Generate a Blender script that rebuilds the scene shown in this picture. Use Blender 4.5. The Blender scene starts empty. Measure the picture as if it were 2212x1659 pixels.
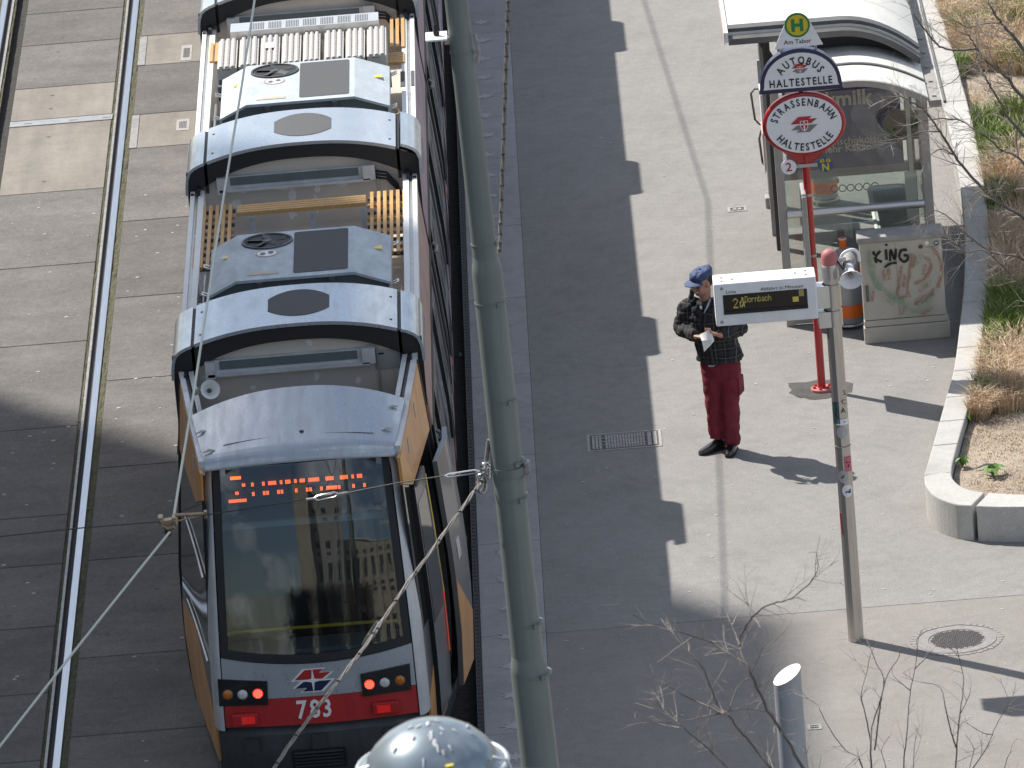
import bpy, bmesh, math, random
from mathutils import Vector, Matrix, noise
from math import sin, cos, pi, radians as R, atan2, hypot
random.seed(7)
S = bpy.context.scene
COL = S.collection

# ------------------------------------------------------------------ camera
# Street level: x across the rails, y along them (away from the viewer), z up, metres.
F_, PX0, PY0, RHO = 17500.0, 1106.0, 829.5, 0.084
PITCH, YAW = R(18.08444), R(0.55738)
CAM = Vector((0.70979, -72.95961, 23.82608))
fh = Vector((-sin(YAW), cos(YAW), 0)); r0 = Vector((cos(YAW), sin(YAW), 0)); zz = Vector((0, 0, 1))
FW = fh*cos(PITCH) - zz*sin(PITCH); u0 = fh*sin(PITCH) + zz*cos(PITCH)
CX = r0*cos(RHO) - u0*sin(RHO); CY = r0*sin(RHO) + u0*cos(RHO)
cam = bpy.data.cameras.new('camera'); co = bpy.data.objects.new('camera', cam); COL.objects.link(co)
cam.sensor_width = 36; cam.lens = 36*F_/2212; cam.clip_start = 1; cam.clip_end = 5000
cam.dof.use_dof = True; cam.dof.focus_distance = 71; cam.dof.aperture_fstop = 14
co.matrix_world = Matrix.Translation(CAM) @ Matrix((CX, CY, -FW)).transposed().to_4x4()
S.camera = co

# ------------------------------------------------------------------ world + sun
SUN_EL, SUN_AZ = 48.9, atan2(-0.65, 0.58)          # azimuth measured from +y towards +x
w = bpy.data.worlds.new('World'); S.world = w; w.use_nodes = True
nt = w.node_tree; nt.nodes.clear()
def WN(t, **k):
    n = nt.nodes.new(t)
    for a, b in k.items(): setattr(n, a, b)
    return n
wo = WN('ShaderNodeOutputWorld'); bg = WN('ShaderNodeBackground')
sky = WN('ShaderNodeTexSky', sky_type='NISHITA', sun_disc=False, sun_elevation=R(SUN_EL), sun_rotation=SUN_AZ)
sky.air_density = 1.0; sky.dust_density = 1.2; sky.ozone_density = 1.0
tc = WN('ShaderNodeTexCoord'); mp = WN('ShaderNodeMapping'); mp.inputs['Scale'].default_value = (1.0, 1.6, 2.4)
nz = WN('ShaderNodeTexNoise'); nz.inputs['Scale'].default_value = 3.2; nz.inputs['Detail'].default_value = 7; nz.inputs['Roughness'].default_value = .6
cr = WN('ShaderNodeValToRGB'); cr.color_ramp.elements[0].position = .49; cr.color_ramp.elements[1].position = .66
cr.color_ramp.elements[1].color = (.75, .75, .75, 1)
mx = WN('ShaderNodeMix', data_type='RGBA')
L = nt.links.new
L(tc.outputs['Generated'], mp.inputs['Vector']); L(mp.outputs['Vector'], nz.inputs['Vector']); L(nz.outputs['Fac'], cr.inputs['Fac'])
L(cr.outputs['Color'], mx.inputs['Factor']); L(sky.outputs['Color'], mx.inputs['A']); mx.inputs['B'].default_value = (13.5, 13.8, 14.2, 1)
L(mx.outputs['Result'], bg.inputs['Color']); L(bg.outputs['Background'], wo.inputs['Surface'])
bg.inputs['Strength'].default_value = 0.08
sl = bpy.data.lights.new('sun', 'SUN'); sl.energy = 4.2; sl.angle = R(.53); sl.color = (1, .955, .89)
so = bpy.data.objects.new('sun', sl); COL.objects.link(so)
so.rotation_euler = Vector((.65, -.58, -1)).to_track_quat('-Z', 'Y').to_euler()
S.view_settings.view_transform = 'Standard'; S.view_settings.look = 'None'; S.view_settings.gamma = 1
S.view_settings.use_curve_mapping = False; S.view_settings.exposure = 0.75
S.render.engine = 'CYCLES'
S.cycles.max_bounces = 8; S.cycles.transparent_max_bounces = 24

# ------------------------------------------------------------------ survey helpers (points of the street seen in the photograph)
def ray(x, y): return FW + CX*((x-PX0)/F_) - CY*((y-PY0)/F_)
def G(x, y, z=0.0):
    d = ray(x, y); return CAM + d*((z-CAM.z)/d.z)
def V(x, y, Y):
    d = ray(x, y); return CAM + d*((Y-CAM.y)/d.y)

# ------------------------------------------------------------------ mesh builder
class MB:
    def __init__(s): s.v = []; s.f = []
    def add(s, vs, fs):
        o = len(s.v); s.v += [tuple(p) for p in vs]; s.f += [tuple(i+o for i in f) for f in fs]; return s
    def box(s, x0, x1, y0, y1, z0, z1):
        return s.add([(x0,y0,z0),(x1,y0,z0),(x1,y1,z0),(x0,y1,z0),(x0,y0,z1),(x1,y0,z1),(x1,y1,z1),(x0,y1,z1)],
                     [(3,2,1,0),(4,5,6,7),(0,1,5,4),(1,2,6,5),(2,3,7,6),(3,0,4,7)])
    def obox(s, c, size, m):
        h = Vector(size)*.5; c = Vector(c)
        vs = [c + m @ Vector((a*h.x, b*h.y, d*h.z)) for d in (-1,1) for a,b in ((-1,-1),(1,-1),(1,1),(-1,1))]
        return s.add(vs, [(3,2,1,0),(4,5,6,7),(0,1,5,4),(1,2,6,5),(2,3,7,6),(3,0,4,7)])
    def bar(s, a, b, w, h, up=(0,0,1)):
        a = Vector(a); b = Vector(b); d = (b-a); l = d.length; d.normalize()
        x = d.cross(Vector(up)).normalized(); z = x.cross(d)
        m = Matrix((x, d, z)).transposed()
        return s.obox((a+b)/2, (w, l, h), m)
    def poly(s, pts): return s.add(pts, [tuple(range(len(pts)))])
    def prism(s, pts, vec):
        n = len(pts); pts = [Vector(p) for p in pts]; vec = Vector(vec)
        return s.add(pts + [p+vec for p in pts], [tuple(range(n-1,-1,-1)), tuple(range(n, 2*n))] + [(i, (i+1)%n, n+(i+1)%n, n+i) for i in range(n)])
    def tube(s, pts, r, n=8, caps=True):
        pts = [Vector(p) for p in pts]; k = len(pts); rs = r if isinstance(r, (list, tuple)) else [r]*k
        o = len(s.v); nrm = None
        for i, p in enumerate(pts):
            t = (pts[min(i+1,k-1)] - pts[max(i-1,0)])
            if t.length < 1e-9: t = Vector((0,0,1))
            t.normalize()
            if nrm is None: nrm = t.orthogonal().normalized()
            else:
                nrm = nrm - t*nrm.dot(t)
                nrm = nrm.normalized() if nrm.length > 1e-6 else t.orthogonal().normalized()
            b = t.cross(nrm)
            for j in range(n):
                a = 2*pi*j/n; s.v.append(tuple(p + (nrm*cos(a)+b*sin(a))*rs[i]))
        for i in range(k-1):
            for j in range(n):
                s.f.append((o+i*n+j, o+i*n+(j+1)%n, o+(i+1)*n+(j+1)%n, o+(i+1)*n+j))
        if caps:
            s.f.append(tuple(o+j for j in range(n-1,-1,-1))); s.f.append(tuple(o+(k-1)*n+j for j in range(n)))
        return s
    def cyl(s, a, b, ra, rb=None, n=16): return s.tube([a, b], [ra, ra if rb is None else rb], n)
    def lathe(s, c, prof, n=24, m=None):
        c = Vector(c); o = len(s.v)
        for r_, h in prof:
            for j in range(n):
                a = 2*pi*j/n; p = Vector((r_*cos(a), r_*sin(a), h)); s.v.append(tuple(c + (m @ p if m else p)))
        for i in range(len(prof)-1):
            for j in range(n): s.f.append((o+i*n+j, o+i*n+(j+1)%n, o+(i+1)*n+(j+1)%n, o+(i+1)*n+j))
        return s
    def grid(s, fn, nu, nv):
        o = len(s.v)
        for j in range(nv+1):
            for i in range(nu+1): s.v.append(tuple(fn(i/nu, j/nv)))
        for j in range(nv):
            for i in range(nu): s.f.append((o+j*(nu+1)+i, o+j*(nu+1)+i+1, o+(j+1)*(nu+1)+i+1, o+(j+1)*(nu+1)+i))
        return s
    def shell(s, fn, nu, nv, t):
        """closed sheet: fn(u,v)->(point, normal); thickness t along -normal"""
        o = len(s.v); W_ = nu+1; N = W_*(nv+1)
        A = [fn(i/nu, j/nv) for j in range(nv+1) for i in range(nu+1)]
        s.v += [tuple(Vector(p)) for p, n in A] + [tuple(Vector(p)-Vector(n)*t) for p, n in A]
        q = lambda i, j: o+j*W_+i
        for j in range(nv):
            for i in range(nu):
                s.f.append((q(i,j), q(i+1,j), q(i+1,j+1), q(i,j+1))); s.f.append((N+q(i,j+1), N+q(i+1,j+1), N+q(i+1,j), N+q(i,j)))
        for i in range(nu):
            s.f.append((q(i,0), N+q(i,0), N+q(i+1,0), q(i+1,0))); s.f.append((q(i,nv), q(i+1,nv), N+q(i+1,nv), N+q(i,nv)))
        for j in range(nv):
            s.f.append((q(0,j), q(0,j+1), N+q(0,j+1), N+q(0,j))); s.f.append((q(nu,j), N+q(nu,j), N+q(nu,j+1), q(nu,j+1)))
        return s
    def map(s, fn, start=0):
        s.v[start:] = [tuple(fn(Vector(p))) for p in s.v[start:]]; return s
    def mesh(s, name, mat, off=Vector(), smooth=None, recalc=True):
        me = bpy.data.meshes.new(name)
        me.from_pydata([(p[0]-off.x, p[1]-off.y, p[2]-off.z) for p in s.v], [], s.f)
        if recalc:
            bm = bmesh.new(); bm.from_mesh(me); bmesh.ops.recalc_face_normals(bm, faces=bm.faces); bm.to_mesh(me); bm.free()
        if smooth is not None:
            me.shade_smooth(); me.set_sharp_from_angle(angle=R(smooth))
        if mat: me.materials.append(mat)
        return me
    def build(s, name, mat, parent=None, smooth=None, bevel=0, label=None, kind=None, recalc=True):
        off = origin(parent) if parent else Vector()
        o = bpy.data.objects.new(name, s.mesh(name, mat, off, smooth, recalc)); COL.objects.link(o)
        if parent: o.parent = parent
        if bevel:
            b = o.modifiers.new('bevel', 'BEVEL'); b.width = bevel; b.segments = 2; b.limit_method = 'ANGLE'; b.angle_limit = R(40)
        if label: o['label'] = label
        if kind: o['kind'] = kind
        return o
def origin(o):
    p = Vector()
    while o: p = p + o.location; o = o.parent
    return p
def tag(o, label, cat, group=None):
    o['label'] = label; o['category'] = cat
    if group: o['group'] = group
    return o
def thing(name, label, cat, loc=(0,0,0), group=None):
    o = bpy.data.objects.new(name, None); COL.objects.link(o); o.location = loc; o.empty_display_size = .2
    return tag(o, label, cat, group)
def lone(o, label, cat, group=None):
    """a thing that is one mesh: put its origin at its base"""
    me = o.data; c = Vector((0,0,0)); n = len(me.vertices); zmin = 1e9
    for v in me.vertices: c += v.co; zmin = min(zmin, v.co.z)
    c = c/n; c.z = zmin; me.transform(Matrix.Translation(-c)); o.location = c
    return tag(o, label, cat, group)

# ------------------------------------------------------------------ materials
def mat(name, col, rough=.5, metal=0.0, var=0.0, scale=8.0, bump=0.0, bscale=60.0, coat=0.0, spec=None, col2=None, emit=None, stretch=(1,1,1), rand=0.0, alpha=None, detail=5, grime=0.0, gdir=(1,1,.25)):
    m = bpy.data.materials.new(name); m.use_nodes = True; t = m.node_tree; b = t.nodes['Principled BSDF']
    N = t.nodes.new; K = t.links.new
    b.inputs['Base Color'].default_value = (*col, 1); b.inputs['Roughness'].default_value = rough; b.inputs['Metallic'].default_value = metal
    if coat: b.inputs['Coat Weight'].default_value = coat; b.inputs['Coat Roughness'].default_value = .06
    if spec is not None: b.inputs['Specular IOR Level'].default_value = spec
    if emit:
        b.inputs['Emission Color'].default_value = (*emit[0], 1); b.inputs['Emission Strength'].default_value = emit[1]
    if var or bump or rand or grime:
        tc = N('ShaderNodeTexCoord'); mp = N('ShaderNodeMapping'); mp.inputs['Scale'].default_value = stretch; K(tc.outputs['Object'], mp.inputs['Vector'])
    if var or rand:
        nz = N('ShaderNodeTexNoise'); nz.inputs['Scale'].default_value = scale; nz.inputs['Detail'].default_value = detail; nz.inputs['Roughness'].default_value = .62
        K(mp.outputs['Vector'], nz.inputs['Vector'])
        rp = N('ShaderNodeValToRGB'); rp.color_ramp.elements[0].position = .3; rp.color_ramp.elements[1].position = .7
        c2 = col2 or tuple(min(1, c*(1+var)) for c in col); c1 = col if col2 else tuple(c*(1-var) for c in col)
        rp.color_ramp.elements[0].color = (*c1, 1); rp.color_ramp.elements[1].color = (*c2, 1)
        K(nz.outputs['Fac'], rp.inputs['Fac']); out = rp.outputs['Color']
        if rand:
            oi = N('ShaderNodeObjectInfo'); mr = N('ShaderNodeMapRange'); mr.inputs['To Min'].default_value = 1-rand; mr.inputs['To Max'].default_value = 1+rand
            hs = N('ShaderNodeHueSaturation'); K(oi.outputs['Random'], mr.inputs['Value']); K(mr.outputs['Result'], hs.inputs['Value']); K(out, hs.inputs['Color']); out = hs.outputs['Color']
        K(out, b.inputs['Base Color'])
    if grime:                                   # soot, rain streaks and scuffs: duller and rougher where dirty
        gm = N('ShaderNodeMapping'); gm.inputs['Scale'].default_value = gdir; K(tc.outputs['Object'], gm.inputs['Vector'])
        g1 = N('ShaderNodeTexNoise'); g1.inputs['Scale'].default_value = 5; g1.inputs['Detail'].default_value = 8; g1.inputs['Roughness'].default_value = .7; K(gm.outputs['Vector'], g1.inputs['Vector'])
        gr = N('ShaderNodeValToRGB'); gr.color_ramp.elements[0].position = .36; gr.color_ramp.elements[1].position = .62
        gr.color_ramp.elements[0].color = (1-grime, 1-grime*1.05, 1-grime*1.15, 1); K(g1.outputs['Fac'], gr.inputs['Fac'])
        gx = N('ShaderNodeMix'); gx.data_type = 'RGBA'; gx.blend_type = 'MULTIPLY'; gx.inputs['Factor'].default_value = 1
        if b.inputs['Base Color'].links: K(b.inputs['Base Color'].links[0].from_socket, gx.inputs['A'])
        else: gx.inputs['A'].default_value = (*col, 1)
        K(gr.outputs['Color'], gx.inputs['B']); K(gx.outputs['Result'], b.inputs['Base Color'])
        rr = N('ShaderNodeMapRange'); rr.inputs['From Min'].default_value = .35; rr.inputs['From Max'].default_value = .65; rr.inputs['To Min'].default_value = min(1, rough+.28); rr.inputs['To Max'].default_value = rough; K(g1.outputs['Fac'], rr.inputs['Value']); K(rr.outputs['Result'], b.inputs['Roughness'])
    if bump:
        bz = N('ShaderNodeTexNoise'); bz.inputs['Scale'].default_value = bscale; bz.inputs['Detail'].default_value = 4; K(mp.outputs['Vector'], bz.inputs['Vector'])
        bp = N('ShaderNodeBump'); bp.inputs['Strength'].default_value = bump; bp.inputs['Distance'].default_value = .01; K(bz.outputs['Fac'], bp.inputs['Height']); K(bp.outputs['Normal'], b.inputs['Normal'])
    return m
def glass(name, tint, refl=1.5, rough=.01, wave=0.0, dirt=0.0, dirtcol=(.5,.5,.48)):
    """thin tinted pane: see-through with a mirror share by Fresnel, plus a thin film of dust"""
    m = bpy.data.materials.new(name); m.use_nodes = True; t = m.node_tree; t.nodes.clear(); N = t.nodes.new; K = t.links.new
    o = N('ShaderNodeOutputMaterial'); tr = N('ShaderNodeBsdfTransparent'); tr.inputs['Color'].default_value = (*tint, 1)
    gl = N('ShaderNodeBsdfGlossy'); gl.inputs['Roughness'].default_value = rough; gl.inputs['Color'].default_value = (1,1,1,1)
    fr = N('ShaderNodeFresnel'); fr.inputs['IOR'].default_value = refl
    if wave:
        tcw = N('ShaderNodeTexCoord'); nw = N('ShaderNodeTexNoise'); nw.inputs['Scale'].default_value = 1.6; nw.inputs['Detail'].default_value = 2; K(tcw.outputs['Object'], nw.inputs['Vector'])
        bw = N('ShaderNodeBump'); bw.inputs['Strength'].default_value = 1; bw.inputs['Distance'].default_value = wave; K(nw.outputs['Fac'], bw.inputs['Height']); K(bw.outputs['Normal'], gl.inputs['Normal'])
    mx = N('ShaderNodeMixShader'); K(fr.outputs['Fac'], mx.inputs['Fac']); K(tr.outputs[0], mx.inputs[1]); K(gl.outputs[0], mx.inputs[2]); out = mx.outputs[0]
    if dirt:
        df = N('ShaderNodeBsdfDiffuse'); df.inputs['Color'].default_value = (*dirtcol, 1); m2 = N('ShaderNodeMixShader')
        tc = N('ShaderNodeTexCoord'); nz = N('ShaderNodeTexNoise'); nz.inputs['Scale'].default_value = 3; nz.inputs['Detail'].default_value = 6; K(tc.outputs['Object'], nz.inputs['Vector'])
        mu = N('ShaderNodeMath'); mu.operation = 'MULTIPLY'; mu.inputs[1].default_value = dirt*2; K(nz.outputs['Fac'], mu.inputs[0])
        K(mu.outputs[0], m2.inputs['Fac']); K(out, m2.inputs[1]); K(df.outputs[0], m2.inputs[2]); out = m2.outputs[0]
    K(out, o.inputs['Surface']); return m
def ground_mat(name, base, mottle, chip=(.55,.53,.5), chip_amt=.02, fine=.35, rand=0.0, stain=.25, streak=None):
    """bound mineral surface: broad mottling, aggregate grain, pale chips and dark stains (all in metres)"""
    m = bpy.data.materials.new(name); m.use_nodes = True; t = m.node_tree; b = t.nodes['Principled BSDF']; N = t.nodes.new; K = t.links.new
    b.inputs['Roughness'].default_value = .88; b.inputs['Specular IOR Level'].default_value = .25
    g = N('ShaderNodeNewGeometry')
    def noise_(sc, det=4, rough=.6, vec=None):
        n = N('ShaderNodeTexNoise'); n.inputs['Scale'].default_value = sc; n.inputs['Detail'].default_value = det; n.inputs['Roughness'].default_value = rough
        K(vec or g.outputs['Position'], n.inputs['Vector']); return n.outputs['Fac']
    def ramp(fac, p0, p1, c0, c1):
        r_ = N('ShaderNodeValToRGB'); r_.color_ramp.elements[0].position = p0; r_.color_ramp.elements[1].position = p1
        r_.color_ramp.elements[0].color = (*c0, 1); r_.color_ramp.elements[1].color = (*c1, 1); K(fac, r_.inputs['Fac']); return r_.outputs['Color']
    def mixc(fac, a, c, mode='MIX'):
        x = N('ShaderNodeMix'); x.data_type = 'RGBA'; x.blend_type = mode
        if isinstance(fac, float): x.inputs['Factor'].default_value = fac
        else: K(fac, x.inputs['Factor'])
        for s_, q in (('A', a), ('B', c)):
            if isinstance(q, tuple): x.inputs[s_].default_value = (*q, 1)
            else: K(q, x.inputs[s_])
        return x.outputs['Result']
    c = ramp(noise_(.9, 6, .65), .32, .68, base, mottle)
    k = 1-fine; c = mixc(1.0, c, ramp(noise_(55, 3, .8), .3, .72, (k,k,k), (1+fine*.6,)*3), 'MULTIPLY')
    c = mixc(1.0, c, ramp(noise_(9, 5, .7), .3, .7, (1-fine*.35,)*3, (1+fine*.3,)*3), 'MULTIPLY')
    if stain: c = mixc(1.0, c, ramp(noise_(2.3, 7, .7), .36, .52, (1-stain,)*3, (1,1,1)), 'MULTIPLY')
    if streak:
        mp = N('ShaderNodeMapping'); mp.inputs['Scale'].default_value = streak; K(g.outputs['Position'], mp.inputs['Vector'])
        c = mixc(1.0, c, ramp(noise_(1, 5, .6, mp.outputs['Vector']), .3, .7, (.86,.86,.87), (1.1,1.09,1.07)), 'MULTIPLY')
    v = N('ShaderNodeTexVoronoi'); v.inputs['Scale'].default_value = 26; K(g.outputs['Position'], v.inputs['Vector'])
    # pale chips: small cells, only a few of them
    vr = ramp(v.outputs['Distance'], .10, .16, (1,1,1), (0,0,0)); sp = N('ShaderNodeSeparateColor'); K(v.outputs['Color'], sp.inputs[0])
    th = N('ShaderNodeMath'); th.operation = 'LESS_THAN'; th.inputs[1].default_value = chip_amt; K(sp.outputs[0], th.inputs[0])
    mu = N('ShaderNodeMath'); mu.operation = 'MULTIPLY'; K(vr, mu.inputs[0]); K(th.outputs[0], mu.inputs[1]); c = mixc(mu.outputs[0], c, chip)
    if rand:
        oi = N('ShaderNodeObjectInfo'); mr = N('ShaderNodeMapRange'); mr.inputs['To Min'].default_value = 1-rand; mr.inputs['To Max'].default_value = 1+rand
        hs = N('ShaderNodeHueSaturation'); K(oi.outputs['Random'], mr.inputs['Value']); K(mr.outputs['Result'], hs.inputs['Value']); K(c, hs.inputs['Color']); c = hs.outputs['Color']
    K(c, b.inputs['Base Color'])
    bp = N('ShaderNodeBump'); bp.inputs['Strength'].default_value = .5; bp.inputs['Distance'].default_value = .006; K(noise_(70, 3, .7), bp.inputs['Height']); K(bp.outputs['Normal'], b.inputs['Normal'])
    return m

M = {}
M['asphalt'] = ground_mat('asphalt', (.247,.239,.226), (.276,.266,.252), chip_amt=.018, fine=.27, stain=.09)
M['asphalt_smooth'] = ground_mat('asphalt_smooth', (.238,.222,.204), (.268,.252,.233), chip_amt=.012, fine=.22, stain=.07)
M['asphalt_patch'] = ground_mat('asphalt_patch', (.075,.073,.07), (.11,.107,.102), chip_amt=.004, stain=.2)
M['slab'] = ground_mat('slab_concrete', (.142,.136,.129), (.188,.18,.168), chip_amt=.02, rand=.13, stain=.10, streak=(.6,2.2,1))
M['slab_pale'] = ground_mat('slab_pale_concrete', (.225,.208,.182), (.272,.252,.222), chip_amt=.006, fine=.16, rand=.05, stain=.12, streak=(5,.5,1))
M['kerb'] = ground_mat('kerb_concrete', (.33,.327,.322), (.37,.366,.36), chip_amt=.01, fine=.22, rand=.05, stain=.12)
M['coping'] = ground_mat('wall_concrete', (.42,.41,.385), (.50,.49,.465), chip=(.2,.2,.19), chip_amt=.02, fine=.16, rand=.04, stain=.14)
M['soil'] = ground_mat('soil', (.30,.245,.19), (.40,.335,.26), chip=(.52,.45,.34), chip_amt=.3, fine=.5, stain=.2)
M['joint'] = mat('joint_filler', (.035,.033,.03), .95, var=.5, scale=14)
M['moss'] = mat('moss', (.045,.045,.025), .95, var=.6, scale=18, col2=(.115,.11,.06), bump=.8, bscale=90)
M['rail'] = mat('rail_steel', (.50,.52,.55), .32, 1.0, var=.12, scale=3, stretch=(30,1,1))
M['rail_dark'] = mat('rail_groove', (.03,.03,.033), .8)
M['rail_guard'] = mat('rail_guard', (.30,.29,.28), .55, .7, var=.3, scale=20)
M['iron'] = mat('cast_iron', (.33,.315,.30), .7, .15, var=.25, scale=25, bump=.3)
M['iron_dark'] = mat('dark_iron_and_slot_shade', (.10,.096,.094), .85)  # dark iron parts; also painted as the shade inside slots and holes
M['silver'] = mat('tram_silver_paint', (.43,.475,.525), .2, .45, var=.04, scale=3, coat=.8, grime=.16, gdir=(2.5,.5,1))
M['silver2'] = mat('tram_silver_trim', (.58,.595,.61), .35, .3, var=.08, scale=6, coat=.3, grime=.14)
M['alu'] = mat('brushed_aluminium', (.68,.68,.67), .38, .85, var=.1, scale=5, stretch=(1,20,1))
M['rubber'] = mat('black_rubber', (.012,.012,.014), .6)
M['black'] = mat('black_panel', (.008,.009,.011), .25, coat=.4)
M['darkgrey'] = mat('dark_grey_panel', (.05,.053,.057), .45, coat=.2, grime=.3)
M['grey_pad'] = mat('anti_slip_pad', (.085,.088,.092), .9, var=.15, scale=120, bump=.4, bscale=300)
M['pad_speck'] = mat('anti_slip_pad_speckled', (.085,.087,.09), .8, var=.6, scale=160, bump=.4, bscale=300)
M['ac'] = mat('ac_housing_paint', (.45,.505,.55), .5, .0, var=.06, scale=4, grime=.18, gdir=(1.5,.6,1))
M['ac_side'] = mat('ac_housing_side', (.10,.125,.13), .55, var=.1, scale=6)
M['wellwall'] = mat('stainless_well_wall', (.48,.455,.43), .45, .15, scale=2.2, stretch=(1,1,2), var=.3, col2=(.62,.55,.46))  # warm second tone stands in for orange glow reflected off the slats
M['glue'] = mat('old_glue_residue', (.66,.65,.63), .9, var=.15, scale=30)
M['wood'] = mat('varnished_slat', (.50,.29,.10), .55, var=.14, scale=9, stretch=(6,1,6), rand=.08)
M['orange'] = mat('orange_wrap', (.60,.285,.095), .38, var=.08, scale=2.5, coat=.3, grime=.16)
M['amber'] = mat('amber_wrap', (.56,.25,.02), .38, coat=.3)
M['mauve'] = mat('mauve_wrap', (.27,.15,.215), .4, var=.45, scale=2.2, stretch=(1,.6,1), coat=.3, col2=(.46,.32,.38))
M['rose'] = mat('rose_wrap', (.36,.18,.16), .4, var=.4, scale=2.6, coat=.3, col2=(.52,.33,.26))
M['red'] = mat('red_paint', (.42,.012,.014), .4, coat=.3, grime=.16)
M['signred'] = mat('sign_red_enamel', (.40,.02,.022), .35, coat=.3, var=.1, scale=5)
M['navy'] = mat('navy_enamel', (.008,.012,.06), .35, coat=.3)
M['white'] = mat('white_enamel', (.80,.80,.83), .45, grime=.07)
M['whitep'] = mat('white_paint', (.74,.74,.72), .5, var=.05, scale=5)
M['ink'] = mat('black_ink', (.01,.01,.01), .6)
M['winglass'] = glass('windscreen_glass', (.74,.78,.78), 1.62, .012, .0035)
M['sideglass'] = mat('dark_window', (.018,.02,.02), .04, spec=.7)
M['greyleaf'] = mat('door_leaf_grey', (.10,.10,.105), .3, coat=.3)
M['yellow'] = mat('yellow_handrail', (.85,.62,.03), .4)
M['led'] = mat('orange_led', (.1,.02,.0), .5, emit=((1,.14,.03), 1.6))
M['lampred'] = mat('lit_red_lamp', (.5,.02,.02), .3, emit=((1,.05,.03), .75))
M['lampamber'] = mat('amber_lens', (.5,.16,.02), .25, coat=.5)
M['lampclear'] = mat('clear_lens', (.62,.62,.63), .2, coat=.6)
M['reflector'] = mat('red_reflector', (.50,.01,.01), .3, coat=.5, emit=((1,.03,.02), .12))  # faint glow put into the colour, though a reflector is no lamp
M['marker'] = mat('orange_marker', (.75,.17,.02), .35)
M['pole'] = mat('pole_green_grey', (.165,.192,.18), .42, var=.03, scale=4, coat=.15, grime=.14, gdir=(2,2,.12))
M['steel'] = mat('galvanised_steel', (.42,.42,.41), .42, .75, var=.15, scale=10)
M['chrome'] = mat('bright_fitting', (.75,.74,.72), .22, 1.0)
M['rope'] = mat('cable_sheath', (.21,.19,.17), .7, var=.25, scale=40)
M['wire'] = mat('contact_wire', (.40,.45,.40), .45, .4)
M['thinwire'] = mat('span_wire', (.04,.04,.04), .6)
M['brass'] = mat('bronze_fitting', (.36,.27,.17), .45, .7, var=.2, scale=20)
M['stainless'] = mat('stainless_pole', (.50,.475,.44), .33, .8, var=.1, scale=4, stretch=(12,12,1))
M['boxgrey'] = mat('display_housing', (.80,.81,.82), .5, var=.03, scale=4, grime=.08)
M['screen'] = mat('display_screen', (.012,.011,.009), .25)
M['amberled'] = mat('amber_dot_matrix', (.16,.13,.04), .5, emit=((.75,.62,.16), .14))
M['amberdim'] = mat('amber_dot_matrix_dim', (.12,.1,.03), .5, emit=((.4,.34,.12), .12))
M['cabinet'] = mat('cabinet_paint', (.40,.38,.325), .7, var=.12, scale=5, col2=(.47,.45,.39), bump=.1)
M['cablid'] = mat('cabinet_lid', (.30,.29,.28), .75, var=.18, scale=9)
M['roofw'] = mat('shelter_roof', (.60,.585,.53), .55, var=.06, scale=2, col2=(.70,.685,.635), stretch=(3,1,1))
M['gutter'] = mat('gutter_grey', (.115,.115,.112), .55, .3, var=.2, scale=6)
M['frame'] = mat('shelter_frame', (.34,.325,.305), .55, .1, var=.1, scale=6)
M['paneglass'] = glass('shelter_glass', (.87,.905,.885), 1.5, dirt=.045, dirtcol=(.42,.45,.42))
M['poster'] = mat('poster_violet', (.085,.065,.15), .3, var=.2, scale=1.5)
M['posterink'] = mat('poster_gold', (.62,.55,.40), .5)
M['bin'] = mat('bin_grey', (.36,.37,.385), .45, .3, var=.06, scale=5)
M['binorange'] = mat('bin_orange', (.85,.16,.012), .45)
M['seat'] = mat('perforated_steel', (.60,.64,.63), .45, .0, var=.1, scale=10)
M['dome'] = mat('lamp_dome', (.23,.275,.305), .3, .5, coat=.4, var=.1, scale=5)
M['poo'] = mat('bird_droppings', (.56,.57,.57), .9, var=.1, scale=20)
M['yellowplate'] = mat('yellow_number', (.55,.48,.06), .6, var=.3, scale=40)
M['bark'] = mat('bark', (.13,.112,.098), .85, var=.35, scale=14, bump=.5, bscale=60)
M['twig'] = mat('twig', (.27,.235,.205), .55, var=.3, scale=20)
M['drygrass'] = mat('dry_grass', (.52,.38,.245), .8, var=.3, scale=1.6, col2=(.64,.51,.355), rand=0.0)
M['greengrass'] = mat('green_grass', (.145,.205,.05), .7, var=.5, scale=1.6, col2=(.28,.33,.09))
M['weed'] = mat('weed_leaf', (.12,.22,.035), .6, var=.3, scale=9)
M['skin'] = mat('skin', (.40,.215,.15), .55, var=.12, scale=12)
M['beard'] = mat('grey_stubble', (.20,.155,.13), .8)
M['hair'] = mat('dark_hair', (.02,.017,.015), .7, var=.3, scale=40)
M['cap'] = mat('blue_cap', (.045,.068,.155), .75, var=.15, scale=14, bump=.3, bscale=40)
M['trousers'] = mat('red_trousers', (.165,.013,.024), .75, var=.3, scale=8, bump=.8, bscale=16, grime=.12)
M['shoe'] = mat('black_leather', (.012,.012,.013), .22, coat=.5)
M['shirt'] = mat('pale_shirt', (.35,.39,.45), .7)
M['paper'] = mat('paper', (.80,.78,.74), .7)
M['building'] = mat('beige_render', (.42,.38,.30), .8, var=.06, scale=.6)
M['building2'] = mat('grey_render', (.34,.33,.31), .8, var=.06, scale=.6)
M['bwin'] = mat('building_window', (.03,.035,.045), .08)
M['bframe'] = mat('building_window_frame', (.5,.5,.48), .6)
M['farground'] = ground_mat('street_asphalt', (.17,.165,.155), (.22,.212,.2), chip_amt=.01)

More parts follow.
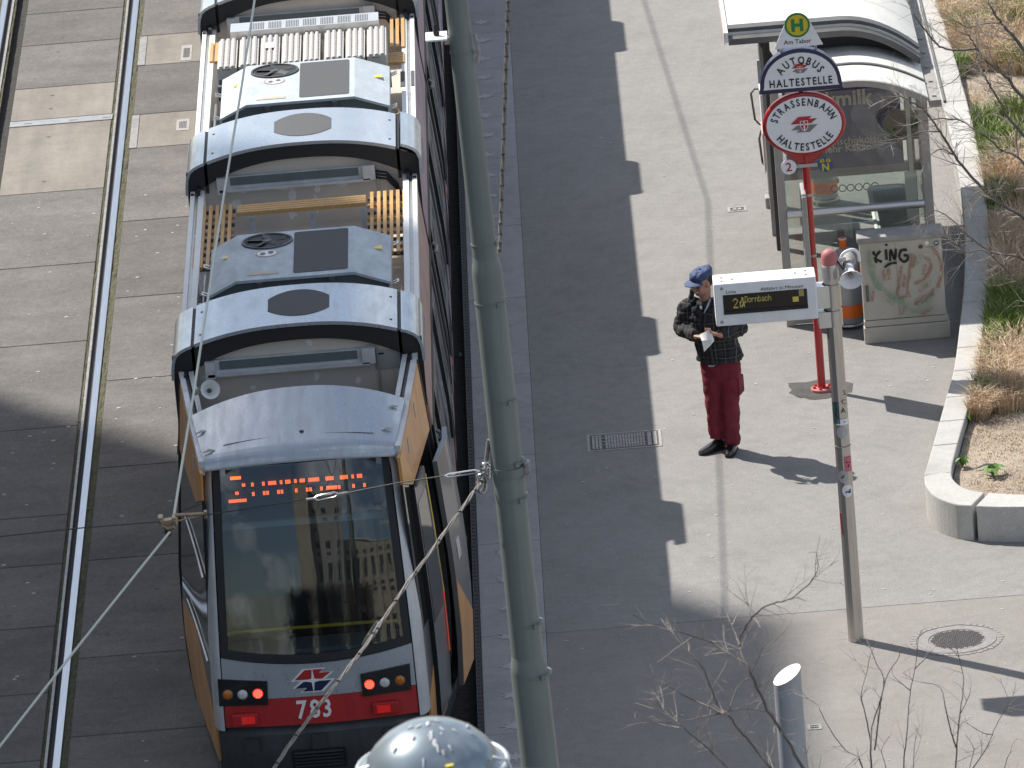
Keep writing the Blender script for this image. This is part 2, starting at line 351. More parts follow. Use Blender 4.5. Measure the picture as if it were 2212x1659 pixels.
# ------------------------------------------------------------------ text helper
_tc = {}
def text2d(s, size=1.0, bold=0.0):
    """flat outline of a string: (verts2d, faces, width); baseline y=0, starts at x=0"""
    key = (s, bold)
    if key not in _tc:
        c = bpy.data.curves.new('text', 'FONT'); c.body = s; c.size = 1; c.offset = bold; c.resolution_u = 2
        o = bpy.data.objects.new('text', c); me = o.to_mesh()
        vs = [(v.co.x, v.co.y) for v in me.vertices]; fs = [tuple(p.vertices) for p in me.polygons]
        o.to_mesh_clear(); bpy.data.objects.remove(o); bpy.data.curves.remove(c)
        x0 = min((v[0] for v in vs), default=0); x1 = max((v[0] for v in vs), default=.3)
        _tc[key] = ([(a-x0, b) for a, b in vs], fs, x1-x0)
    vs, fs, wd = _tc[key]
    return [(a*size, b*size) for a, b in vs], fs, wd*size
def text_on(mb, s, org, ux, uy, size, bold=0.0, align='L', stretch=1.0, space=0.0):
    """lay a string flat on the plane through org spanned by ux (reading direction) and uy (up)"""
    org = Vector(org); ux = Vector(ux); uy = Vector(uy)
    if space:
        x = 0; items = []
        for ch in s:
            if ch == ' ': x += size*.35; continue
            vs, fs, wd = text2d(ch, size, bold); items.append((x, vs, fs)); x += wd*stretch + space
        total = x - space
    else:
        vs, fs, total = text2d(s, size, bold); items = [(0, vs, fs)]; total *= stretch
    sh = {'L': 0, 'C': -total/2, 'R': -total}[align]
    for x, vs, fs in items: mb.add([org + ux*(a*stretch+x+sh) + uy*b for a, b in vs], fs)
    return total
def text_arc(mb, s, c, ux, uy, rx, ry, a0, a1, size, bold=0.0, out=True, stretch=1.0):
    """letters standing on an ellipse arc from angle a0 to a1 (degrees)"""
    c = Vector(c); ux = Vector(ux); uy = Vector(uy)
    ws = [text2d(ch, size, bold)[2]*stretch for ch in s]; gap = size*.16; tot = sum(ws) + gap*(len(s)-1); x = 0
    for ch, wd in zip(s, ws):
        a = R(a0 + (a1-a0)*((x+wd/2)/tot)); x += wd+gap
        p = c + ux*(rx*cos(a)) + uy*(ry*sin(a)); nx, ny = cos(a)/rx, sin(a)/ry; n = hypot(nx, ny); nx /= n; ny /= n
        if not out: nx, ny = -nx, -ny
        up = ux*nx + uy*ny; rt = ux*ny - uy*nx
        vs, fs, _ = text2d(ch, size, bold)
        mb.add([p + rt*((vx*stretch)-wd/2) + up*vy for vx, vy in vs], fs)
EX, EZ = Vector((1,0,0)), Vector((0,0,1))

# ------------------------------------------------------------------ ground
TZ = -0.12                                     # top of the track slabs; the pavement is z = 0
KX0, KX1 = -0.385, 0.18                        # kerb strip of the tram platform
gnd = MB(); gnd.box(-400, 400, -400, 400, -.9, -.6); gnd.build('ground', M['farground'], kind='structure')
SEAMY = G(1900, 1310).y
MB().box(KX1+.003, 14, SEAMY+.006, 45, -.3, 0).build('pavement', M['asphalt'], kind='structure')
MB().box(KX1+.003, 14, -45, SEAMY-.004, -.3, 0).build('pavement', M['asphalt_smooth'], kind='structure')
# ragged darker joint where the two asphalt fields meet, and along the kerb strip
sj = MB(); sj.box(KX1, 14, SEAMY-.006, SEAMY+.008, -.28, -.003); sj.box(KX1+.0005, KX1+.0025, -45, 45, -.28, -.002)
M['seam'] = ground_mat('seam_bitumen', (.15,.145,.138), (.19,.184,.175))
kerb = sj.build('pavement_seam', M['seam'], kind='structure')
bp = thing('platform_edge', 'long pale concrete edge strip between tram and asphalt platform', 'kerb', (-.1, 0, 0)); del bp['category']; del bp['label']; bp['kind'] = 'structure'
y = -40.0; i = 0
ref = G(1149, 805).y
ys = [ref + 2.42*k for k in range(-15, 19)]
for a, c in zip(ys[:-1], ys[1:]):
    MB().box(KX0, KX1, a+.005, c-.005, -.45, 0.0).build('kerb_stone', M['kerb'], bp, bevel=.008)
MB().box(KX0-.055, KX0-.001, ys[0], ys[-1], -.45, -.03).build('rubber_edge', M['rubber'], bp)
nub = MB()
for k in range(0, 330): nub.box(KX0-.045, KX0-.02, -14+k*.1, -13.965+k*.1, -.031, -.027)
nub.build('rubber_stud', M['studgrey'] if 'studgrey' in M else M.setdefault('studgrey', mat('rubber_stud', (.02,.02,.021), .7)), bp, kind='stuff')
# faded star-shaped floor marks on the strip
M['mark'] = mat('faded_mark', (.41,.408,.405), .9, var=.25, scale=30)
yy = G(1048, 48).y; k = 0
while yy > -13:
    mk = MB(); pts = []
    for q in range(16):
        a = 2*pi*q/16; rr = (.115 if q % 2 == 0 else .055)*random.uniform(.75, 1.2); pts.append((-.13+rr*cos(a)*1.15, yy+rr*sin(a), .004))
    mk.poly(pts); mk.build('floor_mark', M['mark'], bp); yy -= .735
# asphalt patch round the red pole
ap = [(1702,830),(1760,822),(1800,818),(1838,828),(1842,846),(1800,858),(1760,862),(1725,860),(1708,848)]
ap = [G(a, c) for a, c in ap]
pm = MB(); pts = []
for i in range(len(ap)):
    a, c = ap[i], ap[(i+1) % len(ap)]
    for t in (0, .33, .66): q = a.lerp(c, t); pts.append((q.x+random.uniform(-.02,.02), q.y+random.uniform(-.03,.03), .004))
pm.poly(pts); pm.build('pavement_patch', M['asphalt_patch'], kind='structure')

# ------------------------------------------------------------------ track bed with slabs and rails
tb = bpy.data.objects.new('track_bed', MB().box(-12, KX0-.06, -45, 45, -.5, TZ-.09).mesh('track_bed', M['joint'])); COL.objects.link(tb); tb['kind'] = 'structure'
RX = -4.012                                     # head centre of the near rail of the left track
def rail(xh, inner):
    """grooved rail: running head at xh, groove on the inner side (inner = -1 left, +1 right)"""
    h = MB(); pr = [(-.034,-.09),(.034,-.09),(.034,.0),(.03,.006),(-.03,.006),(-.034,0)]
    h.prism([(xh+a, -44, TZ+c) for a, c in pr], (0, 88, 0)); o = h.build('rail', M['rail'], tb)
    g = MB(); a, c = sorted((xh+inner*.034, xh+inner*.082)); g.box(a, c, -44, 44, TZ-.09, TZ-.045); g.build('groove', M['rail_dark'], o)
    d = MB(); a, c = sorted((xh+inner*.082, xh+inner*.106)); d.box(a, c, -44, 44, TZ-.09, TZ+.001); d.build('guard', M['rail_guard'], o)
    for (p, q) in ((xh-inner*.035, xh-inner*.095), (xh+inner*.106, xh+inner*.135)):
        a, c = sorted((p, q)); n = 400
        mo = MB(); mo.grid(lambda u, v: (a+(c-a)*u, -20+45*v, TZ-.012+.014*noise.noise((u*3+xh, v*260, 1.3))), 3, n); mo.build('moss_joint', M['moss'], tb, kind='stuff', recalc=False)
    return o
rail(RX, -1); rail(RX-.034-1.435-.034, 1); rail(-1.69+.75, -1); rail(-1.69-.75, 1)
def gy(pts): return sorted((G(a, c, TZ).y for a, c in pts), reverse=True)
LJ = gy([(262,83),(251.7,176),(224,405),(210.6,565),(191.8,735),(170,918),(150.7,1110),(140,1216),(125,1351),(109.6,1495),(92.5,1642)])
cham = gy([(246,245),(245,258)])
LJ = sorted(LJ + [LJ[0]+1.33, LJ[0]+2.66, LJ[0]+4., LJ[0]+5.3, LJ[-1]-2.0, LJ[-1]-4, LJ[-1]-6] + cham, reverse=True)
RJ = gy([(297.8,78.7),(291,143),(279,249),(272,322),(254,479.5),(236,645),(222.6,823),(203.7,1012),(183,1211),(161,1423),(147,1592.6)])
RJ = sorted(RJ + [RJ[0]+2.5, RJ[0]+5, RJ[-1]-2.6, RJ[-1]-5.2], reverse=True)
XL0, XL1 = RX-1.368+.135, RX-.137
def slab(x0, x1, ya, yb, m): return MB().box(x0, x1, yb+.008, ya-.008, TZ-.088, TZ).build('paving_slab', m, tb, bevel=.008)
for a, c in zip(LJ[:-1], LJ[1:]):
    if abs(a-cham[0]) < 1e-6:
        ch = MB().box(XL0, XL1+.01, c+.02, a-.02, TZ-.088, TZ+.002).build('drain_channel', M['steel'], tb)
        for x in (-5.1, -4.6, -4.25): MB().box(x, x+.09, (a+c)/2-.02, (a+c)/2+.02, TZ+.002, TZ+.006).build('bolt_plate', M['iron'], ch)
        continue
    pale = abs(c-cham[0]) < .05 or abs(a-cham[1]) < .05
    slab(XL0, XL1, a, c, M['slab_pale' if pale else 'slab'])
    slab(XL0-3.2, XL0-.4, a, c, M['slab'])
XR0 = RX+.097
for i, (a, c) in enumerate(zip(RJ[:-1], RJ[1:])):
    mid = (a+c)/2; pale = any(abs(mid - G(*p, TZ).y) < .45 for p in ((300,110),(290,285)))
    slab(XR0+(.075 if pale else 0), -2.55, a, c, M['slab_pale' if pale else 'slab'])
    slab(-2.30, -1.06, a, c, M['slab'])
    if pale: MB().box(XR0-.01, XR0+.07, c+.02, a-.02, TZ-.08, TZ+.001).build('drain_box', M['rail_guard'], tb)
def small_grate(px0, px1, py0, py1, lift=TZ):
    a = G(px0, py1, lift); c = G(px1, py0, lift); x0, x1, y0, y1 = a.x, c.x, a.y, c.y
    o = MB().box(x0, x1, y0, y1, lift-.02, lift+.004).build('drain_grate', M['iron'], tb)
    s_ = MB(); n = 5
    for i in range(n):
        xx = x0+(x1-x0)*(.2+.6*(i+.5)/n); s_.box(xx-.006, xx+.006, y0+(y1-y0)*.2, y1-(y1-y0)*.2, lift+.004, lift+.006)
    s_.build('slot', M['iron_dark'], o, kind='stuff')
small_grate(390, 416, 97, 132); small_grate(380, 410, 257, 283)
hole = MB()
for p in [(113,206),(110,235),(105,296),(95,392),(135,80),(125,112),(167,910),(187,1100),(18,1330),(86,1245),(250,1660/1.1),(340,1272),(418,1368),(232,1500-130),(405,1450-20),(400,1500)]:
    q = G(*p, TZ); hole.lathe((q.x, q.y, TZ+.003), [(.001,.0),(.022,.0),(.024,-.002)], 8)
hole.build('lifting_hole', M['iron_dark'], tb, kind='stuff')

# ------------------------------------------------------------------ covers in the pavement
def rect_cover(name, label, px0, px1, py0, py1, bars, cat):
    a = G(px0, py1); c = G(px1, py0); x0, x1, y0, y1 = a.x, c.x, a.y, c.y; cx, cy = (x0+x1)/2, (y0+y1)/2
    t = thing(name, label, cat, (cx, cy, 0))
    f = MB()
    for q in ((x0,x1,y0,y0+.025),(x0,x1,y1-.025,y1),(x0,x0+.025,y0+.025,y1-.025),(x1-.025,x1,y0+.025,y1-.025)): f.box(*q, -.02, .006)
    f.build('frame', M['iron'], t)
    MB().box(x0+.025, x1-.025, y0+.025, y1-.025, -.03, .001).build('sump', M['iron_dark'], t)
    for (u0, u1, n) in bars:
        for i in range(n):
            wx0 = x0+(x1-x0)*u0; wx1 = x0+(x1-x0)*u1; st = (wx1-wx0)/n; xx = wx0+i*st
            MB().box(xx+st*.15, xx+st*.85, y0+.05, y1-.05, .001, .008).build('bar', M['iron'], t)
    return t
gt = rect_cover('gully_grate', 'long rectangular iron gully grate half in the tram shadow', 1270, 1427, 928, 977, [(.06,.2,3),(.24,.78,14),(.8,.95,2)], 'drain grate')
for y_ in (.3, .5, .7):
    a = G(1270, 977); c = G(1427, 928); MB().box(a.x+.16*.66, c.x-.14, a.y+(c.y-a.y)*y_-.008, a.y+(c.y-a.y)*y_+.008, .002, .0095).build('cross_bar', M['iron'], gt)
rect_cover('valve_cover', 'small iron valve cover in sunlit asphalt left of the glass shelter', 1573, 1612, 446, 459, [(.25,.75,2)], 'valve cover')
rect_cover('valve_cover', 'small iron valve cover just right of the slanted metal post', 1745, 1774, 1564, 1578, [(.2,.8,3)], 'valve cover')
M['coveriron'] = mat('worn_cover_iron', (.235,.22,.21), .75, .0, var=.2, scale=25)
mc = G(2068, 1382); mh = thing('manhole_cover', 'round iron manhole cover with chequered centre in the pavement', 'manhole cover', (mc.x, mc.y, 0))
MB().lathe((mc.x,mc.y,0), [(.245,.001),(.25,.006),(.335,.006),(.34,.001)], 40).build('frame', M['coveriron'], mh)
MB().lathe((mc.x,mc.y,0), [(.001,.003),(.236,.003),(.242,-.004)], 40).build('lid', M['coveriron'], mh)
st = MB()
for i in range(-10, 11):
    for j in range(-10, 11):
        x, y = i*.024, j*.024
        if hypot(x, y) < .222:
            p = (x*.707-y*.707, x*.707+y*.707); st.obox((mc.x+p[0], mc.y+p[1], .005), (.016,.016,.006), Matrix.Rotation(R(45),3,'Z'))
st.build('chequer', M['iron_dark'], mh, kind='stuff')
ring = MB()
for k in range(40):
    a = 2*pi*k/40; ring.obox((mc.x+.375*cos(a), mc.y+.375*sin(a), .002), (.03+random.uniform(-.01,.02), .05, .006), Matrix.Rotation(a,3,'Z'))
ring.build('stone_surround', M['coveriron'], mh, kind='stuff')

# ------------------------------------------------------------------ planter wall, soil, grass
def arcpts(p, n=10):
    # smooth through control points
    out = []
    for i in range(len(p)-1):
        p0 = Vector(p[max(i-1,0)]); p1 = Vector(p[i]); p2 = Vector(p[i+1]); p3 = Vector(p[min(i+2,len(p)-1)])
        for k in range(n):
            t = k/n; out.append(.5*((2*p1)+(p2-p0)*t+(2*p0-5*p1+4*p2-p3)*t*t+(3*p1-p0-3*p2+p3)*t**3))
    out.append(Vector(p[-1])); return out
OUT = [(4.45,14),(4.56,9.5),(4.58,7.6),(4.59,5.8),(4.57,4.3),(4.52,2.94),(4.41,1.3),(4.24,-.44),(4.10,-1.68),(3.98,-2.44),(3.77,-3.77),(3.64,-4.57)]
INN = [(4.72,14),(4.82,9.5),(4.84,7.6),(4.84,5.8),(4.81,4.3),(4.76,2.94),(4.65,1.3),(4.47,-.44),(4.34,-1.68),(4.22,-2.44),(4.0,-3.77),(3.885,-4.52)]
def at_y(pl, y):
    for (xa, ya), (xb, yb) in zip(pl[:-1], pl[1:]):
        if yb <= y <= ya: return xa+(xb-xa)*(ya-y)/(ya-yb)
    return pl[0][0] if y > pl[0][1] else pl[-1][0]
OUT = [(p.x, p.y) for p in arcpts(OUT, 6)]; INN = [(p.x, p.y) for p in arcpts(INN, 6)]
pw = thing('planter_wall', 'curved pale concrete planter wall with rounded end at lower right', 'wall', (4.2, -2, 0))
yj = [G(1997,1026,.33).y, G(2015,962,.33).y, G(2030,910,.33).y, G(2044,858,.33).y, G(2060,801,.33).y]
while yj[-1] < 13.3: yj.append(yj[-1]+.68)
WZ = .33
for a, c in zip(yj[:-1], yj[1:]):
    n = 4; o_ = [(at_y(OUT, a+.004+(c-a-.008)*k/n), a+.004+(c-a-.008)*k/n) for k in range(n+1)]; i_ = [(at_y(INN, p[1]-.02), p[1]) for p in o_]
    MB().prism([(x, y, -.1) for x, y in o_] + [(x, y, -.1) for x, y in reversed(i_)], (0,0,WZ+.1)).build('wall_block', M['coping'], pw, bevel=.012)
co_ = arcpts([(3.64,-4.58),(3.635,-4.85),(3.70,-5.17),(3.86,-5.42),(4.0,-5.50)], 5); ci_ = arcpts([(3.885,-4.53),(3.885,-4.72),(3.93,-4.92),(4.02,-5.08),(4.14,-5.17)], 5)
MB().prism([(p.x,p.y,-.1) for p in co_]+[(p.x,p.y,-.1) for p in reversed(ci_)], (0,0,WZ+.1)).build('wall_block', M['coping'], pw, bevel=.012)
co2 = [(4.035,-5.52),(4.25,-5.60),(4.6,-5.68)]; ci2 = [(4.175,-5.185),(4.35,-5.27),(4.62,-5.37)]
MB().prism([(x,y,-.1) for x,y in co2]+[(x,y,-.1) for x,y in reversed(ci2)], (0,0,WZ+.1)).build('wall_block', M['coping'], pw, bevel=.012)
for k in range(4):
    x0, x1 = 4.615+k*.9, 4.6+(k+1)*.9
    MB().prism([(x0,-5.68-.12*(x0-4.6),-.1),(x1,-5.68-.12*(x1-4.6),-.1),(x1,-5.37-.12*(x1-4.6),-.1),(x0,-5.37-.12*(x0-4.6),-.1)], (0,0,WZ+.1)).build('wall_block', M['coping'], pw, bevel=.012)
# soil
sp = [(x+.01, y) for x, y in INN] + [(p.x+.01, p.y+.01) for p in ci_] + [(4.35,-5.26),(4.62,-5.36),(8.2,-5.8),(14,-5.8),(14,14)]
so_ = MB()
def soilz(x, y): return .22 + .035*noise.noise((x*1.3, y*1.3, 0)) + .05*max(0, x-5)
bm = bmesh.new(); vs = [bm.verts.new((x, y, 0)) for x, y in sp]; bm.faces.new(vs); bmesh.ops.triangulate(bm, faces=bm.faces[:])
for _ in range(6):
    ed = [e for e in bm.edges if e.calc_length() > .45]
    if not ed: break
    bmesh.ops.subdivide_edges(bm, edges=ed, cuts=1); bmesh.ops.triangulate(bm, faces=bm.faces[:])
for v in bm.verts: v.co.z = soilz(v.co.x, v.co.y)
me = bpy.data.meshes.new('soil'); bm.to_mesh(me); bm.free(); me.materials.append(M['soil']); me.shade_smooth()
sob = bpy.data.objects.new('soil', me); COL.objects.link(sob); sob['kind'] = 'structure'
def inside(x, y): return x > (at_y(INN, y) if y > -4.5 else 3.95+max(0,(-4.6-y))*.7)+.02 and y > -5.2 and x < 8
def blades(name, m, spots, n, h, wdt, lean):
    b = MB()
    for _ in range(n):
        cx, cy, r = random.choice(spots); a = random.uniform(0, 2*pi); q = r*math.sqrt(random.random()); x = cx+q*cos(a); y = cy+q*sin(a)*1.6
        if not inside(x, y): continue
        z = soilz(x, y)-.01; hh = h*random.uniform(.5, 1.2); th = atan2(sin(a)*q+random.uniform(-.1,.1), cos(a)*q+random.uniform(-.1,.1)); ln = lean*random.uniform(.2, 1)*hh
        ph = random.uniform(0, pi); w2 = wdt*random.uniform(.6, 1.3); dx, dy = w2*cos(ph), w2*sin(ph)
        mx_, my_ = x+ln*.35*cos(th), y+ln*.35*sin(th); tx, ty = x+ln*cos(th), y+ln*sin(th)
        b.add([(x-dx,y-dy,z),(x+dx,y+dy,z),(mx_+dx*.7,my_+dy*.7,z+hh*.65),(mx_-dx*.7,my_-dy*.7,z+hh*.65),(tx,ty,z+hh*(1-.25*lean))], [(0,1,2,3),(3,2,4)])
    o = b.build(name, m, kind='stuff', recalc=False); return o
def sp_(l, z=.3): return [(G(a, c, z).x, G(a, c, z).y, r) for a, c, r in l]
DRY = sp_([(2160,780,.25),(2190,800,.3),(2140,820,.2),(2170,850,.25),(2200,760,.3),(2110,880,.12),(2180,560,.3),(2150,500,.22),(2200,500,.3),(2170,610,.25),(2010,30,.3),(2060,10,.35),(2100,40,.35),(2150,20,.35),(2200,40,.4),(2050,60,.3),(2110,90,.3),(2180,90,.35),(2020,-40,.4),(2120,-40,.5),(2200,-60,.5),(2205,130,.25),(2140,120,.2),(2205,430,.25),(2160,380,.2),(2195,350,.25)])
GRN = sp_([(2120,260,.16),(2135,300,.2),(2160,320,.25),(2130,345,.18),(2190,300,.25),(2150,640,.22),(2190,660,.3),(2150,700,.22),(2200,700,.3),(2130,690,.15),(2130,740,.14),(2115,790,.1),(2110,850,.1),(2180,40,.25),(2195,130,.2),(2060,140,.15),(2090,60,.18),(2140,450,.14),(2150,420,.2),(2010,60,.15),(2200,240,.2)])
blades('dry_grass', M['drygrass'], DRY, 24000, .30, .0035, 1.0)
blades('green_grass', M['greengrass'], GRN, 12000, .26, .006, .6)
blades('ground_cover', M['greengrass'], GRN+DRY, 5000, .07, .006, 1.2)
blades('dry_thatch', M['drygrass'], sp_([(2170,980,.5),(2140,930,.4),(2200,900,.5),(2180,1040,.35),(2190,200,.4),(2140,190,.3),(2090,200,.15),(2165,780,.5),(2190,560,.6),(2170,430,.5),(2120,60,.7),(2160,30,.8),(2060,40,.5),(2150,320,.5)]), 7000, .045, .004, 1.6)
def weed(px, py, n, r, label, h=.09):
    c = G(px, py, .22); t = MB()
    for k in range(n):
        a = 2*pi*k/n+random.uniform(-.3,.3); l = r*random.uniform(.6,1.1); w2 = l*.22; dx, dy = cos(a), sin(a); z = soilz(c.x,c.y)
        t.add([(c.x,c.y,z),(c.x+dx*l*.5-dy*w2,c.y+dy*l*.5+dx*w2,z+h*random.uniform(.7,1.2)),(c.x+dx*l,c.y+dy*l,z+h*random.uniform(.3,.9)),(c.x+dx*l*.5+dy*w2,c.y+dy*l*.5-dx*w2,z+h)], [(0,1,2,3)])
    tag_ = lone(t.build('weed', M['weed'], recalc=False), label, 'plant')
for p in [(2145,1030,16,.14,'green rosette weed on bare soil inside the wall curve'),(2080,1012,12,.1,'small green weed beside inner wall edge at the bend'),(2085,915,10,.1,'low green weed by the wall between dry grass and bare soil'),(2100,905,8,.07,'tiny pale weed right of the low weed by the wall'),
          (2060,140,26,.2,'bushy bright green plant beside the wall near the tree fork'),(2090,128,22,.18,'bright green plant in soil right of the bushy plant'),(2200,135,30,.26,'large leafy green plant at the right edge near the branches'),(2110,790,18,.14,'broad leafed weed along the wall below the shaded grass'),(2112,862,18,.13,'pale broad weed at foot of the dry tuft by the wall')]: weed(*p)
tw = G(2108,1012,.25); tq = G(2150,1002,.25)
lone(MB().tube([tw, (tw+tq)/2+Vector((0,.02,.01)), tq], [.008,.012,.005], 6).build('fallen_twig', M['twig']), 'dark fallen twig lying on the bare planter soil', 'twig')
# pale gum spots and grit on the paving
gum = MB()
for _ in range(170):
    x = random.uniform(.3, 4.2); y = random.uniform(-11, 9)
    if x > at_y(OUT, y)-.1 and y > -5.7: continue
    r = random.uniform(.006,.017); gum.lathe((x, y, .003), [(.0005,.001),(r,.001),(r*1.1,-.003)], 7)
for _ in range(130):
    x = random.uniform(-5.3, -2.7); y = random.uniform(-10, 8)
    if abs(x-RX) < .2: continue
    r = random.uniform(.008,.022); gum.lathe((x, y, TZ+.003), [(.0005,.001),(r,.001),(r*1.1,-.003)], 7)
M['gum'] = mat('pale_spot', (.36,.35,.34), .9)
gum.build('pale_grit', M['gum'], kind='stuff')

# ------------------------------------------------------------------ tram
XC = -1.69
TR = thing('tram', 'long silver articulated tram with orange wrapped rear cab and open roof wells', 'tram', (XC, -8, TZ))
def lerp_pl(pl, z):
    if z <= pl[0][0]: return pl[0][1]
    for (a, b), (c, d) in zip(pl[:-1], pl[1:]):
        if z <= c: return b+(d-b)*(z-a)/(c-a)
    return pl[-1][1]
PB = [(.02,1.10),(.3,1.15),(.8,1.18),(1.4,1.17),(2.3,1.085),(2.7,1.045),(3.05,1.01),(3.3,.99)]
PF = [(.0,.855),(.6,.86),(1.2,.85),(2.0,.82),(2.8,.785),(3.1,.77)]
def U(y, z):
    s = min(1, max(0, (-8.35-y)/1.95)); return lerp_pl(PB, z)*(1-s) + lerp_pl(PF, z)*s
def roofz(y):
    return 3.08 if y > -8.4 else 3.08 - (.29)*min(1, (-8.4-y)/1.6)
def side(name, m, sg, y0, y1, z0, z1, off=0.0, t=.02, nu=10, nv=6, parent=TR, **k):
    off = min(off, .006) if name in ('door_leaf','door_window','door_edge','rain_gutter','side_marker','window_post','seam_strip') and y0 > -8.5 and sg*off < .09 else off
    z0f = z0 if callable(z0) else (lambda y: z0); z1f = z1 if callable(z1) else (lambda y: z1)
    def fn(u, v):
        y = y0+(y1-y0)*u; z = z0f(y)+(z1f(y)-z0f(y))*v
        return (XC+sg*(U(y, z)+off), y, z), (sg, 0, 0)
    b = MB(); b.shell(fn, nu, nv, t); return b.build(name, m, parent, smooth=40, **k)
def yprof(z): return lerp_pl([(.05,-10.26),(.35,-10.36),(.6,-10.375),(1.15,-10.335),(1.4,-10.29),(1.7,-10.23),(2.0,-10.162),(2.3,-10.085),(2.55,-10.013),(2.8,-9.935)], z)
def yf(u, z): return yprof(z) + .12*u*u
def front(name, m, u0, u1, z0, z1, off=0.0, t=.02, nu=14, nv=4, parent=TR, **k):
    z0f = z0 if callable(z0) else (lambda u: z0); z1f = z1 if callable(z1) else (lambda u: z1)
    def fn(a, v):
        z_ = .5*(z0f(0)+z1f(0)); 
        ua = u0(z_) if callable(u0) else u0; ub = u1(z_) if callable(u1) else u1
        u = ua+(ub-ua)*a; z = z0f(u)+(z1f(u)-z0f(u))*v
        # edges lean in with height
        g = lerp_pl(PF, z)/lerp_pl(PF, z_); u *= g if callable(u0) or callable(u1) else 1
        return (XC+u, yf(u, z)-off, z), (0, -1, 0)
    b = MB(); b.shell(fn, nu, nv, t); return b.build(name, m, parent, smooth=40, **k)
def fpt(px, py):
    y = -10.36
    for _ in range(4): p = V(px, py, y); y = yf(p.x-XC, p.z)
    return p.x-XC, p.z
def onfront(b, start, off=.004):
    """wrap flat art (x, *, z) onto the tram front"""
    b.map(lambda p: Vector((p.x, yf(p.x-XC, p.z)-off, p.z)), start); return b
uW = lambda z: lerp_pl(PF, z) - .075                       # half width of windscreen
zWB = fpt(672, 1418)[1]; zRT = fpt(685, 1503)[1]; zRB = fpt(685, 1563)[1]; zWT = 2.76
M['palegap'] = mat('pale_interior_trim', (.30,.36,.38), .5)
M['interior'] = mat('tram_interior', (.035,.037,.04), .6); M['seatgrey'] = mat('tram_seat_grey', (.09,.10,.105), .6)
wb = lambda u: zWB + .075*(u/.77)**2
front('windscreen', M['winglass'], lambda z: -uW(z), lambda z: uW(z), wb, zWT, 0, .006, 28, 24)
def gask(u, z): return (XC+u, yf(u, z)-.006, z)
gk = MB()
for sg in (-1, 1):
    def fn(a, v, sg=sg):
        z = zWB-.05+.075+(zWT+.01-zWB-.03)*v; u = sg*(uW(z)+.012 - .06*a); return gask(u, z), (0,-1,0)
    gk.shell(fn, 2, 16, .02)
gk.shell(lambda a, v: (gask(-uW(1.2)-.005+2*(uW(1.2)+.005)*a, wb(-uW(1.2)+2*uW(1.2)*a)-.055+.075*v), (0,-1,0)), 24, 2, .02)
gk.shell(lambda a, v: (gask(-uW(2.7)+2*uW(2.7)*a, zWT-.035+.05*v), (0,-1,0)), 24, 2, .02)
gk.build('windscreen_gasket', M['rubber'], TR, smooth=40)
front('waist_panel', M['silver'], lambda z: -uW(z)-.012, lambda z: uW(z)+.012, zRT, lambda u: wb(u)-.06, 0, .02, 24, 4)
front('red_band', M['red'], lambda z: -uW(z)-.012, lambda z: uW(z)+.012, zRB, zRT-.004, 0, .02, 24, 3)
# corner pillars
for sg in (-1, 1):
    pl = MB()
    def fn(a, v, sg=sg):
        z = zRB-.03+(2.79-zRB+.03)*v; u1 = uW(z)+.022; u2 = U(-10.1, z)+.004; y1 = yf(u1, z)-.004
        c = sin(a*pi/2); d = 1-cos(a*pi/2)
        return (XC+sg*(u1+(u2-u1)*c), y1+.17*d*1.0+.02*a, z), (sg*c, -1+a, 0)
    pl.shell(fn, 8, 24, .02); pl.build('corner_pillar', M['silver2'], TR, smooth=50)
# bumper
bmp = MB()
def fb(a, v):
    z = .02+(zRB-.02-.02)*v; lim = lerp_pl(PF, z)+.0; u = -lim+2*lim*a; y = yf(u, z) - .03*(1-v) + .10*max(0, abs(u)-.66)/.2*.6 + (.05 if v > .9 else 0)
    return (XC+u, y, z), (0,-1,0)
bmp.shell(fb, 28, 10, .03); bo = bmp.build('bumper', M['darkgrey'], TR, smooth=30)
gx0, gz0 = fpt(634, 1652); gx1, gz1 = fpt(746, 1610); gz0 = gz1-.19
g = MB(); s0 = len(g.v)
g.prism([(XC+gx0,0,gz0),(XC+gx1,0,gz0),(XC+gx1,0,gz1),(XC+gx0,0,gz1)], (0,.005,0)); g.v = [(x, yf(x-XC, z)-.04+y, z) for x,y,z in g.v]
go = g.build('bumper_grille', M['rubber'], bo)
for k in range(5):
    zz_ = gz0+.03+k*.033; q = MB(); q.box(XC+gx0+.02, XC+gx1-.02, -.052, -.036, zz_, zz_+.014); q.v = [(x, yf(x-XC, z)+y, z) for x,y,z in q.v]; q.build('grille_bar', M['darkgrey'], go)
for px in (545, 690, 845):
    a, z = fpt(px, 1592 - (px-690)*.08); q = MB(); q.box(XC+a-.06, XC+a+.06, -.038, -.02, z-.09, z+.04); q.v = [(x, yf(x-XC, z)+y, z) for x,y,z in q.v]; q.build('tow_flap', M['interior'], bo)
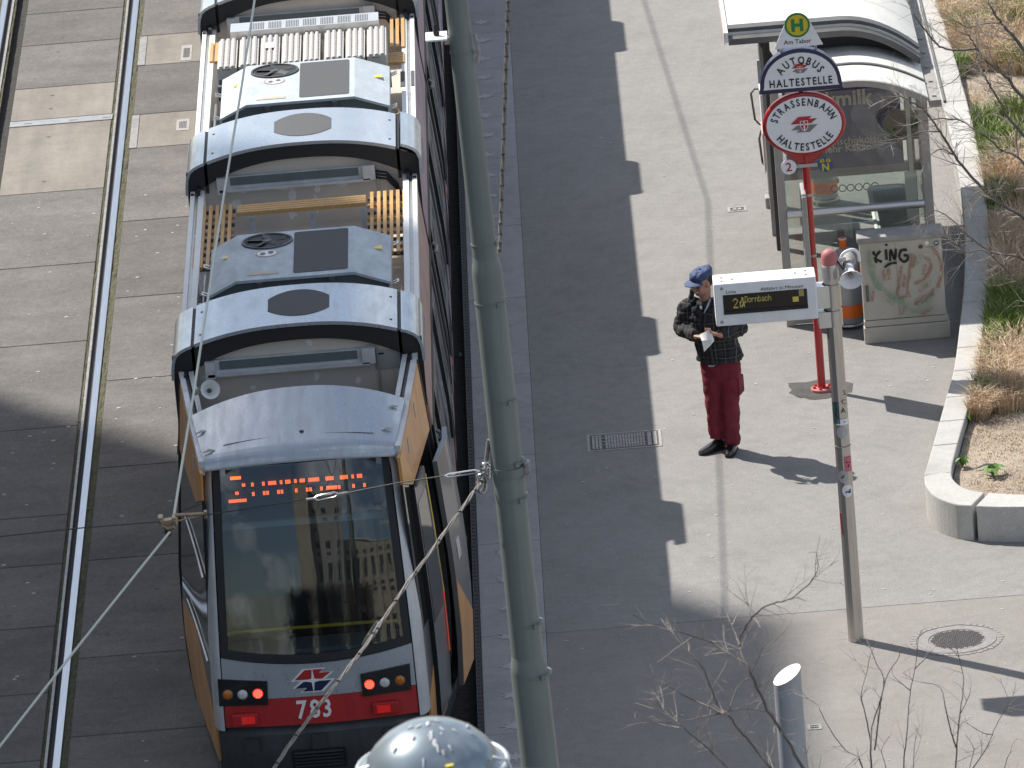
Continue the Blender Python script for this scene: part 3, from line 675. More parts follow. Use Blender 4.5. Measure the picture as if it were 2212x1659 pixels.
# lamp clusters
def cluster(sg, corners, lamps, refl):
    pts = [fpt(*c) for c in corners]; b = MB(); b.prism([(XC+u, 0, z) for u, z in pts], (0, .02, 0)); b.v = [(x, yf(x-XC, z)-.022+y, z) for x,y,z in b.v]
    o = b.build('lamp_cluster', M['black'], TR)
    for (px, py), m, n in zip(lamps, ('lampamber','lampclear','lampred') if sg < 0 else ('lampred','lampclear','lampamber'), range(3)):
        u, z = fpt(px, py); y = yf(u, z)-.022
        rot = Matrix.Rotation(R(90), 3, 'X')
        l = MB(); l.lathe((XC+u, y, z), [(.001,.016),(.025,.014),(.041,.006),(.044,0)], 20, rot); lo = l.build({'lampamber':'indicator_lamp','lampclear':'reversing_lamp','lampred':'tail_lamp'}[m], M[m], o, smooth=60)
        l = MB(); l.lathe((XC+u, y, z), [(.043,0),(.043,.008),(.049,.008),(.049,0)], 20, rot); l.build('lamp_rim', M['darkgrey'], lo)
        if m == 'lampred':
            c = MB()
            for i in range(-2, 3):
                for j in range(-2, 3):
                    if i*i+j*j < 6: c.box(XC+u+i*.014-.004, XC+u+i*.014+.004, y-.019, y-.012, z+j*.014-.004, z+j*.014+.004)
            c.build('lamp_facet', M['lampred2'], lo, kind='stuff')
    u, z = fpt(*refl); b = MB(); b.box(XC+u-.11, XC+u+.11, yf(u,z)-.05, yf(u,z)-.008, z-.052, z+.052); ro = b.build('reflector_housing', M['red'], TR, bevel=.01)
    MB().box(XC+u-.05+sg*-.02, XC+u+.06+sg*-.02, yf(u,z)-.054, yf(u,z)-.046, z-.032, z+.032).build('reflector', M['reflector'], ro)
M['lampred2'] = mat('lit_red_facet', (.6,.1,.08), .3, emit=((1,.18,.10), 1.2))
cluster(-1, [(470,1466),(577,1470),(579,1521),(474,1524)], [(492,1498),(524,1498),(557,1496)], (530,1552))
cluster(1, [(778,1455),(885,1432),(889,1488),(784,1503)], [(798,1476),(831,1472),(864,1467)], (833,1526))
# number and emblem on the rear
nb = MB(); u, z = fpt(680, 1549); text_on(nb, '783', (XC+u, 0, z), EX, EZ, .215, .022, 'C', .80, .022); onfront(nb, 0).build('fleet_number', M['whitep'], TR, recalc=False)
def emblem(b_out, b_a, b_b, cx, cz, sc, put):
    """two opposed arrow flags"""
    A = [(-1.0,.10),(-.40,.72),(.60,.72),(.32,.50),(1.02,.50),(.55,.06),(.12,.06),(-.02,.30),(-.14,.06)]
    A = [(-1.0,.06),(-.40,.60),(.62,.60),(.36,.40),(1.0,.40),(.52,.06)]
    Bq = [(-x, -y) for x, y in A]
    for pts, bb in ((A, b_a), (Bq, b_b)): bb.poly([put(cx+x*sc, cz+y*sc) for x, y in pts])
    if b_out is not None:
        for pts in (A, Bq):
            mx_ = sum(p[0] for p in pts)/len(pts); my_ = sum(p[1] for p in pts)/len(pts)
            b_out.poly([put(cx+(mx_+(x-mx_)*1.13+(.05 if x > mx_ else -.05))*sc, cz+(my_+(y-my_)*1.25)*sc) for x, y in pts])
u, z = fpt(676, 1469); eo, ea, eb = MB(), MB(), MB(); put = lambda x, z: (XC+x, 0, z); emblem(eo, ea, eb, u, z, .152, put)
onfront(eo, 0, .003).build('emblem_outline', M['whitep'], TR, recalc=False); onfront(ea, 0, .006).build('emblem_flag', M['red'], TR, recalc=False); onfront(eb, 0, .006).build('emblem_flag', M['navy'], TR, recalc=False)
es = MB()
st4 = []
for q in range(8):
    a = pi/2+2*pi*q/8; r = (.115 if q % 2 == 0 else .022); st4.append(put(u+r*cos(a)*.75, z+r*sin(a)))
es.poly(st4); onfront(es, 0, .009).build('emblem_star', M['whitep'], TR, recalc=False)
# LED destination display behind the glass
FONT5 = {'D':['####.','#...#','#...#','#...#','#...#','#...#','####.'],'o':['.....','.....','.###.','#...#','#...#','#...#','.###.'],'r':['.....','.....','#.##.','##..#','#....','#....','#....'],
 'n':['.....','.....','#.##.','##..#','#...#','#...#','#...#'],'b':['#....','#....','####.','#...#','#...#','#...#','####.'],'a':['.....','.....','.###.','....#','.####','#...#','.####'],
 'c':['.....','.....','.###.','#...#','#....','#...#','.###.'],'h':['#....','#....','#.##.','##..#','#...#','#...#','#...#'],'2':['.###.','#...#','....#','...#.','..#..','.#...','#####']}
ub0, zb0 = fpt(505, 1060); ub1, zb1 = fpt(785, 1040)
MB().box(XC-.62, XC+.62, -9.93, -9.90, 2.36, 2.70).build('display_board', M['rubber'], TR)
led = MB()
def dots(b, rows_on, ch, x, z, pw, ph, y, fill=.84):
    for r_, row in enumerate(FONT5[ch]):
        if r_ not in rows_on: continue
        for c_, v in enumerate(row):
            if v == '#':
                for q in range(2):
                    x0 = x+(c_+q*.5)*pw; b.box(x0, x0+pw*.40, y-.004, y, z-(r_+fill)*ph + (.25*ph*q*0), z-r_*ph-ph*.1)
YL = -9.955
u, z = V(489, 1030, YL).x, V(489, 1030, YL).z
dots(led, (0,2,4,6), '2', u, z, .030, .033, YL, .9)
u, z = V(541, 1030, YL).x, V(541, 1030, YL).z
for i, ch in enumerate('Dornbach'): dots(led, (2,4), ch, u+i*.118, z+.035, .0225, .041, YL, .9)
led.build('led_segment', M['led'], TR, kind='stuff', recalc=False)
# cab interior
it = MB(); it.box(XC-.80, XC+.80, -9.32, -9.28, .3, 2.7); it.build('cab_bulkhead', M['interior'], TR)
MB().box(XC-.82, XC+.82, -10.12, -8.45, .28, .32).build('cab_floor', M['interior'], TR)
MB().box(XC-.74, XC+.74, -10.08, -9.75, zWB-.12, zWB-.02).build('dashboard', M['palegap'], TR, bevel=.03)
a = V(474, 1368, -10.0); c = V(858, 1337, -10.0)
MB().tube([(a.x, -10.02, a.z+.005), (c.x, -10.02, c.z)], .014, 8).build('handrail', M['yellow'], TR, smooth=60)
for px, y0, y1 in ((519,1122,1225),(827,1092,1205)):
    a = V(px, y0, -9.7); c = V(px+8, y1, -9.7); MB().tube([a, c], .018, 8).build('handrail', M['yellow'], TR, smooth=60)
a = V(455, 1139, -9.8); c = V(830, 1108, -9.8)
MB().box(a.x, c.x, -9.82, -9.78, c.z-.035, c.z+.015).build('ceiling_strip', M['palegap'], TR)
for ux, w_ in ((-.55,.36),(.58,.30)):
    s_ = MB(); s_.grid(lambda a, v: (XC+ux+(a-.5)*w_*(1-.25*v*v), -9.62-.10*sin(pi*a)-.06*v, .9+1.35*v-.25*(2*a-1)**2*v), 10, 10); s_.build('seat_back', M['seatgrey'], TR, smooth=60)
# cab sides
zl = lambda y: lerp_pl([(-10.12,2.52),(-9.62,2.34),(-8.4,2.44)], y)
ztop = lambda y: roofz(y)-.055
for sg in (-1, 1):
    side('upper_side_panel', M['orange'], sg, -10.07, -8.47, zl, ztop, 0, .02, 16, 6)
    side('amber_stripe', M['amber'], sg, -10.065, -9.62, lambda y: zl(y)+.003, lambda y: max(zl(y)+.02, ztop(y)-.004-(.0 if y < -9.9 else (y+9.9)/.28*.36)), .004, .003, 10, 4)
    side('lower_side_panel', M['orange'], sg, -10.07, -9.17 if sg > 0 else -8.47, .22, lambda y: lerp_pl([(-10.07,.62),(-9.3,1.12),(-8.4,1.1)], y), 0, .02, 10, 6)
    side('waist_side_panel', M['greyleaf'], sg, -10.07, -9.17 if sg > 0 else -8.47, lambda y: lerp_pl([(-10.07,.625),(-9.3,1.125),(-8.4,1.105)], y), 1.22, -.002, .02, 10, 3)
    side('skirt', M['darkgrey'], sg, -10.1, -8.47, .02, .215, -.01, .02, 6, 2)
    if sg < 0:
        side('side_window', M['sideglass'], sg, -10.07, -8.47, 1.225, lambda y: zl(y)-.005, -.004, .02, 14, 6)
        for za in (1.22, 1.95):
            tr = MB(); tr.tube([(XC+sg*(U(y,z)+.008), y, z) for y, z in [(-8.9+(-1.12)*k/8, za+.03-.17*(k/8)**1.6) for k in range(9)]], [.006+.008*k/8 for k in range(9)], 6); tr.build('curved_trim', M['steel'], TR, smooth=60)
    else:
        side('side_window', M['sideglass'], sg, -10.07, -9.80, 1.225, lambda y: zl(y)-.005, -.004, .02, 4, 6)
        lf = side('door_leaf', M['greyleaf'], sg, -9.78, -9.17, .32, lambda y: zl(y)-.03, .03, .035, 6, 10)
        side('door_window', M['sideglass'], sg, -9.71, -9.24, 1.15, 2.2, .034, .004, 4, 8, parent=lf)
        side('door_edge', M['black'], sg, -9.79, -9.77, .3, lambda y: zl(y)-.02, .038, .05, 1, 10, parent=lf)
        a = -9.22; q = MB(); q.tube([(XC+U(a, z)+.04, a, z) for z in (.72,.9,1.1,1.25)], .005, 6); q.build('red_light_strip', M['redstrip'] if 'redstrip' in M else M.setdefault('redstrip', mat('red_light_strip', (.8,.08,.04), .4, emit=((1,.1,.06), .12))), lf)
        q = MB(); q.tube([(XC+U(-9.1, z)+.0, -9.10, z) for z in (.7,1.2,1.8,2.25)], .022, 8); q.build('handrail', M['yellow'], TR, smooth=60)
        side('door_leaf', M['greyleaf'], sg, -8.95, -8.05, .30, 2.3, .10, .04, 6, 10)
        side('door_leaf_wrap', M['orange'], sg, -8.94, -8.35, .31, lambda y: lerp_pl([(-8.95,1.25),(-8.35,.75)], y), .104, .004, 6, 6)
        side('door_sticker', M['lampclear'], sg, -8.75, -8.62, 1.35, 1.52, .105, .004, 2, 2)
    for yy_, zz_ in ((-9.0, 2.78), (-9.55, 2.66)):
        side('side_sticker', M['cabinet'], sg, yy_-.03, yy_+.03, zz_-.06, zz_+.06, .004, .003, 2, 2)
MB().box(XC-1.0, XC+1.0, -8.50, -8.44, .1, 2.6).build('inner_partition', M['rubber'], TR)
# roof dome over the cab
def domez(u, y):
    t = (y+10.02)/.80; hw = lerp_pl([(-10.02,.80),(-9.22,.905)], y)
    edge = 2.80+.16*t; rise = .05+.14*t; return edge + rise*(1-min(1, abs(u/hw))**2.2), hw
def fdome(a, v):
    y = -10.02+.80*v; hw = lerp_pl([(-10.02,.785),(-9.22,.885)], y); u = -hw+2*hw*a; z, _ = domez(u, y); z -= .0
    if v < .14: z -= .06*(1-v/.14)**2
    return (XC+u, y-.02+.12*u*u*(1-v), z), (0,0,1)
dm = MB(); dm.shell(fdome, 30, 22, .03); do = dm.build('cab_roof', M['silver'], TR, smooth=40)
q = MB(); q.tube([(XC+u, -9.83+.03*u*u, domez(u,-9.83)[0]+.004) for u in [-.62+1.24*k/20 for k in range(21)]], .003, 4); q.build('roof_seam', M['darkgrey'], do)
q = MB(); q.tube([(XC+.03+.05*(y+9.4), y, domez(.03,y)[0]+.002) for y in [-9.75+.6*k/8 for k in range(9)]], .0016, 4); q.build('roof_seam', M['darkgrey'], do)
for u, y in ((-.80,-9.55),(-.74,-9.86),(.78,-9.42),(.73,-9.75)):
    z = domez(u, y)[0]; q = MB(); q.tube([(XC+u-.05, y-.01, z+.0), (XC+u, y, z+.014), (XC+u+.05, y+.01, z+.004)], [.006,.014,.005], 6); q.build('roof_latch', M['steel'], do, smooth=60)
q = MB(); q.lathe((XC+.03, -9.80, domez(.03,-9.8)[0]-.002), [(.001,.02),(.018,.018),(.02,0)], 10); q.build('washer_jet', M['darkgrey'], do)
# cab well: roof rails, wall
def rail_strip(name, m, sg, y0, y1, zf, ua, ub, h, off=0):
    b = MB(); n = 12
    b.grid(lambda a, v: (0,0,0), 1, 1); b.v = []; b.f = []
    pr = []
    for k in range(n+1):
        y = y0+(y1-y0)*k/n; e = U(y, zf(y)); z = zf(y)+off
        pr.append([(XC+sg*(e-ua), y, z-h), (XC+sg*(e-ub), y, z-h), (XC+sg*(e-ub), y, z), (XC+sg*(e-ua), y, z)])
    b.v = [p for r_ in pr for p in r_]
    for k in range(n):
        for j in range(4): b.f.append((k*4+j, k*4+(j+1)%4, (k+1)*4+(j+1)%4, (k+1)*4+j))
    b.f += [(3,2,1,0), tuple(n*4+j for j in range(4))]
    return b.build(name, m, TR)
FY = [-8.36, -2.98, 2.42, 7.75, 13.1, 18.4]; BY = [-7.28, -1.92, 3.5, 8.82, 14.2, 19.5]     # front and back of the three roof portals
zrail = lambda y: roofz(y)+.0
for sg in (-1, 1):
    rail_strip('roof_rail', M['silver2'], sg, -9.95, -8.38, zrail, .0, .045, .12)
    rail_strip('roof_rail_groove', M['darkgrey'], sg, -9.93, -8.38, zrail, .046, .072, .05, -.015)
    rail_strip('roof_rail', M['silver2'], sg, -9.1, -8.38, zrail, .083, .125, .2, -.005)
    for i, (y0, y1) in enumerate([(BY[k]-.05, FY[k+1]+.1) for k in range(5)]):
        zr = lambda y: 3.03
        rail_strip('roof_rail', M['whitep'], sg, y0, y1, zr, -.01, .03, .16)
        rail_strip('roof_rail_groove', M['steel'], sg, y0, y1, zr, .031, .062, .12, -.012)
        rail_strip('roof_rail', M['whitep'], sg, y0, y1, zr, .063, .115, .42, 0)
q = MB(); q.box(XC+.985, XC+1.015, -.1, .42, 3.028, 3.036); q.box(XC+.885, XC+.93, -.1, .42, 3.028, 3.036); q.build('tape_band', M['grey_pad'], TR)
# portals
HWP = 1.05
def arch(u): return 3.42-.19*min(1.1, abs(u/HWP))**2.4
def polyline_surface(name, m, pts, y0, y1, t, parent=TR):
    """roof sheet following a cross-section polyline"""
    n = len(pts)-1
    nr = []
    for i in range(n+1):
        a = pts[max(0,i-1)]; c = pts[min(n,i+1)]; d = Vector((c[0]-a[0], c[1]-a[1])).normalized(); nr.append((-d.y, d.x))
    def fn(a, v):
        i = round(a*n); p = pts[i]; k = nr[i]; s_ = 1 if k[1] >= 0 or abs(k[1]) < .05 else -1
        return (XC+p[0], y0+(y1-y0)*v, p[1]), (k[0], 0, k[1])
    b = MB(); b.shell(fn, n, 6, t); return b.build(name, m, parent, smooth=35)
for i, (fy, by) in enumerate(zip(FY, BY)):
    b0 = polyline_surface('portal_cover', M['silver'], [(u, arch(u)) for u in [-.855+1.71*k/24 for k in range(25)]], fy, by, .03)
    for sg in (-1, 1):
        raised = (i == 1 and sg == 1); dz = .05 if raised else 0; du = .02 if raised else 0
        pts = [(.885,arch(.885)),(.94,arch(.94)),(.99,arch(.99)-.006),(1.03,arch(1.03)-.025),(1.055,3.15),(1.065,3.08),(1.068,3.0)]
        pts = [(sg*(u+du), z+dz) for u, z in pts]
        if sg < 0: pts = pts[::-1]
        polyline_surface('portal_side_cover', M['silver'], pts, fy-(.06 if raised else 0), by-(.08 if raised else 0), .025)
        q = MB(); q.box(XC+sg*.857 if sg > 0 else XC-.883, XC+.883 if sg > 0 else XC-.857, fy+.02, by-.005, 3.0, 3.28); q.build('cover_gap', M['rubber'], TR)
        for yy_ in (fy+.2, by-.25):
            q = MB(); q.lathe((XC+sg*.80, yy_, arch(.8)+.001), [(.001,.004),(.012,.003),(.014,-.004)], 8); q.build('cover_bolt', M['darkgrey'], b0)
    # pad with clipped round ends
    pc = (XC-.04+(.07 if i == 0 else .06), (fy+by)/2+.02)
    pd = MB()
    def fp(a, v):
        x = -.26+.52*a; h = .36*(1-.55*(abs(x)/.26)**2.2)
        return (pc[0]+x, pc[1]-h+2*h*v, arch(pc[0]+x-XC)+.004), (0,0,1)
    pd.shell(fp, 16, 4, .004); pd.build('anti_slip_pad', M['grey_pad'] if i == 0 else M['pad_speck'], b0)
    # black gasket arch and stainless wall of the well
    n = 24; top = [(-HWP+2*HWP*k/n) for k in range(n+1)]
    zi = lambda u: arch(u)-.155-.03*abs(u)**3
    ga = MB(); ga.prism([(XC+u*1.0, fy+.02, arch(u)-.032) for u in top] + [(XC+HWP, fy+.02, 2.6)] + [(XC+.93, fy+.02, 2.6)] + [(XC+u*.885, fy+.02, zi(u)) for u in reversed(top)] + [(XC-.93, fy+.02, 2.6)] + [(XC-HWP, fy+.02, 2.6)], (0, .05, 0))
    ga.build('arch_gasket', M['rubber'], TR)
    if i > 2: MB().box(XC-.98, XC+.98, fy-.3, by+.3, 2.2, 2.95).build('streak_blocker', M['rubber'], TR)  # unseen block added to stop sun streaks leaking through the far portals
    fl = MB(); fl.prism([(XC+u*.99, fy+.16, arch(u)-.034) for u in top] + [(XC+u*.99, fy+.16, arch(u)-.3) for u in reversed(top)], (0, by-fy-.22, 0)); fl.build('portal_body', M['rubber'], TR)
    wl = MB(); wl.prism([(XC-.93, fy+.075, 2.5)] + [(XC+.93, fy+.075, 2.5)] + [(XC+u*.88, fy+.075, zi(u)+.01) for u in reversed(top)], (0, .02, 0)); wo_ = wl.build('well_wall', M['wellwall'], TR)
    # cable tray on the wall
    x0, x1 = XC-.76, XC+.60
    tz = 3.02
    MB().box(x0, x1, fy+.02, fy+.072, tz, tz+.12).build('cable_tray', M['silver2'], TR)
    MB().box(x0, x1, fy-.03, fy+.019, tz-.012, tz+.012).build('tray_lip', M['silver2'], TR)
    MB().box(x0+.10, x1-.10, fy+.012, fy+.019, tz+.038, tz+.112).build('tray_panel', M['ac_side'], TR)
    MB().box(x0-.02, x0+.06, fy-.03, fy+.019, tz-.03, tz+.12).build('tray_bracket', M['silver2'], TR)
    MB().box(x1-.06, x1+.05, fy-.03, fy+.019, tz-.0, tz+.135).build('tray_bracket', M['silver2'], TR)
    # removable wall plate edge
    MB().box(x1+.06, x1+.075, fy+.05, fy+.074, 2.5, 3.12).build('wall_plate_edge', M['steel'], TR)
    q = MB()
    for k in range(3): q.tube([(x1+.05, fy+.03, 3.08-k*.03), (x1+.15, fy+.0, 3.07-k*.03), (x1+.24, fy+.02, 2.95-k*.03), (x1+.28, fy+.06, 2.75)], .012, 6)
    if i: q.build('cable', M['rubber'], TR, smooth=60)
def blob(px, py, rx, rz, yw, seed):
    rnd = random.Random(seed); p = V(px, py, yw); pts = []
    for k in range(14):
        a = 2*pi*k/14; r = rnd.uniform(.55, 1.15); pts.append((p.x+rx*r*cos(a), yw, p.z+rz*r*sin(a)))
    b = MB(); b.poly(pts); b.build('glue_residue', M['glue'], TR)
for k, (px, py, rx, rz) in enumerate([(586,794,.045,.03),(682,778,.03,.035),(684,812,.022,.055),(745,772,.07,.022),(548,838,.03,.035),(774,822,.03,.03),(800,770,.03,.02),(470,775,.04,.03),(412,790,.04,.04),(440,815,.03,.03),(668,740,.035,.03)]): blob(px, py, rx, rz, FY[0]+.072, k)
for k, (px, py, rx, rz) in enumerate([(520,410,.06,.04),(512,440,.05,.05),(612,405,.09,.03),(632,425,.035,.09),(632,462,.04,.05),(686,405,.035,.05),(684,440,.025,.09),(740,398,.06,.03),(560,455,.06,.03)]): blob(px, py, rx, rz, FY[1]+.072, 50+k)
p = V(843, 772, FY[0]+.11); nt_ = MB().box(p.x-.13, p.x+.11, FY[0]+.068, FY[0]+.072, p.z-.085, p.z+.085).build('notice_plate', M['cablid'], TR)
MB().box(p.x-.11, p.x-.05, FY[0]+.066, FY[0]+.067, p.z+.045, p.z+.062).build('printed_bar', M['ink'], nt_)
# wells: floors and inner lights
MB().prism([(XC-.93, FY[0]+.07, 2.5),(XC+.93, FY[0]+.07, 2.5),(XC+.74, -9.6, 2.5),(XC-.74, -9.6, 2.5)], (0,0,.04)).build('well_floor', M['wellwall'], TR)
for i in range(5):
    MB().box(XC-.93, XC+.93, BY[i]-.1, FY[i+1]+.12, 2.58, 2.62).build('well_floor', M['wellwall'], TR)
MB().box(XC-1.0, XC+1.0, BY[5], 24.0, 2.7, 3.0).build('rear_roof', M['silver'], TR)
MB().box(XC-1.0, XC+1.0, 24.0, 24.1, .1, 3.1).build('end_wall', M['silver'], TR)
# horn loudspeaker in the cab well
hp = Vector((V(453,843,-8.95).x, -8.95, 0)); hp.z = V(453,843,-8.95).z
hm = Vector((.25,-1,.55)).normalized().to_track_quat('Z','Y').to_matrix()
h = MB(); h.lathe(hp, [(.022,-.10),(.028,-.06),(.05,-.01),(.078,.03),(.082,.035),(.074,.03),(.045,-.01),(.03,-.03),(.001,-.03)], 20, hm); ho = h.build('roof_loudspeaker', M['whitep'], TR, smooth=50)
h = MB(); h.lathe(hp, [(.001,.0),(.018,-.002),(.022,-.02)], 12, hm); h.build('speaker_plug', M['darkgrey'], ho, smooth=50)
h = MB(); h.tube([hp+Vector((0,.1,-.06)), hp+Vector((-.05,.06,-.02)), hp+Vector((-.12,0,.0))], .022, 8); h.cyl(hp+Vector((-.12,0,.0)), hp+Vector((-.09,-.03,.01)), .035, .03, 12); h.build('speaker_bracket', M['steel'], ho, smooth=50)
# air-conditioning units
def ac_unit(fl, fr, bl, zt=3.36, white=False):
    """fl/fr/bl: photo points of the front-left, front-right and back-left corners of the flat top"""
    a, c, d = G(*fl, zt), G(*fr, zt), G(*bl, zt); y0 = (a.y+c.y)/2; y1 = d.y; ua, ub = a.x-XC, c.x-XC
    L_, R_ = -.765, .80; zs = zt-.115
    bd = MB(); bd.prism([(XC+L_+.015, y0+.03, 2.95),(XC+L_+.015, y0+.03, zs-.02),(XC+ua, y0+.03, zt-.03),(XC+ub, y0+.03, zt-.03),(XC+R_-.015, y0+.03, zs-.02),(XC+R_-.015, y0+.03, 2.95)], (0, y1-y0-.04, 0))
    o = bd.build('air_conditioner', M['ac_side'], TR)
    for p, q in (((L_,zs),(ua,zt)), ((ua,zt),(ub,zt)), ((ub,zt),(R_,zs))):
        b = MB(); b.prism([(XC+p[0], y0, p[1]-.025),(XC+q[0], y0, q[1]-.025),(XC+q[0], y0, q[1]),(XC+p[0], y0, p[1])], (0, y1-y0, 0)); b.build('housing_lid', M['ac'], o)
    for xa_, xb_ in ((L_-.002, L_+.02), (R_-.02, R_+.002)): MB().box(XC+xa_, XC+xb_, y0+.005, y1-.005, zs-.09, zs-.028).build('housing_rim', M['ac'], o)
    dy = y1-y0; cx = XC+ua+.255; cy = y0+dy*.86-.02
    b = MB(); b.lathe((cx, cy-.06, zt), [(.20,.002),(.205,.014),(.222,.014),(.226,.001)], 32); fo = b.build('fan_ring', M['darkgrey'], o, smooth=40)
    b = MB(); b.lathe((cx, cy-.06, zt), [(.0005,.003),(.2,.003)], 32); b.build('fan_well', M['rubber'], fo)
    b = MB(); b.lathe((cx, cy-.06, zt), [(.001,.016),(.04,.016),(.05,.004)], 16); b.build('fan_hub', M['darkgrey'], fo)
    for k in range(5):
        an = 2*pi*k/5+.4; b = MB(); m_ = Matrix.Rotation(an,3,'Z') @ Matrix.Rotation(R(14),3,'X'); b.obox(Vector((cx+.115*cos(an), cy-.06+.115*sin(an), zt+.012)), (.13,.06,.003), m_); b.build('fan_blade', M['darkgrey'] if k == 2 else M['interior'], fo)
    # mat, round-cornered
    mx0, mx1, my0, my1 = XC+ua+.49, XC+ub-.05, y0+.10, y1-.06
    pts = []
    for (qx, qy, a0) in ((mx1-.03,my1-.03,0),(mx0+.03,my1-.03,90),(mx0+.03,my0+.03,180),(mx1-.03,my0+.03,270)):
        for k in range(4): an = R(a0+30*k); pts.append((qx+.03*cos(an), qy+.03*sin(an), zt+.004))
    b = MB(); b.prism(pts, (0,0,-.003)); b.build('anti_slip_mat', M['grey_pad'], o)
    # no-step sign
    sx, sy = cx-.0, y0+dy*.545
    b = MB(); b.lathe((sx, sy, zt+.003), [(.0005,.001),(.082,.001)], 24); so_ = b.build('warning_disc', M['whitep'], o)
    b = MB(); b.lathe((sx, sy, zt+.003), [(.082,.001),(.098,.001)], 24); b.build('warning_ring', M['rose'], so_)
    b = MB()
    for s2 in (-1, 1): b.lathe((sx+s2*.035, sy+s2*.008, zt+.005), [(.0005,.0),(.026,.0)], 10)
    b.v = [(x, sy+(y-sy)*1.7, z) for x, y, z in b.v]; b.build('shoe_print', M['ac_side'], so_)
    b = MB(); b.box(cx-.16, cx+.11, y0+.12, y0+.20, zt+.002, zt+.005); lb = b.build('type_label', M['cabinet'], o)
    b = MB(); b.box(cx-.10, cx+.05, y0+.15, y0+.172, zt+.0052, zt+.006); b.build('label_line', M['drygrass'], lb)
    for xx, s2 in ((R_-.12, 1), (L_+.14, -1)):
        zq = zs+.115*(1-abs(xx-(ub if s2 > 0 else ua))/abs((R_-ub) if s2 > 0 else (L_-ua)))+.004
        b = MB(); b.poly([(XC+xx-.05, y0+dy*.62, zq+.004),(XC+xx+.05, y0+dy*.60, zq+.004),(XC+xx+.045, y0+dy*.69, zq+.004)]); b.build('warning_triangle', M['yellow'], o)
    for xx in (-.32, .30):
        b = MB(); b.box(XC+xx-.025, XC+xx+.025, y0-.02, y0+.03, zt-.16, zt-.028); b.build('front_clip', M['iron_dark'], o)
    for xx, yy_ in ((R_+.01, y0+.08), (R_+.01, y1-.15), (L_-.01, y0+.15), (L_-.01, y1-.4)):
        s2 = 1 if xx > 0 else -1; b = MB(); b.tube([(XC+xx, yy_, zs-.05), (XC+xx+s2*.05, yy_, zs-.03), (XC+xx+s2*.05, yy_+.07, zs-.03), (XC+xx, yy_+.07, zs-.05)], .009, 6); b.build('handle', M['chrome'], o, smooth=60)
    b = MB(); b.tube([(XC+R_+.05+.035*cos(a_), y0+.06+.05*sin(a_), 3.1+.01*a_) for a_ in [k*.7 for k in range(14)]], .007, 5); b.build('cable_coil', M['brass'], o, smooth=60)
    # pipework in the gap to the left
    b = MB()
    for k in range(5):
        yy_ = y0+.05+k*.24; b.tube([(XC-.90, yy_, 2.75+.05*(k%2)), (XC-.80, yy_+.03, 2.95)], .015, 6); b.box(XC-.89, XC-.78, yy_+.08, yy_+.15, 2.7, 2.86+.06*(k%3))
    b.tube([(XC-.85, y0-.05, 2.98), (XC-.85, y1+.1, 2.98)], .013, 6); b.build('pipework', M['steel'], TR, smooth=50)
    b = MB(); b.box(XC-.9, XC-.76, y0+.02, y0+.1, 2.9, 3.02); b.build('pipe_bracket', M['darkgrey'], TR)
    return o
ac_unit((509.6,609), (764,586), (513,508))
ac_unit((531,228), (765.6,207), (531,143))
# timber slats on the roof
def slat(x, y0, y1, z, wd=.031, par=TR): return MB().box(x-wd/2, x+wd/2, y0, y1, z-.03, z).build('slat', M['wood'], par)
def slat_rack(xs, y0, y1, z, splitx=None, splity=0):
    for x in xs:
        if splitx is not None and abs(x-splitx) < 1e-6: slat(x, y0, splity-.05, z); slat(x, splity+.05, y1, z)
        else: slat(x, y0, y1, z)
    n = max(2, int((y1-y0)/.19))
    for k in range(n): MB().box(min(xs)-.04, max(xs)+.04, y0+.08+k*(y1-y0-.16)/(n-1)-.014, y0+.08+k*(y1-y0-.16)/(n-1)+.014, z-.062, z-.032).build('slat_bearer', M['wood'] if k % 2 else M['iron_dark'], TR)
ZS = 3.02
xs = [G(px, 445, ZS).x for px in (428,442,456,470,484,498)]; slat_rack(xs, G(430,578,ZS).y, G(450,444,ZS).y, ZS, xs[0], G(425,510,ZS).y)
xs = [G(px, 412, ZS).x for px in (803,818,831,845,859,873)]; slat_rack(xs, G(840,543,ZS).y, G(840,411,ZS).y, ZS, xs[-1], G(870,476,ZS).y)
ZP = 3.14
ya = G(650,448,ZP).y; yb = G(650,432,ZP).y; xa = G(512,455,ZP).x; xb = G(790,430,ZP).x
for k in range(4): MB().box(xa, xb, yb-.235+k*.062, yb-.185+k*.062, ZP-.035, ZP).build('slat', M['wood'], TR)
for px in (541, 672, 782):
    x = G(px, 460, ZP).x; MB().box(x-.02, x+.02, yb-.16, yb-.12, 2.62, ZP-.036).build('plank_leg', M['ac'], TR)
    MB().box(x-.03, x+.03, yb-.24, yb+.01, ZP-.06, ZP-.036).build('plank_bracket', M['ac'], TR)
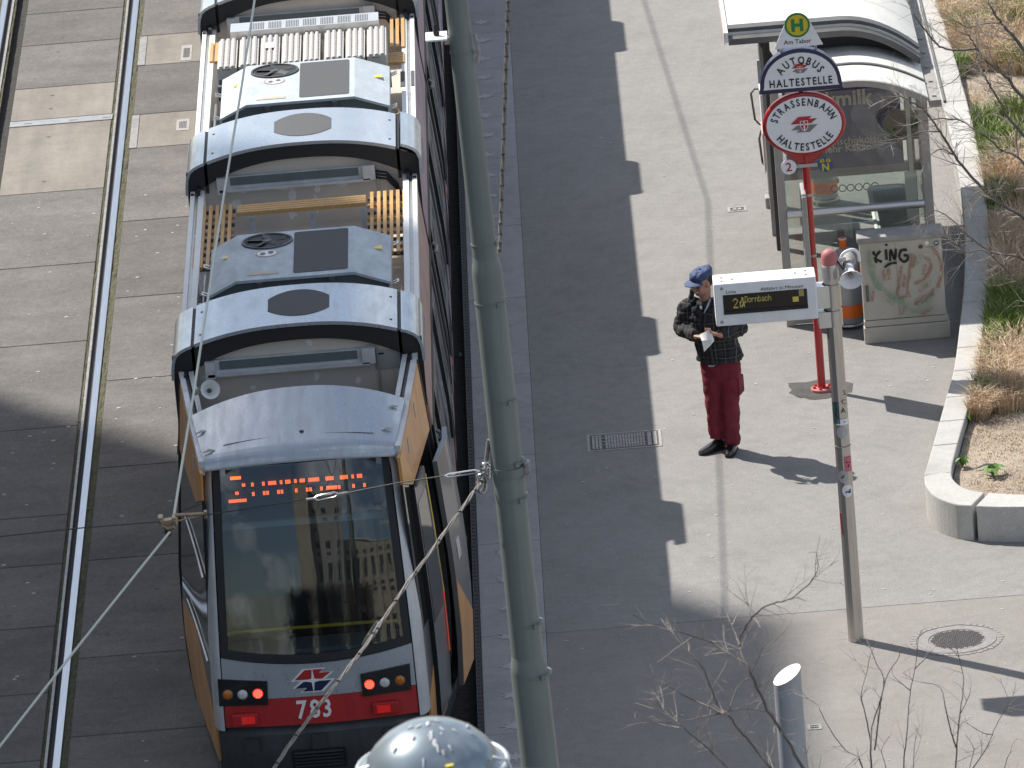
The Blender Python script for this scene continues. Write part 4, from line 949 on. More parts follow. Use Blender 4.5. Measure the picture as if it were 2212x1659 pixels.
# resistor bank on the third roof
zt = 3.30
xl = G(470, 90, zt).x; xr = G(836, 70, zt).x; yb0 = G(650, 128, zt).y; yb1 = G(650, 68, zt).y
nm = 8; stp = (xr-xl)/nm
for k in range(nm):
    x0 = xl+k*stp+.008; x1 = xl+(k+1)*stp-.012+(.0 if k != 4 else -.02); yo = .015*((k*7) % 3)
    o = MB().box(x0, x1, yb0+yo, yb1+yo, 3.02, zt-.03).build('resistor_module', M['resist'] if 'resist' in M else M.setdefault('resist', mat('resistor_casing', (.46,.44,.41), .6, .1, var=.06, scale=12)), TR)
    for j in range(3):
        cx = x0+(x1-x0)*(.2+.3*j); r = (x1-x0)*.135; b = MB(); pts = []
        n = 17
        for q in range(n+1): pts.append((cx, yb0+yo+.01+(yb1-yb0-.02)*q/n, zt-.03))
        rr = [r*(1.0 if q % 2 else .86) for q in range(n+1)]
        b.tube(pts, rr, 8); b.build('resistor_rib', M['resist'], o)
    b = MB(); b.box(x0+.01, x1-.02, yb0+yo-.012, yb0+yo-.001, 3.12, 3.16); b.build('module_gap', M['iron_dark'], o)
    b = MB(); b.tube([(x0+.05, yb0+yo-.02, zt-.02), (x0+.05, yb0+yo-.045, zt-.03), (x1-.06, yb0+yo-.045, zt-.03), (x1-.06, yb0+yo-.02, zt-.02)], .006, 5); b.build('module_handle', M['iron_dark'], o)
x = G(583, 96, zt+.0); MB().box(x.x-.042, x.x+.042, x.y-.09, x.y+.09, zt-.011, zt-.005).build('paper_label', M['whitep'], TR)
a = G(495, 75, 3.36); c = G(815, 40, 3.36); vp = MB(); vp.box(xl+.12, xr-.08, yb1+.03, yb1+.33, 3.2, 3.34); vo = vp.build('vent_panel', M['alu'], TR)
for k in range(7):
    b = MB()
    for j in range(8): xx = xl+.32+k*.165+j*.016; b.box(xx, xx+.008, yb1+.06, yb1+.28, 3.34, 3.343)
    if xl+.32+k*.165+.13 < xr-.1: b.build('vent_slot', M['iron_dark'], vo)
MB().box(xl-.0, xr+.02, yb0-.09, yb0-.02, 2.98, 3.12).build('bank_sill', M['ac_side'], TR)
zs_ = 3.05
for px in (846, 858, 870): slat(G(px, 80, zs_).x, G(px, 100, zs_).y, G(px, 55, zs_).y+.3, zs_)
for px in (457, 468): slat(G(px, 110, zs_).x, G(px, 132, zs_).y, G(px, 92, zs_).y, zs_)
xa = G(716, 128, zs_).x; xb = G(873, 118, zs_).x; y0 = G(800, 138, zs_).y
for k in range(6): MB().box(xa, xb, y0+k*.058, y0+k*.058+.046, zs_-.03, zs_).build('slat', M['wood'], TR)
# body sides of the middle segments
def segment(y0, y1, wrapu, wrapl, doors):
    for sg in (-1, 1):
        side('upper_side_panel', M[wrapu], sg, y0, y1, 2.36, 2.96, 0, .02, 12, 5)
        side('window_band', M['sideglass'], sg, y0, y1, 1.06, 2.355, -.012, .02, 12, 8)
        side('lower_side_panel', M[wrapl], sg, y0, y1, .24, 1.055, 0, .02, 12, 5)
        side('skirt', M['darkgrey'], sg, y0, y1, .0, .235, -.01, .02, 8, 2)
        side('rain_gutter', M['rubber'], sg, y0, y1, 2.30, 2.38, .012, .02, 8, 1)
        for d in doors:
            lf = side('door_leaf', M['greyleaf'], sg, d, d+.64, .26, 2.34, .035, .05, 4, 12)
            side('door_window', M['sideglass'], sg, d+.09, d+.55, .75, 2.2, .039, .004, 3, 8, parent=lf)
            side('door_edge', M['black'], sg, d-.03, d-.004, .26, 2.34, .04, .06, 1, 8, parent=lf)
        for yy_ in [y0+.5, y1-1.4]:
            side('side_marker', M['marker'], sg, yy_, yy_+.22, .98, 1.04, .015, .02, 2, 1)
        for yy_ in (y0+.15, (y0+y1)/2, y1-.3):
            side('window_post', M['greyleaf'], sg, yy_, yy_+.09, 1.06, 2.355, .0, .02, 2, 8)
segment(-8.22, -3.08, 'rose', 'rose', (-7.0,-6.34,-4.6))
segment(-2.84, 2.32, 'mauve', 'mauve', (-2.2,-1.54,.6,1.26))
segment(2.56, 7.62, 'mauve', 'mauve', (3.4,4.06,6.0))
segment(7.9, 13.0, 'mauve', 'mauve', ())
segment(13.25, 18.3, 'mauve', 'mauve', ())
segment(18.55, 24.0, 'mauve', 'mauve', ())
for fy in FY:
    b = MB()
    for sg in (-1, 1): b = MB(); b.shell(lambda a, v: ((XC+sg*(U(fy, .1+2.98*v)-.05), fy-.14+.30*a, .1+2.98*v), (sg,0,0)), 4, 12, .03); b.build('bellows', M['rubber'], TR)
    for sg in (-1, 1):
        side('seam_strip', M['rubber'], sg, fy-.115, fy-.08, .2, 3.04, .012, .03, 1, 12)
        if sg < 0: continue
        b = MB(); y = fy+.28; b.tube([(XC+sg*(U(y,2.3)+.02), y, 2.28), (XC+sg*(U(y,2.3)+.055), y-.03, 2.26), (XC+sg*(U(y,2.3)+.04), y-.08, 2.22)], .018, 8); b.build('door_camera', M['iron'], TR, smooth=50)

# ------------------------------------------------------------------ glass bus shelter
def sroof(x): return 2.43 - .0*(x < 3.5) - (.255*((x-3.45)/.75)**1.9 if x > 3.45 else .06*((3.45-x)/.7)**2)
SH = thing('bus_shelter', 'glass bus shelter with curved white roof and violet chocolate poster', 'bus shelter', (3.45, 2.6, 0))
FYS, BYS = 1.1, 4.08
def xpanel(name, m, pts, y0, y1, t, par, smooth=30):
    nr = []
    for i in range(len(pts)):
        a = pts[max(0,i-1)]; c = pts[min(len(pts)-1,i+1)]; d = Vector((c[0]-a[0], c[1]-a[1])).normalized(); nr.append((-d.y, d.x))
    n = len(pts)-1
    def fn(a, v): i = round(a*n); return (pts[i][0], y0+(y1-y0)*v, pts[i][1]), (nr[i][0], 0, nr[i][1])
    b = MB(); b.shell(fn, n, 2, t); return b.build(name, m, par, smooth=smooth)
rx = [2.80+(4.16-2.80)*k/16 for k in range(17)]
ys_ = [.92, 1.53, 2.16, 2.8, 3.45, 4.1]
for a, c in zip(ys_[:-1], ys_[1:]):
    xpanel('roof_panel', M['roofw'], [(x, sroof(x)) for x in rx], a+.012, c-.012, .03, SH)
for y in ys_:
    xpanel('roof_rib', M['gutter'] if y > 1 else M['frame'], [(x, sroof(x)+.015) for x in rx], y-.025, y+.025, .06, SH)
MB().box(4.165, 4.28, .93, 5.4, sroof(4.16)-.09, sroof(4.16)-.02).build('gutter', M['gutterbeige'] if 'gutterbeige' in M else M.setdefault('gutterbeige', mat('gutter_beige', (.27,.255,.235), .7, var=.2, scale=8)), SH)
MB().tube([(4.31, .85, sroof(4.16)-.02), (4.31, 5.4, sroof(4.16)-.02)], .016, 8).build('gutter_pipe', M['gutter'], SH, smooth=60)
for k in range(5): MB().box(4.20, 4.235, 1.05+k*.5, 1.09+k*.5, sroof(4.16)-.02, sroof(4.16)-.005).build('gutter_bolt', M['iron'], SH)
for x0, x1, zt in ((2.665, 2.745, 2.36), (4.06, 4.15, 2.2)):
    MB().box(x0, x1, FYS-.035, FYS+.035, 0, zt).build('post', M['frame'], SH, bevel=.006)
    MB().box(x0, x1, BYS-.035, BYS+.035, 0, zt).build('post', M['frame'], SH, bevel=.006)
MB().box(2.746, 4.059, FYS-.006, FYS+.006, .06, 2.30).build('end_pane', M['paneglass'], SH)
MB().box(4.098, 4.11, FYS+.04, BYS-.04, .12, 2.14).build('back_pane', M['paneglass'], SH)
MB().box(2.746, 4.059, FYS-.03, FYS+.03, .02, .06).build('sill_rail', M['frame'], SH)
MB().tube([(2.745, FYS-.03, 1.125), (4.06, FYS-.03, 1.125)], .04, 10).build('grab_rail', M['alu'], SH, smooth=60)
MB().box(4.02, 4.06, 2.9, 2.94, .9, 2.2).build('inner_post', M['whitep'], SH)
MB().box(3.96, 4.07, 2.7, 2.74, .45, .95).build('inner_post', M['whitep'], SH)
# end wall with poster
MB().box(2.746, 4.059, BYS-.03, BYS+.03, .56, .66).build('poster_sill', M['frame'], SH)
pb = MB().box(2.86, 4.02, BYS-.07, BYS-.03, .66, 2.05).build('poster', M['poster'], SH)
b = MB(); yq = BYS-.074
def pz(px, py): p = V(px, py, yq); return p.x, p.z
x, z = pz(1888, 222); text_on(b, 'Darkmilk', (x, yq, z), EX, EZ, .215, .025, 'R', 1.0)
x, z = pz(1916, 304); text_on(b, 'Alpenmilchschokolade'[5:], (x, yq, z), EX, EZ, .105, .002, 'R', 1.0)
x, z = pz(1888, 322); text_on(b, 'mit mehr Kakao.', (x, yq, z), EX, EZ, .105, .02, 'R', 1.0)
b.build('poster_lettering', M['posterink'], pb, recalc=False)
b = MB(); x, z = pz(1925, 272)
b.tube([(x+.14*cos(a), yq, z+.17*sin(a)) for a in [pi*.45+pi*1.05*k/14 for k in range(15)]], .014, 6); b.build('poster_arc', M['ink'], pb)
b = MB(); b.lathe((x+.10, yq, z), [(.001,.001),(.16,.001)], 18, Matrix.Rotation(R(90),3,'X')); b.build('poster_picture', M['chocbrown'] if 'chocbrown' in M else M.setdefault('chocbrown', mat('chocolate_print', (.05,.028,.022), .4, var=.5, scale=8)), pb)
MB().box(2.746, 4.059, BYS-.006, BYS+.006, .06, .56).build('end_pane', M['paneglass'], SH)
for k in range(8):
    p = V(1768+k*17.5, 413-k*1.3, BYS-.05); b = MB(); b.lathe((p.x, BYS-.012, p.z), [(.030,.001),(.040,.001)], 14, Matrix.Rotation(R(90),3,'X')); b.build('pictogram', M['binorange'] if k < 2 else M['gutter'], SH)
# bench
BN = thing('bench', 'ribbed grey metal bench seat standing inside the glass shelter', 'bench', (3.85, 3.25, 0))
def seatpts(x0, x1, y0, y1, r, z):
    o = []
    for (qx, qy, a0) in ((x1-r,y1-r,0),(x0+r,y1-r,90),(x0+r,y0+r,180),(x1-r,y0+r,270)):
        for k in range(5): a = R(a0+22.5*k); o.append((qx+r*cos(a), qy+r*sin(a), z))
    return o
MB().prism(seatpts(3.65,4.01,2.5,4.0,.08,.40), (0,0,.045)).build('seat', M['seat'], BN)
b = MB(); b.tube(seatpts(3.65,4.01,2.5,4.0,.08,.435)+[seatpts(3.65,4.01,2.5,4.0,.08,.435)[0]], .022, 8); b.build('rolled_edge', M['whitep'], BN, smooth=60)  # rim coloured white to stand in for sunlight on the rolled edge
for k in range(16): MB().box(3.688+k*.0195, 3.698+k*.0195, 2.56, 3.94, .445, .452).build('rib', M['steel'], BN)
for y in (2.75, 3.75): MB().box(3.83, 3.87, y-.02, y+.02, 0, .4).build('leg', M['frame'], BN)
MB().box(3.91, 3.95, 3.86, 3.91, .453, .456).build('sticker', M['whitep'], BN)

# ------------------------------------------------------------------ second, higher shelter roof
CN = thing('canopy', 'higher white platform roof with grey gutters overlapping the shelter roof', 'canopy', (3.2, 5.07, 0))
def croof(x): return 2.70 - (.36*((x-3.4)/.78)**2 if x > 3.4 else 0)
cx = [2.33+(4.16-2.33)*k/20 for k in range(21)]
for k in range(4): xpanel('roof_panel', M['roofw'], [(x, croof(x)) for x in cx], 2.14+k*.83, 2.13+(k+1)*.83, .05, CN)
xpanel('gutter', M['gutter'], [(x, croof(x)+.012) for x in cx], 2.12, 2.26, .05, CN)
xpanel('gutter', M['gutter'], [(x, croof(x)-.05) for x in cx], 1.96, 2.10, .06, CN)
xpanel('roof_lip', M['roofw'], [(x, croof(x)-.025) for x in cx], 2.10, 2.135, .05, CN)
MB().box(2.297, 2.328, 1.95, 5.46, 2.62, 2.72).build('edge_board', M['whitep'], CN)
MB().box(2.287, 2.296, 1.95, 5.46, 2.60, 2.72).build('rusty_edge', M['rustw'] if 'rustw' in M else M.setdefault('rustw', mat('weathered_white', (.55,.47,.40), .8, var=.3, scale=9, stretch=(1,1,.4))), CN)
bx, by_ = 2.72, 5.07
MB().box(bx-.035, bx+.035, by_-.035, by_+.035, .1, 2.6).build('post', M['darkgrey'], CN)
MB().box(bx-.075, bx+.075, by_-.075, by_+.075, 0, .11).build('post_foot', M['frame'], CN, bevel=.01)
a = V(1625, 62, 3.6); c = V(1668, 128, 3.6); MB().bar((a.x, 3.6, a.z), (c.x, 3.6, c.z), .05, .05, (0,1,0)).build('strut', M['darkgrey'], CN)
MB().box(bx-.03, bx+.04, 3.55, 3.65, .0, 2.6).build('post', M['darkgrey'], CN)
MB().prism([(x, 2.135, sroof(min(x,4.16))+.025) for x in cx if x > 2.85]+[(x, 2.135, croof(x)-.075) for x in reversed(cx) if x > 2.85], (0,.03,0)).build('gap_board', M['rubber'], CN)  # black board closing the band between shelter roof and canopy
def loop(pts, Y, r=.012):
    q = [V(x, y, Y) for x, y in pts]; MB().tube(q, r, 6).build('tube_frame', M['iron_dark'], CN, smooth=60)
loop([(1652,192),(1630,192),(1622,202),(1631,258),(1640,268),(1653,268)], 5.0)
loop([(1659,276),(1644,282),(1640,300),(1647,350),(1655,362),(1675,362)], 4.9)
MB().box(2.66, 2.70, 4.62, 5.03, .5, 1.3).build('notice_board', M['whitep'], CN)
MB().box(2.652, 2.659, 4.60, 5.04, .48, .9).build('board_stain', M['rustw'], CN)
a = V(1634,128,5.3); c = V(1650,205,5.3); MB().box(a.x, a.x+.11, 5.25, 5.28, c.z, a.z).build('notice_board', M['ac'], CN)

# ------------------------------------------------------------------ stop sign on red pole
Yr = -.944; bx = 2.897
ST = thing('stop_sign', 'red pole stop sign reading AUTOBUS and STRASSENBAHN HALTESTELLE', 'stop sign', (bx, Yr, 0))
MB().cyl((bx,Yr,.02), (bx,Yr,2.62), .038, .036, 14).build('pole', M['signred'], ST, smooth=50)
b = MB(); b.lathe((bx,Yr,0), [(.001,.03),(.10,.03),(.105,.025),(.105,.004),(.1,0)], 24); fl_ = b.build('base_flange', M['signpink'] if 'signpink' in M else M.setdefault('signpink', mat('faded_red_flange', (.50,.16,.15), .6, var=.2, scale=12)), ST, smooth=40)
for k in range(6):
    a = 2*pi*k/6+.3; b = MB(); b.lathe((bx+.075*cos(a), Yr+.075*sin(a), .03), [(.014,0),(.014,.018),(.001,.02)], 6); b.build('bolt', M['signred'], fl_)
for z_ in (1.33, 1.92, 2.33): b = MB(); b.lathe((bx,Yr,z_), [(.038,-.012),(.042,-.012),(.042,.012),(.038,.012)], 14); b.build('clamp_band', M['steel'], ST, smooth=40)
FYr = Yr-.055
def SP(px, py, y=FYr): p = V(px, py, y); return p.x, p.z
def ell(name, m, cx, cz, rx, rz, y, t=.01, n=48, par=ST, a0=0, a1=360):
    b = MB(); pts = [(cx+rx*cos(R(a0+(a1-a0)*k/n)), y, cz+rz*sin(R(a0+(a1-a0)*k/n))) for k in range(n+(1 if a1-a0 < 360 else 0))]; b.prism(pts, (0, t, 0)); return b.build(name, m, par)
cx_, cz_ = SP(1737, 269); rx_ = .375; rz_ = (333-204)/2/(228*.955)+.0
sg_ = ell('tram_sign', M['signred'], cx_, cz_, rx_, rz_, FYr, .10)
ell('sign_face', M['white'], cx_, cz_, rx_-.026, rz_-.026, FYr-.008, .010, 48, sg_)
b = MB(); b.lathe((cx_,FYr+.02,cz_), [(rx_-.012,-.028),(rx_+.004,-.02),(rx_+.012,0),(rx_+.004,.06),(rx_-.02,.075)], 48, Matrix.Rotation(R(90),3,'X') @ Matrix.Rotation(0,3,'Z')); b.v = [(x, 2*(FYr+.03)-y-.02, cz_+(z-cz_)*(rz_/rx_)) for x, y, z in b.v]; b.build('sign_rim', M['signred'], sg_, smooth=50)
b = MB(); y0 = FYr+.075; b.prism([(cx_-.24, y0-.05, cz_-rz_*.80), (cx_+.24, y0-.05, cz_-rz_*.80), (bx+.05, y0-.05, cz_-rz_-.10), (bx-.05, y0-.05, cz_-rz_-.10)], (0,.10,0)); b.build('sign_socket', M['signred'], ST, bevel=.01)
yt = FYr-.0125; b = MB()
text_arc(b, 'STRASSENBAHN', (cx_,yt,cz_-.012), EX, EZ, rx_-.122, rz_-.098, 166, 14, .098, .022, True, .74); b.build('sign_lettering', M['ink'], sg_, recalc=False, kind='stuff'); b = MB()
text_arc(b, 'HALTESTELLE', (cx_,yt,cz_-.0), EX, EZ, rx_-.070, rz_-.050, 210, 330, .098, .022, False, .76)
b.build('sign_lettering', M['ink'], sg_, recalc=False, kind='stuff')
M['emblemgrey'] = mat('emblem_grey', (.19,.19,.20), .5)
def town_emblem(cx, cz, sc, par, y):
    ea, eb = MB(), MB(); emblem(None, ea, eb, cx, cz, sc, lambda x, z: (x, y, z)); ea.build('emblem_flag', M['red'], par, recalc=False); eb.build('emblem_flag', M['emblemgrey'], par, recalc=False)
    sh = [(-.25,.25),(.25,.25),(.25,-.12),(.14,-.36),(0,-.46),(-.14,-.36),(-.25,-.12)]
    b = MB(); b.poly([(cx+x*1.2*sc, y-.002, cz+z*1.15*sc) for x, z in sh]); b.build('shield_edge', M['white'], par, recalc=False)
    b = MB(); b.poly([(cx+x*sc, y-.004, cz+z*sc) for x, z in sh]); so_ = b.build('shield', M['red'], par, recalc=False)
    b = MB(); b.poly([(cx+x*sc, y-.006, cz+z*sc) for x, z in ((-.05,.25),(.05,.25),(.05,-.45),(-.05,-.45))]); b.poly([(cx+x*sc, y-.006, cz+z*sc) for x, z in ((-.25,.06),(.25,.06),(.25,-.04),(-.25,-.04))]); b.build('shield_cross', M['white'], so_, recalc=False)
town_emblem(cx_, cz_+.005, .125, sg_, yt)
# half-round bus sign
axl, azl = SP(1640, 203); axr, azr = SP(1823, 192); hx = (axl+axr)/2; hw = (axr-axl)/2-.0; zb = (azl+azr)/2; zt_ = SP(1733, 104)[1]
def halfpts(ins, y):
    w_ = hw-ins; h_ = zt_-zb-ins*2; z0 = zb+ins; o = [(hx-w_, y, z0), (hx+w_, y, z0)]
    for k in range(25):
        a = pi*k/24; o.append((hx+w_*cos(a)**1 if False else hx+w_*.97*cos(a), y, z0+h_*(.06+.94*sin(a)**.92 if sin(a) > 0 else .06)))
    return o
b = MB(); b.prism(halfpts(0, FYr), (0,.10,0)); bs = b.build('bus_sign', M['navy'], ST)
b = MB(); b.prism(halfpts(.040, FYr-.008), (0,.01,0)); b.build('sign_face', M['white'], bs)
b = MB(); text_on(b, 'HALTESTELLE', (hx, yt, zb+.060), EX, EZ, .102, .022, 'C', .76, .014); b.build('sign_lettering', M['ink'], bs, recalc=False, kind='stuff'); b = MB()
text_arc(b, 'AUTOBUS', (hx,yt,zb+.04), EX, EZ, hw-.185, zt_-zb-.185, 146, 34, .102, .022, True, .78); b.build('sign_lettering', M['ink'], bs, recalc=False, kind='stuff')
town_emblem(hx, zb+.225, .075, bs, yt)
# H plate
b = MB(); P_ = [SP(*q) for q in ((1672,107),(1778,96),(1746,40),(1738,33),(1724,29),(1709,32),(1700,41))]; b.prism([(x, FYr, z) for x, z in P_], (0,.012,0)); hp_ = b.build('stop_plate', M['white'], ST)
hcx, hcz = SP(1722, 54); M['hgreen'] = mat('sign_green', (.01,.20,.06), .45); M['hyellow'] = mat('sign_yellow', (.62,.46,.02), .45)
ell('ring', M['hgreen'], hcx, hcz, .118, .118, FYr-.004, .004, 36, hp_); ell('disc', M['hyellow'], hcx, hcz, .098, .098, FYr-.008, .004, 36, hp_)
b = MB()
for x0, x1, z0, z1 in ((-.055,-.023,-.06,.06),(.023,.055,-.06,.06),(-.023,.023,-.014,.016)): b.box(hcx+x0, hcx+x1, FYr-.0115, FYr-.008, hcz+z0, hcz+z1)
b.build('letter', M['hgreen'], hp_)
b = MB(); x, z = SP(1723, 94); text_on(b, 'Am Tabor', (x, FYr-.003, z), EX, EZ, .060, .008, 'C'); x, z = SP(1770, 102); text_on(b, '327', (x, FYr-.003, z), EX, EZ, .03, .0, 'R'); b.build('plate_lettering', M['ink'], hp_, recalc=False)
for q in (-.16, .16): MB().box(hx+q-.012, hx+q+.012, Yr-.02, Yr+.02, zt_-.08, zt_+.05).build('plate_bracket', M['steel'], ST)
MB().box(bx-.02, bx+.02, Yr-.02, Yr+.03, cz_-.2, zb+.05).build('sign_spine', M['signred'], ST)
# line discs on a cross bar
lx, lz = SP(1704, 361); nx_, nz_ = SP(1783, 355)
MB().box(lx+.04, nx_-.04, Yr-.05, Yr-.042, (lz+nz_)/2-.016, (lz+nz_)/2+.016).build('cross_bar', M['steel'], ST)
d1 = ell('line_disc', M['white'], lx, lz, .071, .071, FYr-.004, .012, 30); b = MB(); text_on(b, '2', (lx, FYr-.006, lz-.038), EX, EZ, .118, .02, 'C'); b.build('disc_lettering', M['red'], d1, recalc=False)
M['nblue'] = mat('night_line_blue', (.03,.085,.17), .4)
d2 = ell('night_line_disc', M['nblue'], nx_, nz_, .073, .073, FYr-.004, .012, 30); b = MB(); text_on(b, 'N', (nx_, FYr-.006, nz_-.058), EX, EZ, .10, .03, 'C', .95); b.build('disc_lettering', M['hyellow'], d2, recalc=False)
b = MB()
for s2 in (-1, 1): b.poly([(nx_+s2*(.006), FYr-.006, nz_+.026), (nx_+s2*.052, FYr-.006, nz_+.022), (nx_+s2*.045, FYr-.006, nz_+.05), (nx_+s2*.015, FYr-.006, nz_+.058)])
b.build('owl_eye', M['hyellow'], d2, recalc=False)
b = MB()
for s2 in (-1, 1): b.lathe((nx_+s2*.026, FYr-.0075, nz_+.04), [(.0005,0),(.007,0)], 8, Matrix.Rotation(R(90),3,'X'))
b.build('owl_pupil', M['ink'], d2, recalc=False)
# timetable case seen edge-on
TC0 = MB().box(2.83, 2.875, -1.18, -.70, .95, 1.97).build('timetable_case', M['frame'], ST, bevel=.012)
MB().box(2.826, 2.829, -1.15, -.73, .99, 1.93).build('case_glass', M['sideglass'], TC0)
for z_ in (1.33, 1.9): MB().box(2.86, bx, Yr-.012, Yr+.012, z_-.012, z_+.012).build('case_bracket', M['steel'], ST)

# ------------------------------------------------------------------ departure display on stainless pole
Yd = -7.806; dx = 2.828
DP = thing('departure_display', 'grey departure display box on stainless pole with pink dome cap', 'departure display', (dx, Yd, 0))
b = MB(); b.cyl((dx,Yd,0), (dx,Yd,3.28), .068, .066, 10); b.build('pole', M['stainless'], DP, smooth=20)
zc = V(1795, 572, Yd).z; z1 = V(1793, 545, Yd).z
b = MB(); b.cyl((dx,Yd,3.26), (dx,Yd,zc-.02), .074, .070, 20); b.build('pole_head', M['stainless'], DP, smooth=50)
b = MB(); b.lathe((dx,Yd,z1-.045), [(.071,-.06),(.071,.0),(.066,.03),(.05,.055),(.027,.07),(.001,.074)], 20); b.build('dome_cap', M['capred'] if 'capred' in M else M.setdefault('capred', mat('faded_red_cap', (.42,.13,.13), .6)), DP, smooth=50)
b = MB(); b.cyl((dx,Yd,zc-.04), (dx,Yd,z1-.10), .073, .073, 20); b.build('collar', M['stainless'], DP, smooth=50)
Yb0, Yb1 = -8.02, -7.74
l0 = V(1541, 615, Yb0); l1 = V(1553, 706, Yb0); r0_ = V(1762, 597, Yb0)
bx0, bx1 = l0.x+.0, r0_.x+.0; bz0, bz1 = l1.z, (l0.z+r0_.z)/2
hb = MB().box(bx0, bx1, Yb0, Yb1, bz0, bz1).build('housing', M['boxgrey'], DP, bevel=.012)
sx0, sz1 = V(1561, 637, Yb0).x, V(1561, 637, Yb0).z; sx1 = V(1744, 640, Yb0).x; sz0 = V(1568, 678, Yb0).z
sz1 = (V(1561,637,Yb0).z+V(1743,624,Yb0).z)/2; sz0 = (V(1566,678,Yb0).z+V(1747,664,Yb0).z)/2
MB().box(sx0, sx1, Yb0-.004, Yb0+.01, sz0, sz1).build('screen', M['screen'], hb)
MB().box(sx0, sx1, Yb0-.012, Yb0-.004, sz0-.005, sz0+.022).build('screen_lip', M['rubber'], hb)
b = MB(); text_on(b, 'Linie', (sx0+.03, Yb0-.003, sz1+.012), EX, EZ, .042, .0, 'L', 1.1); text_on(b, 'Abfahrt in Minuten', (sx1-.03, Yb0-.003, sz1+.012), EX, EZ, .043, .0, 'R', 1.1); b.build('housing_lettering', M['ink'], hb, recalc=False)
b = MB(); yq = Yb0-.0055
def dotm(b, rows, x, z, pw, ph):
    for r_, row in enumerate(rows):
        for c_, v in enumerate(row):
            if v == '#': b.box(x+c_*pw, x+(c_+.86)*pw, yq-.001, yq, z-(r_+.88)*ph, z-r_*ph)
hS = sz1-sz0
dotm(b, FONT5['2'], sx0+.082, sz1-.035, .0085, .0125)
dotm(b, ['..##.','..##.','.#.#.','##.##','#..##','#.###','###.#'], sx0+.138, sz1-.03, .0085, .0125)
x = sx0+.183
for ch in 'Dornbach': dotm(b, FONT5[ch], x, sz1-.024, .0049, .0078); x += .0282
b.build('dot_matrix_text', M['amberled'], hb, recalc=False)
b = MB(); b.box(sx1-.125, sx1-.075, yq-.001, yq, sz0+.06, sz0+.105); b.build('dot_block', M['amberled'], hb); b = MB(); b.box(sx1-.07, sx1-.027, yq-.001, yq, sz0+.105, sz0+.165); b.build('dot_block', M['amberdim'], hb)
for px, py in ((1559,624),(1560,696)):
    p = V(px, py, Yb0); b = MB(); b.lathe((p.x, Yb0, p.z), [(.001,.006),(.012,.006),(.014,0)], 12, Matrix.Rotation(R(90),3,'X')); b.build('lock', M['iron'], hb)
for px, dy in ((.07,.06),(.07,.16),(.16,.10),(-.17,.13),(-.08,.06),(-.08,.17)):
    xx = bx0+px if px > 0 else bx1+px; b = MB(); b.lathe((xx, Yb0+dy, bz1), [(.010,0),(.009,.01),(.001,.011)], 8); b.build('lid_bolt', M['iron'], hb)
for zz0, zz1 in ((V(1795,660,Yd).z, V(1795,612,Yd).z), (V(1800,702,Yd).z, V(1800,668,Yd).z)):
    zz0 -= .0
    b = MB(); b.box(bx1+.002, dx+.01, Yd-.075, Yd+.075, zz0, zz1); b.build('arm_clamp', M['alu'], DP, bevel=.004)
    b = MB(); b.cyl((dx,Yd,zz0), (dx,Yd,zz1), .079, .079, 20); b.build('clamp_sleeve', M['stainless'], DP, smooth=50)
# horn speaker on the pole
hpz = V(1838, 600, Yd-.1); hm = Vector((.02,-1,-.42)).normalized().to_track_quat('Z','Y').to_matrix(); hc = Vector((hpz.x, Yd-.1, hpz.z+.0))
b = MB(); b.lathe(hc, [(.03,-.20),(.036,-.12),(.045,-.06),(.075,.0),(.098,.022),(.10,.03),(.092,.022),(.06,-.02),(.03,-.06),(.001,-.06)], 24, hm); hs_ = b.build('horn_speaker', M['white'], DP, smooth=50)
b = MB(); b.lathe(hc, [(.001,-.005),(.018,-.008),(.022,-.05)], 12, hm); b.build('horn_plug', M['cablid'], hs_, smooth=50)
b = MB(); b.lathe(hc, [(.001,-.29),(.055,-.285),(.06,-.22),(.055,-.17),(.02,-.16)], 16, hm); b.build('horn_driver', M['iron'], hs_, smooth=50)
b = MB(); b.tube(arcpts([tuple(hc+Vector(q)) for q in ((-.08,.16,.08),(-.05,.14,.17),(.03,.15,.20),(.08,.17,.16),(.09,.2,.08))], 5), .014, 8); b.build('horn_yoke', M['whitep'], hs_, smooth=50)
b = MB(); b.tube([(dx+.06, Yd, hc.z+.13), (hc.x-.03, Yd+.02, hc.z+.13)], .02, 8); b.build('horn_bracket', M['steel'], DP, smooth=50)
b = MB(); b.tube([(dx+.06, Yd-.02, hc.z+.14), (dx+.11, Yd-.06, hc.z+.06), (hc.x-.05, Yd-.03, hc.z+.12)], .008, 5); b.build('horn_cable', M['rubber'], DP, smooth=50)
# stickers wrapped on the pole
def pole_sticker(px, py, wpx, hpx, m, lab, round_=False, ink=None):
    p = V(px, py, Yd-.066); z = p.z; a0 = math.asin(max(-.95, min(.95, (p.x-dx)/.069))); wa = wpx/240/.069/2; h2 = hpx/240/2/.95; r = .0715
    b = MB(); n = 10
    pt = lambda a, zq, rr=r: (dx+rr*sin(a0+a), Yd-rr*cos(a0+a), zq)
    if round_:
        c = len(b.v); pts = [pt(wa*cos(2*pi*k/20), z+h2*sin(2*pi*k/20)) for k in range(20)]; b.add([pt(0, z)]+pts, [(0, k+1, (k+1) % 20+1) for k in range(20)])
    else: b.grid(lambda u, v: pt(wa*(2*u-1), z+h2*(2*v-1)), 6, 2)
    o = b.build('sticker', m, DP, recalc=False, label=lab)
    if ink:
        b = MB(); rnd = random.Random(int(px*7+py)); ln = ink
        for k in range(ln): q = [pt(wa*rnd.uniform(-.6,.6), z+h2*rnd.uniform(-.5,.5), r+.002) for _ in range(3)]; b.tube(q, .0035, 4)
        b.build('sticker_print', M['ink'], o, recalc=False)
